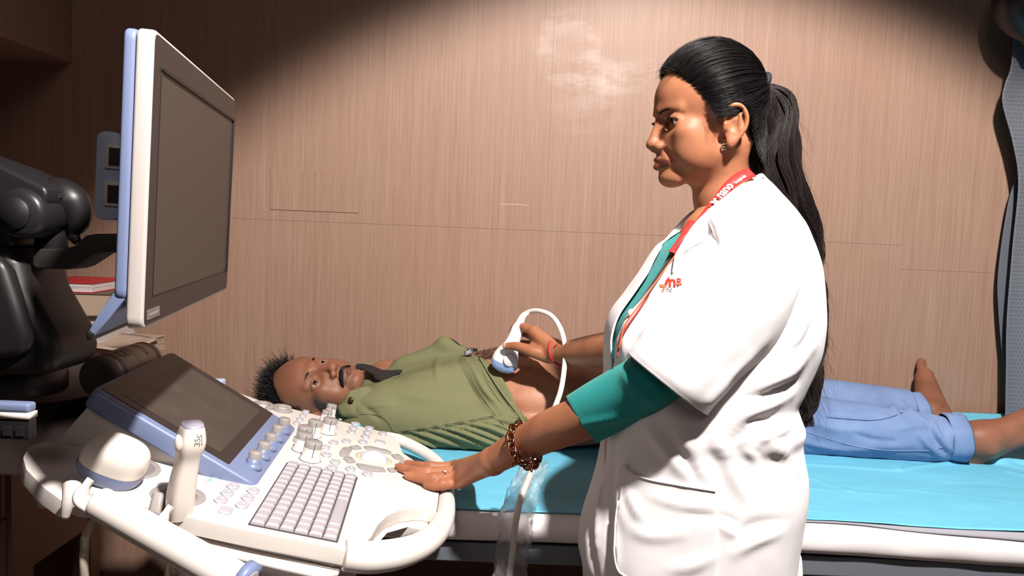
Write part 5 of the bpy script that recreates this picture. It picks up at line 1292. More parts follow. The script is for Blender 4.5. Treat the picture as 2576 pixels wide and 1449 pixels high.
# rows: y, front x, back x, depth centre, half depth, squareness, tilt
rows = [(505, 1745, 1912, 1.165, 0.066, 1.0, 0.020), (540, 1715, 1962, 1.155, 0.098, 1.0, 0.014), (580, 1688, 1998, 1.14, 0.135, 0.95, 0.008), (630, 1656, 2020, 1.13, 0.165, 0.9, 0.0), (690, 1618, 2034, 1.12, 0.172, 0.9, 0), (750, 1578, 2042, 1.115, 0.175, 0.9, 0),
        (800, 1543, 2046, 1.112, 0.175, 0.9, 0), (850, 1527, 2040, 1.11, 0.174, 0.9, 0), (900, 1525, 2022, 1.11, 0.172, 0.9, 0), (950, 1525, 1996, 1.108, 0.17, 0.9, 0), (985, 1524, 1977, 1.107, 0.168, 0.88, 0), (1015, 1524, 1984, 1.106, 0.168, 0.88, 0), (1045, 1524, 1994, 1.105, 0.168, 0.88, 0), (1075, 1523, 1988, 1.105, 0.169, 0.88, 0),
        (1110, 1520, 1992, 1.104, 0.17, 0.86, 0), (1160, 1513, 2002, 1.102, 0.172, 0.86, 0), (1210, 1503, 2000, 1.10, 0.175, 0.84, 0), (1260, 1488, 1992, 1.10, 0.178, 0.84, 0), (1310, 1472, 1984, 1.10, 0.180, 0.84, 0), (1350, 1463, 1978, 1.10, 0.182, 0.84, 0), (1400, 1460, 1972, 1.10, 0.184, 0.84, 0), (1450, 1470, 1968, 1.10, 0.186, 0.84, 0), (1600, 1475, 1962, 1.10, 0.19, 0.84, 0), (1850, 1465, 1985, 1.10, 0.20, 0.84, 0)]
rows = [(r[0], r[1], r[2], r[3], min(r[4], 0.164) if r[0] > 1050 else r[4], r[5], r[6]) for r in rows]
NPH = 260
def ring_pts(row, phis, shrink=0.0):
    y, xf, xb, Yc, hd, e, tilt = row
    pf, pb = W(xf, y, Yc), W(xb, y, Yc); cxx = (pf.x + pb.x) / 2; a = (pb.x - pf.x) / 2 - shrink; zc = W((xf + xb) / 2, y, Yc).z; hd = hd - shrink
    c_, s__ = np.cos(phis), np.sin(phis); f = lambda t: np.sign(t) * np.abs(t) ** e
    X = cxx - a * f(c_); Y = Yc - hd * f(s__); Z = zc - tilt * c_ * 2.0 + (pf.z - zc) * 0 * c_
    return np.stack([X, Y, Z], -1)
R_ = np.array(rows, float); tt = np.arange(len(rows)); dens = np.linspace(0, len(rows) - 1, 150)
def interp_rows(d):
    CR_ = np.array(catmull(R_, 8)); tk = np.linspace(0, len(rows) - 1, len(CR_)); return np.stack([np.interp(d, tk, CR_[:, c]) for c in range(R_.shape[1])], 1)
RR = interp_rows(dens)
yy = RR[:, 0]
half = np.radians(np.interp(yy, [505, 540, 580, 630, 690, 750, 800, 850, 900, 940, 1100, 1850], [70, 50, 30, 15, 8, 6.5, 5, 4, 3, 0, -7, -8]))
cenp = np.radians(np.interp(yy, [505, 560, 630, 690, 750, 850, 950, 1200, 1449], [8, 14, 19, 18, 17, 15, 14, 16, 12]))
G = np.zeros((len(RR), NPH, 3))
for i in range(len(RR)):
    ph = np.linspace(cenp[i] + half[i], cenp[i] - half[i] + 2 * np.pi, NPH); G[i] = ring_pts(tuple(RR[i]), ph)
    kk = np.clip((np.arange(NPH) - (NPH - 16)) / 6, 0, 1) * min(1, max(0, (yy[i] - 930) / 60)); G[i] = G[i] * (1 - kk[:, None]) + ring_pts(tuple(RR[i]), ph, 0.006) * kk[:, None]
N_ = np_normals(G); ctr = G.mean(axis=1, keepdims=True); sg_ = np.sign(((G - ctr) * N_).sum(-1, keepdims=True)); N_ = N_ * sg_
# broad drape, deeper towards the hem
lowf = np.clip((yy - 900) / 500, 0, 1)[:, None]
dsp = 0.008 * lowf * vnoise(G * np.array([10, 10, 1.6]), 1.0, 31, 2) + 0.0035 * vnoise(G * np.array([9, 9, 6]), 1.0, 32, 2) + 0.0009 * vnoise(G * np.array([40, 40, 20]), 1.0, 33, 2)
G = G + N_ * dsp[..., None]
def PWY(x, y, Y=0.94): return tuple(W(x, y, Y))
lines = [([(1985, 985), (1930, 1010), (1870, 1040), (1840, 1090)], 0.009, 0.012), ([(2040, 870), (1985, 930), (1930, 960), (1880, 985)], 0.010, 0.010), ([(2000, 965), (1950, 985), (1900, 1010)], 0.007, -0.008), ([(1992, 1060), (1950, 1085), (1905, 1105), (1860, 1110)], 0.008, 0.009),
         ([(2000, 1180), (1950, 1120), (1900, 1080), (1870, 1060)], 0.009, 0.007), ([(1870, 1110), (1895, 1150), (1905, 1200)], 0.005, 0.004), ([(1800, 1080), (1840, 1180), (1880, 1260)], 0.008, 0.006), ([(1700, 1060), (1740, 1130), (1790, 1220)], 0.009, 0.006), ([(1620, 1070), (1690, 1150), (1740, 1210)], 0.008, 0.005),
         ([(1590, 1130), (1570, 1180), (1560, 1260), (1580, 1330)], 0.007, 0.006), ([(1580, 1230), (1600, 1270), (1620, 1310)], 0.005, 0.0045), ([(1640, 1245), (1700, 1262), (1790, 1280)], 0.005, 0.0035), ([(1730, 1290), (1800, 1300), (1860, 1320)], 0.005, -0.004), ([(1790, 1290), (1830, 1330), (1850, 1350)], 0.004, 0.004), ([(1590, 1330), (1640, 1345), (1720, 1340)], 0.006, 0.004),
         ([(1850, 1390), (1900, 1360), (1960, 1340)], 0.006, 0.005), ([(1860, 1345), (1900, 1320), (1975, 1310)], 0.006, -0.004), ([(1690, 1430), (1740, 1420), (1790, 1395)], 0.006, 0.0045), ([(1530, 1180), (1512, 1260), (1500, 1400)], 0.006, 0.006), ([(1548, 1120), (1540, 1240), (1528, 1420)], 0.006, -0.006), ([(1480, 1320), (1492, 1380), (1500, 1445)], 0.006, -0.005), ([(1560, 1290), (1552, 1360), (1556, 1440)], 0.005, 0.005),
         ([(1740, 692), (1750, 676), (1758, 655)], 0.004, 0.004), ([(1640, 930), (1600, 900), (1560, 860)], 0.010, 0.006), ([(1585, 800), (1575, 870), (1590, 940)], 0.009, 0.007), ([(2040, 760), (2010, 830), (1990, 870)], 0.007, 0.006), ([(1860, 1130), (1890, 1110), (1930, 1120)], 0.005, -0.003)]
G = fold_max(G, N_, px_folds(G.reshape(-1, 3), grid_quads(G.shape[0], G.shape[1]), [(p_, w_ * 1.35, h_ * 0.9) for p_, w_, h_ in lines]))
coat = grid_mesh('coat', G, M_COAT, WO); solid(coat, 0.0022)
bc = bvh_of(coat)
# near sleeve: wide short sleeve ending in a straight hem
def sleeve(name, secs, m, nseg=64, dep=0.75, noise_=0.003, seed=1, parent=WO, thick=0.002, folds=None, open_=True):
    """secs: cx,cy,half px,(dir x,y of the half axis),Y,half depth"""
    S_ = np.array(catmull([list(s) for s in secs], 8)); G = np.zeros((len(S_), nseg, 3))
    for i, s in enumerate(S_):
        cx_, cy_, hl_, ax_, ay_, Y, hd = s; L_ = math.hypot(ax_, ay_); ax_, ay_ = ax_ / L_, ay_ / L_
        c = W(cx_, cy_, Y); e_ = W(cx_ + ax_ * hl_, cy_ + ay_ * hl_, Y) - c
        for k in range(nseg):
            a = 2 * math.pi * k / nseg; p = c + e_ * math.cos(a) + Vector((0, -hd * math.sin(a), 0)) + (Vector((e_.x, 0, e_.z)).normalized().cross(Vector((0, 1, 0)))) * 0.0
            G[i, k] = p
    N_ = np_normals(G, True); ctr = G.mean(axis=1, keepdims=True); N_ = N_ * np.sign(((G - ctr) * N_).sum(-1, keepdims=True))
    G = G + N_ * (noise_ * vnoise(G * 16, 1.0, seed, 3))[..., None]
    if folds: G = cloth_fold(G, N_, folds)
    o = grid_mesh(name, G, m, parent, closed_v=True); solid(o, thick); return o
shS = [(1680, 967, 121, 194, 147, 0.965, 0.058), (1700, 938, 123, 194, 150, 0.965, 0.062), (1760, 866, 132, 180, 140, 0.970, 0.066), (1848, 768, 126, 160, 130, 0.975, 0.070), (1903, 675, 108, 150, 60, 0.990, 0.068), (1900, 600, 102, 140, 20, 1.02, 0.062), (1870, 545, 88, 140, 10, 1.07, 0.06), (1850, 510, 60, 140, 5, 1.13, 0.05)]
sf = [(PWY(1960, 900, .93), PWY(2030, 810, .95), 0.010, 0.010), (PWY(1850, 960, .92), PWY(1985, 860, .92), 0.007, -0.006), (PWY(1700, 790, .905), PWY(1850, 745, .905), 0.006, 0.003), (PWY(1780, 1000, .92), PWY(1930, 880, .91), 0.010, 0.005)]
slv = sleeve('coat_sleeve', shS, M_COAT, 96, 0.75, 0.0035, 41, coat, 0.0022, sf)
bs = bvh_of(coat, slv)
b = MB(); hem = [Vector(p) for p in np.array([v.co for v in slv.data.vertices])[96 * 5:96 * 6]]
# teal tunic sleeve under it
tS = [(1463, 1055, 66, 75, 110, 1.062, 0.043), (1478, 1046, 67, 75, 110, 1.055, 0.044), (1560, 1000, 72, 80, 110, 1.02, 0.050), (1640, 955, 74, 90, 105, 0.985, 0.052), (1730, 880, 74, 120, 90, 0.975, 0.05)]
tf = [(PWY(1450, 1075, 1.02), PWY(1600, 1035, .975), 0.006, 0.004), (PWY(1500, 1030, 1.02), PWY(1600, 960, .97), 0.008, 0.003), (PWY(1490, 1090, 1.03), PWY(1680, 1010, .96), 0.006, -0.004), (PWY(1560, 930, .97), PWY(1640, 1000, .95), 0.010, 0.004)]
ts = sleeve('tunic_sleeve', tS, M_TEAL, 80, 0.75, 0.002, 51, WO, 0.0016, tf)
surf_tube('sleeve_stitching', bvh_of(ts), [(1448, 1003), (1466, 1040), (1492, 1080), (1516, 1102)], 0.0005, plain('teal_thread', srgb(70, 170, 166), 0.8), ts, 6, 0.0004)
# far tunic sleeve and far coat sleeve
fS = [(1530, 880, 47, 10, 100, 1.455, 0.040), (1560, 878, 50, 10, 100, 1.42, 0.042), (1640, 866, 55, 15, 100, 1.33, 0.048)]
sleeve('tunic_sleeve', fS, M_TEAL, 40, 0.75, 0.002, 52, WO, 0.0016)
fC = [(1600, 860, 75, 30, 100, 1.36, 0.06), (1660, 820, 85, 60, 100, 1.30, 0.065), (1740, 720, 95, 90, 90, 1.25, 0.07), (1800, 620, 90, 120, 50, 1.22, 0.06), (1820, 550, 60, 120, 10, 1.20, 0.05)]
sleeve('coat_sleeve', fC, M_COAT, 40, 0.75, 0.002, 53, coat, 0.002)
# tunic body inside the coat
G = np.zeros((150, 120, 3))
for i in range(150): G[i] = ring_pts(tuple(RR[i]), np.linspace(0, 2 * np.pi, 120, endpoint=False), 0.0065 + (0.0 if yy[i] > 560 else 0.004) + 0.014 * min(1, max(0, (yy[i] - 930) / 60)))
tun = grid_mesh('tunic', G[8:], M_TEAL, WO, closed_v=True)
# black stole lying along the opening
G = []
for i in [k for k in range(14, 110) if yy[k] < 925]:
    c0 = cenp[i]; hw = max(half[i], math.radians(4)); phs = np.linspace(c0 + hw * 1.4, c0 + hw * 0.10, 9); p = ring_pts(tuple(RR[i]), phs, 0.0050); G.append(p)
o = grid_mesh('stole', np.array(G), M_BLKC, WO); solid(o, 0.0015)
# collar: a folded band standing around the neck
nc = 60; cpts = catmull([W(1700, 640, 1.03), W(1745, 565, 1.055), W(1800, 510, 1.085), W(1860, 462, 1.12), W(1903, 436, 1.165), W(1912, 440, 1.215), W(1880, 455, 1.265), W(1810, 490, 1.285), W(1735, 535, 1.27), W(1680, 600, 1.22)], 8)
cpts = [Vector(p) for p in cpts]; n = len(cpts); G = []
for i, p in enumerate(cpts):
    t = i / (n - 1); out = Vector((p.x - 0.285, p.y - 1.175, 0)); out.normalize() if out.length > 0 else None
    wdt = 0.050 * (0.6 + 0.4 * math.sin(math.pi * t)); inner = p + Vector((0, 0, -0.020)) - out * 0.001
    G.append([tuple(inner), tuple(p + Vector((0, 0, -0.004)) + out * 0.001), tuple(p + out * 0.004), tuple(p + out * 0.009 + Vector((0, 0, -0.005))), tuple(p + out * (wdt * 0.45) + Vector((0, 0, -wdt * 0.42))), tuple(p + out * (wdt * 0.72) + Vector((0, 0, -wdt * 0.95)))])
col_o = grid_mesh('coat_collar', np.array(G), M_COAT, coat); solid(col_o, 0.002); subsurf(col_o, 1)
# lapel on the near side: flat flap lying on the chest
def patch(name, bvh, pts, off, m, parent, th=0.0012, n=24, close=True):
    """pixel outline -> sheet lying on the surface"""
    xs_ = [p[0] for p in pts]; ys_ = [p[1] for p in pts]; bm = bmesh.new(); vs = []
    P = smooth_poly([(x, y) for x, y in pts], 6, 2); b_ = bmesh.new(); f = b_.faces.new([b_.verts.new((x, y, 0)) for x, y in P])
    step = max(4.0, (max(xs_) - min(xs_)) / n)
    for ax_, lo_, hi_ in (((1, 0, 0), min(xs_), max(xs_)), ((0, 1, 0), min(ys_), max(ys_))):
        q = lo_ + step
        while q < hi_:
            bmesh.ops.bisect_plane(b_, geom=b_.verts[:] + b_.edges[:] + b_.faces[:], plane_co=(q if ax_[0] else 0, q if ax_[1] else 0, 0), plane_no=ax_); q += step
    last = None; bad = []
    for v in b_.verts:
        h_ = hit(bvh, v.co.x, v.co.y, off)
        if h_ is None: bad.append(v)
        else: v.co = h_
    bmesh.ops.delete(b_, geom=bad, context='VERTS')
    me = bpy.data.meshes.new(name); bmesh.ops.recalc_face_normals(b_, faces=b_.faces); b_.to_mesh(me); b_.free(); o = link(name, me, m, parent); solid(o, th, 0); return o
patch('lapel', bc, [(1726, 608), (1786, 594), (1776, 610), (1748, 622), (1724, 640), (1704, 668), (1700, 655)], 0.0035, M_COAT, coat, 0.002)
M_STI = plain('stitch_shadow', srgb(190, 182, 184), 0.9)
# patch pocket with raised hem
pocket = patch('coat_pocket', bs, [(1572, 1168), (1590, 1188), (1640, 1206), (1710, 1218), (1798, 1232), (1802, 1300), (1800, 1500), (1575, 1480), (1556, 1430), (1550, 1370), (1560, 1260)], 0.0030, M_COAT, coat, 0.0025, 30)
for pts in ([(1572, 1168), (1590, 1188), (1640, 1206), (1710, 1218), (1798, 1232)], [(1560, 1260), (1550, 1370), (1558, 1430), (1580, 1449)]):
    surf_tube('pocket_edge', bs, pts, 0.0014, M_COAT, coat, 8, 0.0045)
surf_tube('side_seam', bs, [(1862, 1290), (1856, 1360), (1850, 1446)], 0.0007, M_STI, coat, 6, 0.0)
surf_tube('front_seam', bs, [(1532, 1000), (1526, 1100), (1520, 1200), (1500, 1300)], 0.0010, M_COAT, coat, 6, 0.001)
q = hit(bs, 1592, 790, 0.002)
if q: b = MB(); b.lathe([(0.0005, 0.0025), (0.005, 0.0022), (0.0062, 0.001), (0.006, 0)], Matrix.Translation(q) @ Matrix.Rotation(math.radians(80), 4, 'X') @ Matrix.Rotation(math.radians(-30), 4, 'Y'), 20); b.build('coat_button', plain('button_white', srgb(225, 218, 216), 0.35), coat)
# back vent tail
A_ = catmull([W(1950, 1352, 1.06), W(1948, 1400, 1.06), W(1946, 1460, 1.06), W(1946, 1560, 1.06)], 6); B_ = catmull([W(1975, 1352, 1.05), W(2006, 1392, 1.03), W(2021, 1420, 1.02), W(2024, 1560, 1.02)], 6)
G = np.array([[np.array(a) * (1 - t) + np.array(b_) * t + np.array([0, -0.006 * math.sin(t * 5), 0]) for t in np.linspace(0, 1, 10)] for a, b_ in zip(A_, B_)])
o = grid_mesh('coat_vent', G, M_COAT, coat); solid(o, 0.002)
# trousers and shoes (below the coat)
F = Field((0.08, 0.90, 0.06), (0.46, 1.31, 0.9), 0.008)
for y in (1.03, 1.18): F.chain([(0.28, y, 0.80), (0.27, y, 0.46), (0.30, y, 0.11)], [0.095, 0.070, 0.060], 0.02)
V, Q = F.mesh(); link('trousers', mesh_np('trousers', V, Q), M_TEAL, WO)
for y in (1.03, 1.18):
    F = Field((0.04, y - 0.07, -0.01), (0.38, y + 0.07, 0.12), 0.005); F.cap((0.29, y, 0.045), (0.15, y, 0.032), 0.045, 0.036, 0.01); V, Q = F.mesh(); V[:, 2] = np.maximum(V[:, 2], 0.001); link('shoe', mesh_np('shoe', V, Q), M_BLK, WO)

# --- lanyard
M_RED = plain('lanyard_red', srgb(206, 46, 44), 0.55, bump=0.2, bscale=1500); M_ORG = plain('lanyard_cord', srgb(196, 84, 46), 0.6); M_WTXT = plain('lanyard_print', srgb(246, 236, 230), 0.6)
bn = bvh_of(body, coat, slv, col_o, tun)
def ribbon(name, pts, w0, w1, m, parent, off=0.003, Yfix=None):
    C_ = [tuple(q) for q in catmull(pts, 6)]; n = len(C_); Pm = []
    for i, q in enumerate(C_):
        if Yfix is None: Pm.append(hit(bn, q[0], q[1], off) or W(q[0], q[1], 1.1))
        else: Pm.append(W(q[0], q[1], Yfix[0] + (Yfix[1] - Yfix[0]) * i / (n - 1)))
    for _ in range(4): Pm = [Pm[0]] + [(Pm[i-1] + Pm[i] * 2 + Pm[i+1]) / 4 for i in range(1, n-1)] + [Pm[-1]]
    G = []
    for i in range(n):
        t = (Pm[min(i+1, n-1)] - Pm[max(i-1, 0)]).normalized(); view = (Pm[i] - CAM).normalized(); nr = Vector((-0.35, -0.9, 0.35)).normalized(); sd = t.cross(nr).normalized(); w = (w0 + (w1 - w0) * i / (n - 1)) / 2
        G.append([tuple(Pm[i] + sd * w * k) for k in (-1, 0, 1)])
    o = grid_mesh(name, np.array(G), m, parent); solid(o, 0.0012); return o, Pm
lan, LP_ = ribbon('lanyard', [(1892, 433), (1864, 444), (1835, 466), (1808, 500), (1780, 535), (1752, 572), (1724, 610), (1700, 640)], 0.019, 0.010, M_RED, WO, 0.004, (1.135, 1.045))
ribbon('lanyard_strap', [(1742, 556), (1722, 590), (1706, 612), (1690, 634)], 0.012, 0.009, M_RED, lan, 0.003, (1.16, 1.05))
b = MB(); b.tube(catmull([W(1702, 638, 1.044), W(1660, 695, 1.03), W(1610, 765, 1.015), W(1572, 820, 1.005), W(1556, 880, 1.0)], 6), 0.0013, 6); b.build('lanyard_cord', M_ORG, lan)
b = MB(); b.tube(catmull([W(1698, 640, 1.05), W(1668, 700, 1.04), W(1618, 765, 1.02), W(1566, 840, 1.01), W(1552, 900, 1.0)], 6), 0.0011, 6); b.build('lanyard_cord', M_RED, lan)
def text_on(name, body_, size, px0, px1, Y0, Y1, m, parent, off=0.0012, **kw):
    a, c = W(*px0, Y0), W(*px1, Y1); d = (c - a).normalized(); nr = Vector((-0.35, -0.9, 0.35)).normalized(); up = nr.cross(d).normalized(); nn = d.cross(up)
    Mx = Matrix.Translation((a + c) / 2 + nn * off) @ Matrix((d, up, nn)).transposed().to_4x4(); return text_obj(name, body_, size, Mx, m, parent, 0.0002, **kw)
text_on('lanyard_text', 'nano', 0.0185, (1802, 500), (1841, 462), 1.084, 1.108, M_WTXT, lan, 0.0016, bold=0.0004)
text_on('lanyard_text', 'hospitals', 0.0085, (1843, 466), (1878, 441), 1.104, 1.128, M_WTXT, lan, 0.0020)
# butterfly mark
def butterfly(c, d, up, nn, s_, m, parent):
    for sx, sy, r in ((-1, 1, 1.0), (1, 1, 1.0), (-1, -1, 0.7), (1, -1, 0.7)):
        b = MB(); pts = []
        for i in range(14):
            a = 2 * math.pi * i / 14; x, y = r * (0.55 + 0.42 * math.cos(a)), r * 0.30 * math.sin(a); an = math.radians(42); pts.append((sx * (x * math.cos(an) - y * math.sin(an)) * s_, sy * (x * math.sin(an) + y * math.cos(an)) * s_))
        V = [c + d * x + up * y for x, y in pts]; b.add(V + [v + nn * 0.0004 for v in V], [list(range(14)), list(range(14, 28))] + [[i, (i+1) % 14, 14 + (i+1) % 14, 14 + i] for i in range(14)]); b.build('butterfly_wing', m, parent)
a, c = W(1790, 520, 1.078), W(1812, 497, 1.09); d = (c - a).normalized(); nr = Vector((-0.35, -0.9, 0.35)).normalized(); up = nr.cross(d).normalized(); nn = d.cross(up)
if nn.y > 0: nn = -nn; 
butterfly(W(1799, 510, 1.083) + nn * 0.0018, d, up, nn, 0.0075, M_WTXT, lan)
# --- printed logo on the chest
def decal(name, body_, cx_, cy_, sc_px, rot, m, parent, bv, off=0.0012, shear=0.0, bold=0.0):
    """lettering printed on the cloth: each point of the glyphs is laid on the surface"""
    cu = bpy.data.curves.new(name, 'FONT'); cu.body = body_; cu.size = 1; cu.align_x = 'CENTER'; cu.align_y = 'CENTER'; cu.shear = shear; cu.offset = bold; cu.resolution_u = 4
    tmp = bpy.data.objects.new(name, cu); C.objects.link(tmp); me = bpy.data.meshes.new_from_object(tmp.evaluated_get(bpy.context.evaluated_depsgraph_get())); bpy.data.objects.remove(tmp)
    bm = bmesh.new(); bm.from_mesh(me); bad = []
    for v in bm.verts:
        x, y = v.co.x * sc_px, v.co.y * sc_px; h_ = hit(bv, cx_ + x * math.cos(rot) + y * math.sin(rot), cy_ - y * math.cos(rot) + x * math.sin(rot), off)
        if h_ is None: bad.append(v)
        else: v.co = h_
    bmesh.ops.delete(bm, geom=bad, context='VERTS'); bm.to_mesh(me); bm.free(); me.materials.clear(); me.materials.append(m); return link(name, me, m, parent, False)
def shape_decal(name, pts, m, parent, bv, off=0.0012):
    P = [hit(bv, x, y, off) for x, y in pts]
    if any(p is None for p in P): return None
    b = MB(); b.add(P, [list(range(len(P)))]); return b.build(name, m, parent, False)
M_LR = plain('logo_red', srgb(206, 52, 40), 0.7); M_LO = plain('logo_orange', srgb(226, 122, 78), 0.7); M_LK = plain('logo_grey', srgb(90, 90, 96), 0.7)
decal('coat_logo', 'n', 1693, 711, 40, 0.05, M_LR, coat, bs, 0.0016, bold=0.03)
decal('coat_logo', 'R', 1710, 711, 24, 0.05, M_LR, coat, bs, 0.0016, bold=0.03)
decal('coat_logo', 'hc', 1684, 730, 17, 0.05, M_LK, coat, bs, 0.0016, shear=0.2)
shape_decal('logo_wing', [(1672, 722), (1676, 708), (1682, 700), (1686, 699), (1685, 708), (1680, 718)], M_LR, coat, bs, 0.0016)
shape_decal('logo_wing', [(1660, 719), (1666, 716), (1674, 718), (1680, 722), (1674, 725), (1664, 724)], M_LO, coat, bs, 0.0018)
shape_decal('logo_wing', [(1666, 736), (1668, 728), (1673, 724), (1675, 728), (1671, 735)], M_LO, coat, bs, 0.0017)
shape_decal('logo_wing', [(1702, 716), (1708, 713), (1716, 714), (1712, 719), (1706, 721)], M_LO, coat, bs, 0.0020)
# --- bracelet of bronze links on the near wrist
M_BRZ = plain('bronze_link', srgb(150, 96, 74), 0.22, 1.0)
ca, cb_ = W(1345, 1102, 1.125), W(1283, 1135, 1.16); axd = (ca - cb_).normalized(); c = W(1322, 1119, 1.138)
e1_ = axd.cross(Vector((0, 0, 1))).normalized(); e2_ = axd.cross(e1_).normalized(); br = None
def link_torus(c, ax, nrm, r, rt, name, m, parent, ecc=1.35):
    s_ = ax.cross(nrm).normalized(); b = MB(); b.tube([c + ax * (r * ecc * math.cos(a)) + s_ * (r * math.sin(a)) for a in [2 * math.pi * i / 16 for i in range(16)]], rt, 8, closed=True, up=nrm); return b.build(name, m, parent)
nl = 22
for i in range(nl):
    a = 2 * math.pi * i / nl; rad = 0.0335 + 0.0015 * math.sin(2 * a); p = c + e1_ * (rad * math.cos(a)) + e2_ * (rad * math.sin(a)) + axd * (0.004 * math.cos(a)); rdl = (p - c).normalized(); tg = axd.cross(rdl).normalized()
    nrm_ = (rdl if i % 2 else (rdl * 0.35 + axd)).normalized(); o = link_torus(p, tg, nrm_, 0.0056, 0.0019, 'bracelet_link', M_BRZ, WO)
for i in range(7):
    p = W(1337 - i * 0.5, 1150 + i * 5, 1.10) + Vector((0.0, 0, 0)); link_torus(p + Vector((random.uniform(-.003, .003), random.uniform(-.004, .004), 0)), Vector((0, 0.3, 1)).normalized(), Vector((1, 0.4 * (-1) ** i, 0)).normalized(), 0.0035, 0.0010, 'bracelet_link', M_BRZ, WO)
for i in range(16):
    t = i / 15; p = W(1300 + 10 * math.sin(t * 5), 1135 + 36 * t, 1.118); link_torus(p, Vector((0.2, 0.3, 1)).normalized(), Vector((1, 0.6 * (-1) ** i, 0)).normalized(), 0.0017, 0.0006, 'bracelet_chain', M_BRZ, WO)
# --- ring
rp = LH['ring'][0].lerp(LH['ring'][1], 0.62); rd = (LH['ring'][1] - LH['ring'][0]).normalized(); u_ = rd.cross(PN).normalized(); v_ = rd.cross(u_)
b = MB(); b.tube([rp + u_ * (0.0112 * math.cos(a)) + v_ * (0.0112 * math.sin(a)) for a in [2 * math.pi * i / 28 for i in range(28)]], 0.0012, 8, closed=True); rg_ = b.build('finger_ring', plain('silver', srgb(230, 228, 226), 0.15, 1.0), WO)
b = MB(); b.lathe([(0.0004, 0), (0.0026, 0.0018), (0.0022, 0.003), (0.0003, 0.0034)], Matrix.Translation(rp + PN * 0.0112 + Vector((0, -0.002, 0))) @ ML.to_3x3().to_4x4(), 10, False); b.build('ring_stone', M_STONE, rg_)
# --- red thread on the far wrist
c = W(1402, 886, 1.595); ax_ = (W(1430, 888, 1.57) - fw).normalized(); tilt_ = (ax_ + Vector((0, 0.15, 0.30))).normalized(); e1_ = tilt_.cross(Vector((0, 1, 0))).normalized(); e2_ = tilt_.cross(e1_).normalized()
for ph in (0, math.pi):
    b = MB(); b.tube([c + e1_ * ((0.0275 + 0.0012 * math.cos(14 * a + ph)) * math.cos(a)) + e2_ * (0.0265 * math.sin(a)) + tilt_ * (0.0013 * math.sin(14 * a + ph)) for a in [2 * math.pi * i / 120 for i in range(120)]], 0.0014, 6, closed=True); b.build('red_thread', plain('red_thread', srgb(196, 36, 34), 0.7), WO)
for k in range(3):
    p = c + Vector((-0.001, -0.020, 0.017)); b = MB(); b.tube(catmull([p, p + Vector((0.004 * (k - 1), -0.004, 0.003)), p + Vector((0.008 * (k - 1), -0.006, -0.001))], 4), 0.001, 5); b.build('red_thread', bpy.data.materials['red_thread'], WO)
# --- transducer in her hand
UP = thing('convex_transducer', 'white convex transducer with blue rim held against the patient belly', 'ultrasound probe', W(1268, 925, 1.66))
axp = (PT - PB).normalized(); Yt = 1.665
sec = [(1263, 928, 27, .012), (1266, 922, 33, .0155), (1270, 908, 35, .018), (1275, 893, 32, .018), (1281, 880, 25, .0155), (1288, 866, 19, .0135), (1294, 850, 17, .0135), (1300, 834, 16.5, .0135), (1304, 822, 15, .0125), (1308, 812, 9, .008)]
def probe_loft(name, sec, m, parent):
    G = []
    nxv = Vector((axp.z, 0, -axp.x)).normalized()
    for x, y, hw, d in sec:
        c = W(x, y, Yt); w = hw / FPX * Yt
        G.append([tuple(c + nxv * (w * math.copysign(abs(math.cos(a)) ** 0.8, math.cos(a))) + Vector((0, -1, 0)) * (d * math.copysign(abs(math.sin(a)) ** 0.8, math.sin(a)))) for a in [2 * math.pi * k / 32 for k in range(32)]])
    o = grid_mesh(name, np.array(G), m, parent, closed_v=True); subsurf(o, 1); return o
M_PRB = plain('probe_white', srgb(236, 230, 226), 0.35)
hb = probe_loft('handle', sec[1:], M_PRB, UP)
sb = [(1257, 934, 6, .004), (1259, 931, 24, .010), (1264, 925, 31, .0145), (1267, 918, 34.6, .0172), (1269, 913, 36, .0185)]
probe_loft('lens_rim', sb, plain('probe_blue', srgb(150, 176, 222), 0.35), UP)
b = MB(); q = W(1283, 905, Yt - 0.0165); b.lathe([(0.0002, 0.0034), (0.013, 0.0028), (0.0155, 0.001), (0.0157, 0)], Matrix.Translation(q) @ Matrix.Rotation(math.radians(84), 4, 'X') @ Matrix.Rotation(math.radians(20), 4, 'Y'), 28); b.build('side_grip', plain('grip_grey', srgb(214, 206, 204), 0.45), UP)
M_CAB = plain('probe_cable', srgb(228, 222, 212), 0.4)
b = MB(); b.tube(catmull([W(1302, 832, Yt), W(1308, 812, Yt), W(1316, 796, Yt), W(1328, 786, Yt)], 5), [0.0115 - 0.0004 * i for i in range(16)], 16); b.build('strain_relief', M_PRB, UP)
cbp = catmull([W(1316, 797, Yt), W(1332, 784, Yt), W(1360, 783, 1.64), W(1390, 797, 1.61), W(1412, 832, 1.57), W(1422, 880, 1.55), W(1418, 940, 1.53), W(1410, 985, 1.50), W(1396, 1025, 1.45), W(1372, 1090, 1.36), W(1352, 1150, 1.30), W(1336, 1190, 1.27), W(1312, 1250, 1.235), W(1298, 1310, 1.225), W(1290, 1380, 1.225), W(1282, 1450, 1.22), W(1270, 1600, 1.20), W(1262, 1800, 1.15)], 6)
b = MB(); b.tube(cbp, 0.0054, 14); b.build('cable', M_CAB, UP)
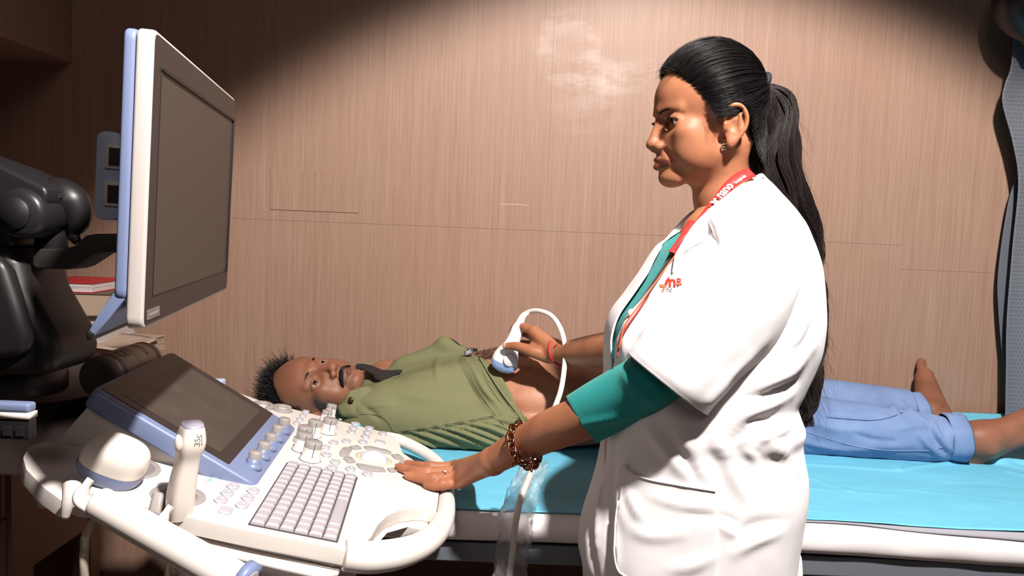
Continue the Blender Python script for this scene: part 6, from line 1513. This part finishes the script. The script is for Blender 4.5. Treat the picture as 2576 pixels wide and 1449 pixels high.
# clear plastic sleeve around the lower cable
pm_ = MT('clear_plastic'); pm_.col(srgb(250, 250, 252)); pm_.set(Roughness=0.22, Transmission_Weight=0.85, IOR=1.12, Specular_IOR_Level=0.8); pm_.b.inputs['Alpha'].default_value = 0.62; nz = pm_.noise(pm_.coords((60, 60, 30)), 1.0, 3); pm_.nrm(pm_.bump(nz, 0.9, 0.004))
PSp = [(1345, 1165, 34, 1.285), (1330, 1205, 36, 1.262), (1312, 1250, 40, 1.238), (1300, 1300, 42, 1.226), (1294, 1350, 42, 1.226), (1288, 1400, 40, 1.226), (1280, 1450, 42, 1.22), (1272, 1560, 44, 1.21), (1262, 1750, 40, 1.17)]
SS = np.array(catmull([list(map(float, p)) for p in PSp], 10)); G = np.zeros((len(SS), 40, 3))
for i, (x, y, hw, Y) in enumerate(SS):
    c = W(x, y, Y); w = hw / FPX * Y
    for k in range(40):
        a = 2 * math.pi * k / 40; cr_ = 1 + 0.10 * math.sin(5 * a + i * 0.35) + 0.06 * math.sin(9 * a - i * 0.8); G[i, k] = (c.x + w * math.cos(a) * cr_, c.y + 0.013 * math.sin(a) * cr_, c.z + 0.002 * math.sin(3 * a + i))
o = grid_mesh('plastic_sleeve', G, pm_.m, UP, closed_v=True)
b = MB(); G = []
# ================================================================== PATIENT (lies on his back, head to the left)
SKP = skin_mat('skin_patient', srgb(180, 126, 98), srgb(158, 106, 80), srgb(104, 62, 54), srgb(98, 56, 42), 0.48, srgb(70, 56, 50))
PT_ = thing('person', 'person lying on the bed in olive green shirt and blue jeans, barefoot, belly bared', 'person', (0.3, 1.85, BZ))
# head: up axis towards -X, face towards the ceiling, turned to the camera
up_ = Vector((-1, 0, 0.10)).normalized(); fw_ = Vector((0, -math.sin(math.radians(36)), math.cos(math.radians(36))))
fw_ = (fw_ - up_ * fw_.dot(up_)).normalized(); sd_ = up_.cross(fw_)
HP = W(800, 1000, 1.79); HP.z = BZ + 0.083
FRP = Matrix.Translation(HP) @ Matrix((fw_, sd_, up_)).transposed().to_4x4() @ Matrix.Diagonal((.00104, .00104, .00104, 1))
Vh, Qh = head_field(False, -150); l_, r_, s_ = head_masks(Vh, False); Vh = to_world(Vh, FRP)
if FRP.determinant() < 0: Qh = Qh[:, ::-1]
parts = [(Vh, Qh)]; nh_ = len(Vh)
YC = 1.865
F = Field((-0.52, 1.50, 0.77), (1.36, 2.12, 1.08), 0.0042)
F.ell((-0.25, YC, 0.838), (0.17, 0.17, 0.070), 0.03); F.ell((-0.10, YC, 0.862), (0.20, 0.155, 0.088), 0.03)
F.ell((0.06, YC - 0.012, 0.880), (0.19, 0.212, 0.108), 0.04); F.ell((0.20, YC - 0.008, 0.870), (0.17, 0.198, 0.096), 0.04); F.ell((0.36, YC, 0.86), (0.12, 0.16, 0.080), 0.04)
for y in (YC - 0.155, YC + 0.150): F.ell((-0.31, y, 0.832), (0.07, 0.06, 0.052), 0.03)
nk_ = FRP @ Vector((-30, 0, -150)); F.cap(tuple(nk_), (-0.30, YC, 0.865), 0.052, 0.07, 0.03)
# near arm along the side, forearm ahead under the technician's arm
F.chain([(-0.31, YC - 0.16, 0.83), (-0.10, 1.655, 0.830), (0.03, 1.64, 0.828), (0.17, 1.665, 0.830), (0.26, 1.70, 0.825)], [0.044, 0.036, 0.034, 0.034, 0.026], 0.02)
F.chain([(-0.31, YC + 0.15, 0.83), (-0.05, 2.03, 0.832), (0.20, 2.04, 0.83)], [0.050, 0.042, 0.03], 0.02)
# legs
kn1, an1 = (0.62, 1.765, 0.835), (0.985, 1.70, 0.832); kn2, an2 = (0.68, 1.975, 0.838), (1.06, 1.975, 0.838)
for hp_, kn_, an_ in (((0.36, 1.79, 0.85), kn1, an1), ((0.36, 1.94, 0.85), kn2, an2)):
    F.chain([hp_, kn_, tuple(np.array(kn_) * 0.6 + np.array(an_) * 0.4 + np.array([0, 0, -0.002])), an_], [0.078, 0.055, 0.052, 0.034], 0.03)
V_, Q_ = F.mesh(); parts.append((V_, Q_))
def foot(an, toe_dir, side, lean):
    """ankle, direction from heel to toes, direction of the little toe"""
    A_ = Vector(an); d = Vector(toe_dir).normalized(); s__ = Vector(side); s__ = (s__ - d * s__.dot(d)).normalized(); sole = d.cross(s__); 
    if sole.x < 0: sole = -sole       # sole faces away from the body (+X)
    F = Field(tuple(A_ - Vector((0.14, 0.16, 0.10))), tuple(A_ + Vector((0.24, 0.2, 0.26))), 0.003)
    heel = A_ + sole * 0.030 - d * 0.035; ball = heel + d * 0.165 + sole * 0.002
    F.cap(tuple(A_ + Vector((-0.05, 0, 0))), tuple(A_), 0.036, 0.034, 0.01); F.cap(tuple(A_), tuple(heel), 0.034, 0.028, 0.02)
    F.cap(tuple(heel), tuple(ball - s__ * 0.020), 0.026, 0.0190, 0.02); F.cap(tuple(heel), tuple(ball + s__ * 0.026 - d * 0.02), 0.025, 0.0150, 0.02)
    F.cap(tuple(A_ - sole * 0.006), tuple(ball - s__ * 0.006 - sole * 0.004), 0.032, 0.0155, 0.03)
    for i, (off, L_, r) in enumerate(((-0.027, 0.048, 0.0130), (-0.008, 0.044, 0.0092), (0.007, 0.037, 0.0088), (0.021, 0.029, 0.0084), (0.034, 0.020, 0.0082))):
        st = ball + s__ * off - d * (0.002 + 0.006 * i); md = st + d * (L_ * 0.5) - sole * 0.006; tp_ = st + d * L_ + sole * 0.002
        F.chain([tuple(st), tuple(md), tuple(tp_)], [r * 1.02, r * 0.98, r * 0.95], 0.006)
    for s1 in (-1, 1): F.ell(tuple(A_ + s__ * 0.030 * s1), (0.013, 0.013, 0.013), 0.012)
    V_, Q_ = F.mesh(); return V_, Q_
an1v = W(2470, 1106, 1.685); an2v = W(2338, 1046, 1.985)
parts.append(foot(an1v, (0.80, -0.16, 0.56), (0.15, -0.85, -0.48), 0)); parts.append(foot(an2v, (0.02, 0.82, 0.57), (0.0, 0.57, -0.82), 0))
V, Q = join_np(parts); me = mesh_np('body', V, Q)
for nme, vals in (('lip', l_), ('ruddy_dim', r_), ('stubble', s_)):
    z_ = np.zeros(len(V)); z_[:nh_] = vals * (0.85 if nme == 'lip' else 1)
    if nme == 'ruddy_dim': z_[:nh_] = np.maximum(z_[:nh_], 0.58); z_ = np.where(V[:, 0] > 0.85, 0.62 + 0.2 * vnoise(V * 22, 1.0, 9, 2), z_); z_ = np.where((np.arange(len(V)) >= nh_) & (V[:, 0] < -0.25), 0.42, z_)  # feet painted darker to stand for light fall-off; face and neck deeper toned
    set_mask(me, nme, z_)
pbody = link('body', me, SKP, PT_)
eyeballs('patient_eyes', FRP, PT_, srgb(44, 28, 20), (1, -0.22, 0.0))
brow_strands('eyebrow', FRP, PT_, M_HAIRB, 280, 0.5, [(86, 10, 9), (83, 22, 13), (74, 35, 14), (60, 46, 8)], 10, 7.0)
# moustache
P_ = []
for i in range(1500):
    s = random.choice((-1, 1)); t = random.random(); y = s * (1 + 28 * t); z0 = -53.5 - 8 * t * t - random.random() * 6; x = 88.5 - 0.5 * t - 19 * t * t; dirn = np.array([0.25, s * (0.25 + 0.5 * t), -0.85]); L_ = random.uniform(4, 7)
    p = np.array([x, y, z0]); P_.append([p + dirn * L_ * q + np.array([-1.8, 0, 0]) * q * q for q in (0, .33, .66, 1)])
strands('moustache', to_world(np.array(P_), FRP), np.array([.42, .40, .32, .12]) * 0.001, M_HAIR, PT_)
# short hair
P_ = []; HCp = np.array([-8., 0, 38.]); HRp = np.array([84., 75., 80.])
for i in range(13000):
    a = random.uniform(-math.pi, math.pi); el = math.asin(random.uniform(-0.55, 1.0)); d = np.array([math.cos(a) * math.cos(el), math.sin(a) * math.cos(el), math.sin(el)])
    p = HCp + d * HRp * 0.985
    front = p[0] > 26 + 26 * max(0, (p[2] - 60) / 60) and p[2] < 102
    if front or (p[2] < 20 and p[0] > -22) or p[2] < -30: continue
    if p[0] > 10 and p[2] < 70 and abs(p[1]) > 40: L_ = random.uniform(3, 7)
    else: L_ = random.uniform(9, 24) * (1.25 if p[2] > 80 else 0.6)
    dr = d * 0.8 + np.array([0.25, 0.15, 0.5]) * (1 if p[2] > 60 else 0.3) + RNG.normal(0, 0.25, 3); dr /= np.linalg.norm(dr)
    wv = RNG.normal(0, 0.25, 3); P_.append([p + dr * L_ * t + wv * L_ * 1.6 * math.sin(2.4 * t) for t in (0, .2, .4, .6, .8, 1)])
ph_ = strands('hair', to_world(np.array(P_), FRP), np.array([.5, .48, .44, .36, .25, .1]) * 0.001, M_HAIR, PT_)
nb_, na_ = 26, 60; Gc = []
for i in range(nb_):
    el = math.radians(90 - i * 4.9); row = []
    for k in range(na_):
        a = 2 * math.pi * k / na_; ff = 0.5 + 0.5 * math.cos(a); e2 = math.radians(90) - (math.radians(90) - el) * (1 - 0.66 * ff ** 1.5)
        d = np.array([math.cos(a) * math.cos(e2), math.sin(a) * math.cos(e2), math.sin(e2)]); row.append(HCp + d * HRp * 1.005)
    Gc.append(row)
grid_mesh('scalp', to_world(np.array(Gc).reshape(-1, 3), FRP).reshape(nb_, na_, 3), M_SCALP, ph_, closed_v=True)

# ---- shirt
def shirt_mat():
    t = MT('olive_shirt_cotton'); nz = t.noise(t.coords((800, 800, 800)), 1.0, 2); n2 = t.noise(t.coords((7, 7, 7)), 1.0, 3)
    t.col(t.mix(n2, srgb(108, 109, 76), srgb(120, 119, 86))); t.set(Roughness=0.85, Specular_IOR_Level=0.2); t.nrm(t.bump(nz, 0.3, 0.0005)); return t.m
M_SHIRT = shirt_mat(); M_SEAMG = plain('shirt_thread', srgb(76, 82, 58), 0.9)
F = Field((-0.52, 1.50, 0.77), (0.14, 2.14, 1.10), 0.0036)
e = 0.013
F.ell((-0.25, YC, 0.838), (0.17 + e, 0.17 + e, 0.070 + e), 0.03); F.ell((-0.10, YC, 0.866), (0.20 + e, 0.160 + e, 0.090 + e), 0.04); F.ell((0.06, YC - 0.012, 0.880), (0.19 + e, 0.212 + e, 0.108 + e), 0.04)
for y in (YC - 0.155, YC + 0.150): F.ell((-0.31, y, 0.830), (0.07 + e, 0.06 + e, 0.052 + e), 0.03)
F.chain([(-0.31, YC - 0.16, 0.828), (-0.10, 1.66, 0.832), (0.05, 1.645, 0.830), (0.12, 1.65, 0.830)], [0.058, 0.054, 0.050, 0.048], 0.02)
F.chain([(-0.31, YC + 0.15, 0.83), (-0.05, 2.03, 0.835)], [0.058, 0.052], 0.03)
# chest cloth bunched upwards towards the placket and gathered between chest and arm
F.chain([(-0.26, 1.70, 0.862), (-0.12, 1.72, 0.900), (0.0, 1.74, 0.905)], [0.05, 0.055, 0.05], 0.05)
F.chain([tuple(W(1010, 915, 1.84)), tuple(W(1070, 892, 1.84)), tuple(W(1118, 866, 1.84))], [0.012, 0.014, 0.016], 0.03)
F.chain([tuple(W(1118, 866, 1.84)), tuple(W(1150, 880, 1.83)), tuple(W(1190, 890, 1.82))], [0.014, 0.012, 0.008], 0.02)
V, Q = F.mesh(); N0 = vert_normals(V, Q)
V[:, 2] = np.maximum(V[:, 2], BZ + 0.004)
wr_ = np.exp(-((V[:, 1] - 1.62) / 0.05) ** 2) * (V[:, 2] < 0.90)
fl = []
for k in range(11):      # gathers at the side, running down from the seam
    x0 = 975 + 32 * k + random.uniform(-9, 9); y0 = 1096 - 0.17 * (x0 - 975)
    fl.append(([(x0, y0), (x0 + 60, y0 + 18 - k), (x0 + 150 + 4 * k, min(1142, y0 + 48 + 2 * k))], 0.0050, 0.0075 * random.uniform(0.5, 1.1))); fl.append(([(x0 + 16, y0 - 1), (x0 + 78, y0 + 16 - k), (x0 + 168 + 4 * k, min(1143, y0 + 45 + 2 * k))], 0.0042, -0.0055))
fl += [([(1165, 895), (1190, 930), (1215, 975), (1250, 1020), (1292, 1085)], 0.007, 0.009), ([(1150, 905), (1172, 950), (1200, 1000), (1262, 1080)], 0.0055, -0.008), ([(1186, 890), (1215, 940), (1262, 1010), (1310, 1072)], 0.005, 0.006), ([(1203, 905), (1232, 955), (1290, 1035)], 0.004, -0.004),
       ([(1100, 900), (1098, 925), (1104, 960)], 0.008, 0.004), ([(1000, 985), (1060, 1000), (1130, 1005)], 0.012, 0.004), ([(905, 1030), (945, 1020), (990, 1018)], 0.006, 0.004), ([(900, 1010), (940, 1040), (960, 1060)], 0.006, -0.004), ([(960, 960), (1010, 945), (1080, 935)], 0.010, 0.004)]
fl = px_folds(V, Q, fl)
V = fold_max(V, N0, fl); V = V + N0 * (0.0022 * vnoise(V * 18, 1.0, 61, 3))[:, None]
# trim by hem and neck
hx = lambda P: P[:, 0] - (-0.100 + 0.33 * np.clip(1.82 - P[:, 1], -0.3, 1) + 1.6 * np.clip(1.82 - P[:, 1], 0, 1) ** 2)
keep_v = (hx(V) < 0) & ~((V[:, 0] < -0.445) ) & ~(((V[:, 0] + 0.36) * 1.0 + (V[:, 2] - 0.955) * -1.3 < -0.0) & (np.abs(V[:, 1] - 1.83) < 0.075))
kq = keep_v[Q].all(axis=1); edge_q = ~kq & keep_v[Q].any(axis=1); ev = np.unique(Q[edge_q]); hv = hx(V); ev = ev[(hv[ev] < 0) & (hv[ev] > -0.012)]; V[ev, 0] -= hv[ev]; Q2 = Q[kq]; used = np.unique(Q2); mp_ = np.full(len(V), -1); mp_[used] = np.arange(len(used))
shirt = link('shirt', mesh_np('shirt', V[used], mp_[Q2]), M_SHIRT, PT_); solid(shirt, 0.0022, -1)
bsh = bvh_of(shirt); bpb = bvh_of(pbody)
for pts in ([(990, 1092), (1080, 1080), (1160, 1066), (1245, 1050)], [(992, 1088), (1080, 1076), (1160, 1062), (1243, 1046)], [(990, 1090), (975, 1062), (950, 1045), (905, 1042)], [(1200, 905), (1222, 950), (1250, 985), (1285, 1030), (1316, 1070)], [(1170, 905), (1190, 962), (1220, 1010), (1260, 1062), (1296, 1096)]):
    surf_tube('seam', bsh, pts, 0.0008, M_SEAMG, shirt, 8, 0.0004)
# hem turned over
hp_ = [hit(bsh, x, y, 0.001) for x, y in [tuple(q) for q in catmull([(1196, 880), (1210, 905), (1235, 945), (1262, 985), (1295, 1030), (1322, 1066)], 6)]]
hp_ = [p for p in hp_ if p is not None]
if len(hp_) > 4:
    b = MB(); b.tube(hp_, 0.0034, 8, flat=0.7); b.build('hem', M_SHIRT, shirt)
# collar flap with snap near the chin, and far collar standing up dark inside
def flap(name, px_pts, Ys, m, parent, th=0.002):
    P = [W(x, y, Y) for (x, y), Y in zip(px_pts, Ys)]; b = MB(); b.add(P, [list(range(len(P)))]); o = b.build(name, m, parent)
    bm = bmesh.new(); bm.from_mesh(o.data); bmesh.ops.triangulate(bm, faces=bm.faces); bmesh.ops.subdivide_edges(bm, edges=bm.edges, cuts=2, use_grid_fill=True); bm.to_mesh(o.data); bm.free(); solid(o, th, 0); return o
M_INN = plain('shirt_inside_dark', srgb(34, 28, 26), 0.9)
cf = [(848, 1040), (850, 1022), (862, 1012), (872, 998), (880, 984), (896, 978), (925, 968), (940, 985), (930, 1020), (900, 1050), (866, 1052)]
flap('collar', cf, [1.665, 1.66, 1.66, 1.665, 1.67, 1.675, 1.69, 1.675, 1.655, 1.64, 1.65], M_SHIRT, shirt, 0.003)
b = MB(); b.lathe([(0.0004, 0.0022), (0.004, 0.002), (0.0062, 0.0008), (0.0064, 0)], Matrix.Translation(W(883, 1006, 1.652)) @ Matrix.Rotation(math.radians(70), 4, 'X'), 20); b.build('snap_button', plain('snap_brown', srgb(70, 44, 34), 0.3, 0.4), shirt)
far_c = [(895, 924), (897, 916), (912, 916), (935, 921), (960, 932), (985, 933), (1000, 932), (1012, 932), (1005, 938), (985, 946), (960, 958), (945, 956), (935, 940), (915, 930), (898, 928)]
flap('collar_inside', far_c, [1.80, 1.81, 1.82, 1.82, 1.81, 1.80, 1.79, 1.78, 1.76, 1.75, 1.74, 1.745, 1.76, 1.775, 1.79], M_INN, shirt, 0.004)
b = MB(); b.tube(catmull([W(895, 922, 1.84), W(912, 915, 1.85), W(940, 920, 1.86), W(970, 933, 1.85), W(1010, 932, 1.83), W(1055, 916, 1.82), W(1090, 896, 1.82), W(1112, 872, 1.83)], 6), 0.0034, 8); b.build('collar_edge', M_SHIRT, shirt)
# bunched flap at the raised placket
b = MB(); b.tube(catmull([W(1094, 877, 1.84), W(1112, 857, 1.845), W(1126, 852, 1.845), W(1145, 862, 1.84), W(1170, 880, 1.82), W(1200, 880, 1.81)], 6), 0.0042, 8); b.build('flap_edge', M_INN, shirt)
q = hit(bsh, 1180, 884, 0.004) or W(1180, 884, 1.78)
MtG = Matrix.Translation(W(1180, 885, 1.765)) @ Matrix.Rotation(math.radians(-30), 4, 'Y') @ Matrix.Rotation(math.radians(65), 4, 'X')
b = MB(); b.box((-0.011, -0.006, 0), (0.011, 0.006, 0.0012), MtG); tg_ = b.build('shirt_tag', plain('tag_dark', srgb(46, 46, 52), 0.6), shirt, False)
for k in range(3): b = MB(); b.box((-0.008, -0.0042 + k * 0.003, 0.0012), (0.007 - 0.003 * (k == 1), -0.0026 + k * 0.003, 0.0015), MtG); b.build('tag_print', plain('tag_print', srgb(190, 190, 195), 0.6), tg_, False)
# chest hair seen over the belly
P_ = []
for i in range(2600):
    px_ = random.uniform(1190, 1280); py_ = random.uniform(862, 905); p = hit(bpb, px_, py_)
    if p is None: continue
    L_ = random.uniform(0.008, 0.02); d = np.array([random.uniform(-0.5, 0.9), random.uniform(-0.4, 0.3), random.uniform(0.25, 0.9)]); p = np.array(p); P_.append([p + d * L_ * t + np.array([0.5, 0, -0.6]) * L_ * t * t for t in (0, .33, .66, 1)])
if P_: strands('belly_hair', np.array(P_), np.array([.20, .2, .15, .05]) * 0.001, M_HAIRB, PT_)
# ---- jeans
def denim():
    t = MT('blue_denim'); nz = t.noise(t.coords((500, 900, 900)), 1.0, 2); n2 = t.noise(t.coords((6, 6, 6)), 1.0, 4)
    c = t.mix(t.ramp(n2, [(0.35, (0, 0, 0)), (0.68, (1, 1, 1))]), srgb(78, 104, 150), srgb(118, 142, 184)); t.col(t.mix(t.math('MULTIPLY', nz, 0.5), c, srgb(148, 162, 190))); t.set(Roughness=0.9, Specular_IOR_Level=0.15); t.nrm(t.bump(nz, 0.4, 0.0006)); return t.m
M_JEAN = denim()
F = Field((0.18, 1.56, 0.77), (1.18, 2.12, 1.02), 0.0042); ex = 0.016
F.ell((0.36, YC, 0.868), (0.14, 0.17, 0.092), 0.05)
for hp_, kn_, an_ in (((0.36, 1.79, 0.858), kn1, an1), ((0.36, 1.94, 0.858), kn2, an2)):
    k_ = np.array(kn_); a_ = np.array(an_); F.chain([hp_, tuple(k_ + [0, 0, 0.006]), tuple(k_ * 0.6 + a_ * 0.4 + [0, 0, 0.006]), tuple(a_ + [0.0, 0, 0.002])], [0.094, 0.076, 0.068, 0.052], 0.03)
V, Q = F.mesh(); N0 = vert_normals(V, Q); V[:, 2] = np.maximum(V[:, 2], BZ + 0.004)
jf = px_folds(V, Q, [([(2000, 1050), (2090, 1075), (2180, 1085)], 0.010, 0.006), ([(2310, 1090), (2335, 1120), (2370, 1150)], 0.007, 0.008), ([(2345, 1060), (2360, 1095), (2395, 1135)], 0.006, 0.009), ([(2330, 1070), (2348, 1100), (2385, 1150)], 0.0045, -0.007), ([(2395, 1070), (2400, 1100), (2425, 1130)], 0.006, 0.007), ([(2250, 1080), (2300, 1072), (2340, 1068)], 0.008, 0.006),
      ([(2120, 1130), (2200, 1128), (2300, 1120)], 0.010, 0.004), ([(2060, 1040), (2140, 1045), (2200, 1040)], 0.010, 0.005), ([(2235, 1012), (2245, 1030), (2262, 1050)], 0.005, 0.009), ([(2268, 1012), (2285, 1035), (2325, 1058)], 0.006, 0.008), ([(2150, 1090), (2190, 1105), (2260, 1110)], 0.006, -0.004), ([(2010, 1110), (2080, 1125), (2140, 1135)], 0.008, 0.005)])
V = fold_max(V, N0, jf) + N0 * (0.004 * vnoise(V * 13, 1.0, 71, 3) + 0.0012 * vnoise(V * 50, 1.0, 72, 2))[:, None]; V[:, 2] = np.maximum(V[:, 2], BZ + 0.004)
d1 = np.array(an1) - np.array(kn1); d2 = np.array(an2) - np.array(kn2)
cut = (V[:, 0] > np.where(V[:, 1] < 1.86, 1.000 - (V[:, 1] - 1.70) * 0.3, 1.062))
kq = ~cut[Q].any(axis=1); Q2 = Q[kq]; used = np.unique(Q2); mp_ = np.full(len(V), -1); mp_[used] = np.arange(len(used))
jeans = link('jeans', mesh_np('jeans', V[used], mp_[Q2]), M_JEAN, PT_); solid(jeans, 0.003, -1)
bj = bvh_of(jeans)
surf_tube('seam', bj, [(1990, 1072), (2060, 1096), (2150, 1122), (2230, 1132), (2340, 1132), (2380, 1118), (2400, 1090), (2430, 1078)], 0.0009, plain('denim_thread', srgb(128, 146, 182), 0.9), jeans, 8, 0.0006)
surf_tube('seam', bj, [(2080, 1050), (2190, 1058), (2240, 1050), (2270, 1038)], 0.0009, plain('denim_thread_dark', srgb(62, 80, 118), 0.9), jeans, 8, 0.0006)
# turned-up cuffs
def cuff(c, ax, r, L_, name='cuff'):
    ax = Vector(ax).normalized(); e1 = ax.cross(Vector((0, 0, 1))).normalized(); e2 = ax.cross(e1); G = []
    prof = [(-L_, 0.0), (-L_ * 0.9, 0.0025), (-L_ * 0.5, 0.0035), (-0.004, 0.003), (0.0, 0.0005), (-0.004, -0.003)]
    for x_, dr in prof:
        row = []
        for k in range(56):
            a = 2 * math.pi * k / 56; rr_ = r + dr + 0.0022 * math.sin(3 * a + 1) + 0.0012 * math.sin(7 * a + x_ * 60); row.append(tuple(Vector(c) + ax * (x_ + 0.004 * math.sin(a + 0.6)) + e1 * rr_ * math.cos(a) + e2 * rr_ * math.sin(a)))
        G.append(row)
    G = np.array(G); G[..., 2] = np.maximum(G[..., 2], BZ + 0.004); o = grid_mesh(name, G, M_JEAN, jeans, closed_v=True); solid(o, 0.002); return o
cuff(W(2425, 1104, 1.69), d1, 0.0505, 0.042); cuff(W(2318, 1040, 1.975), (1, 0.0, 0.02), 0.0500, 0.035)
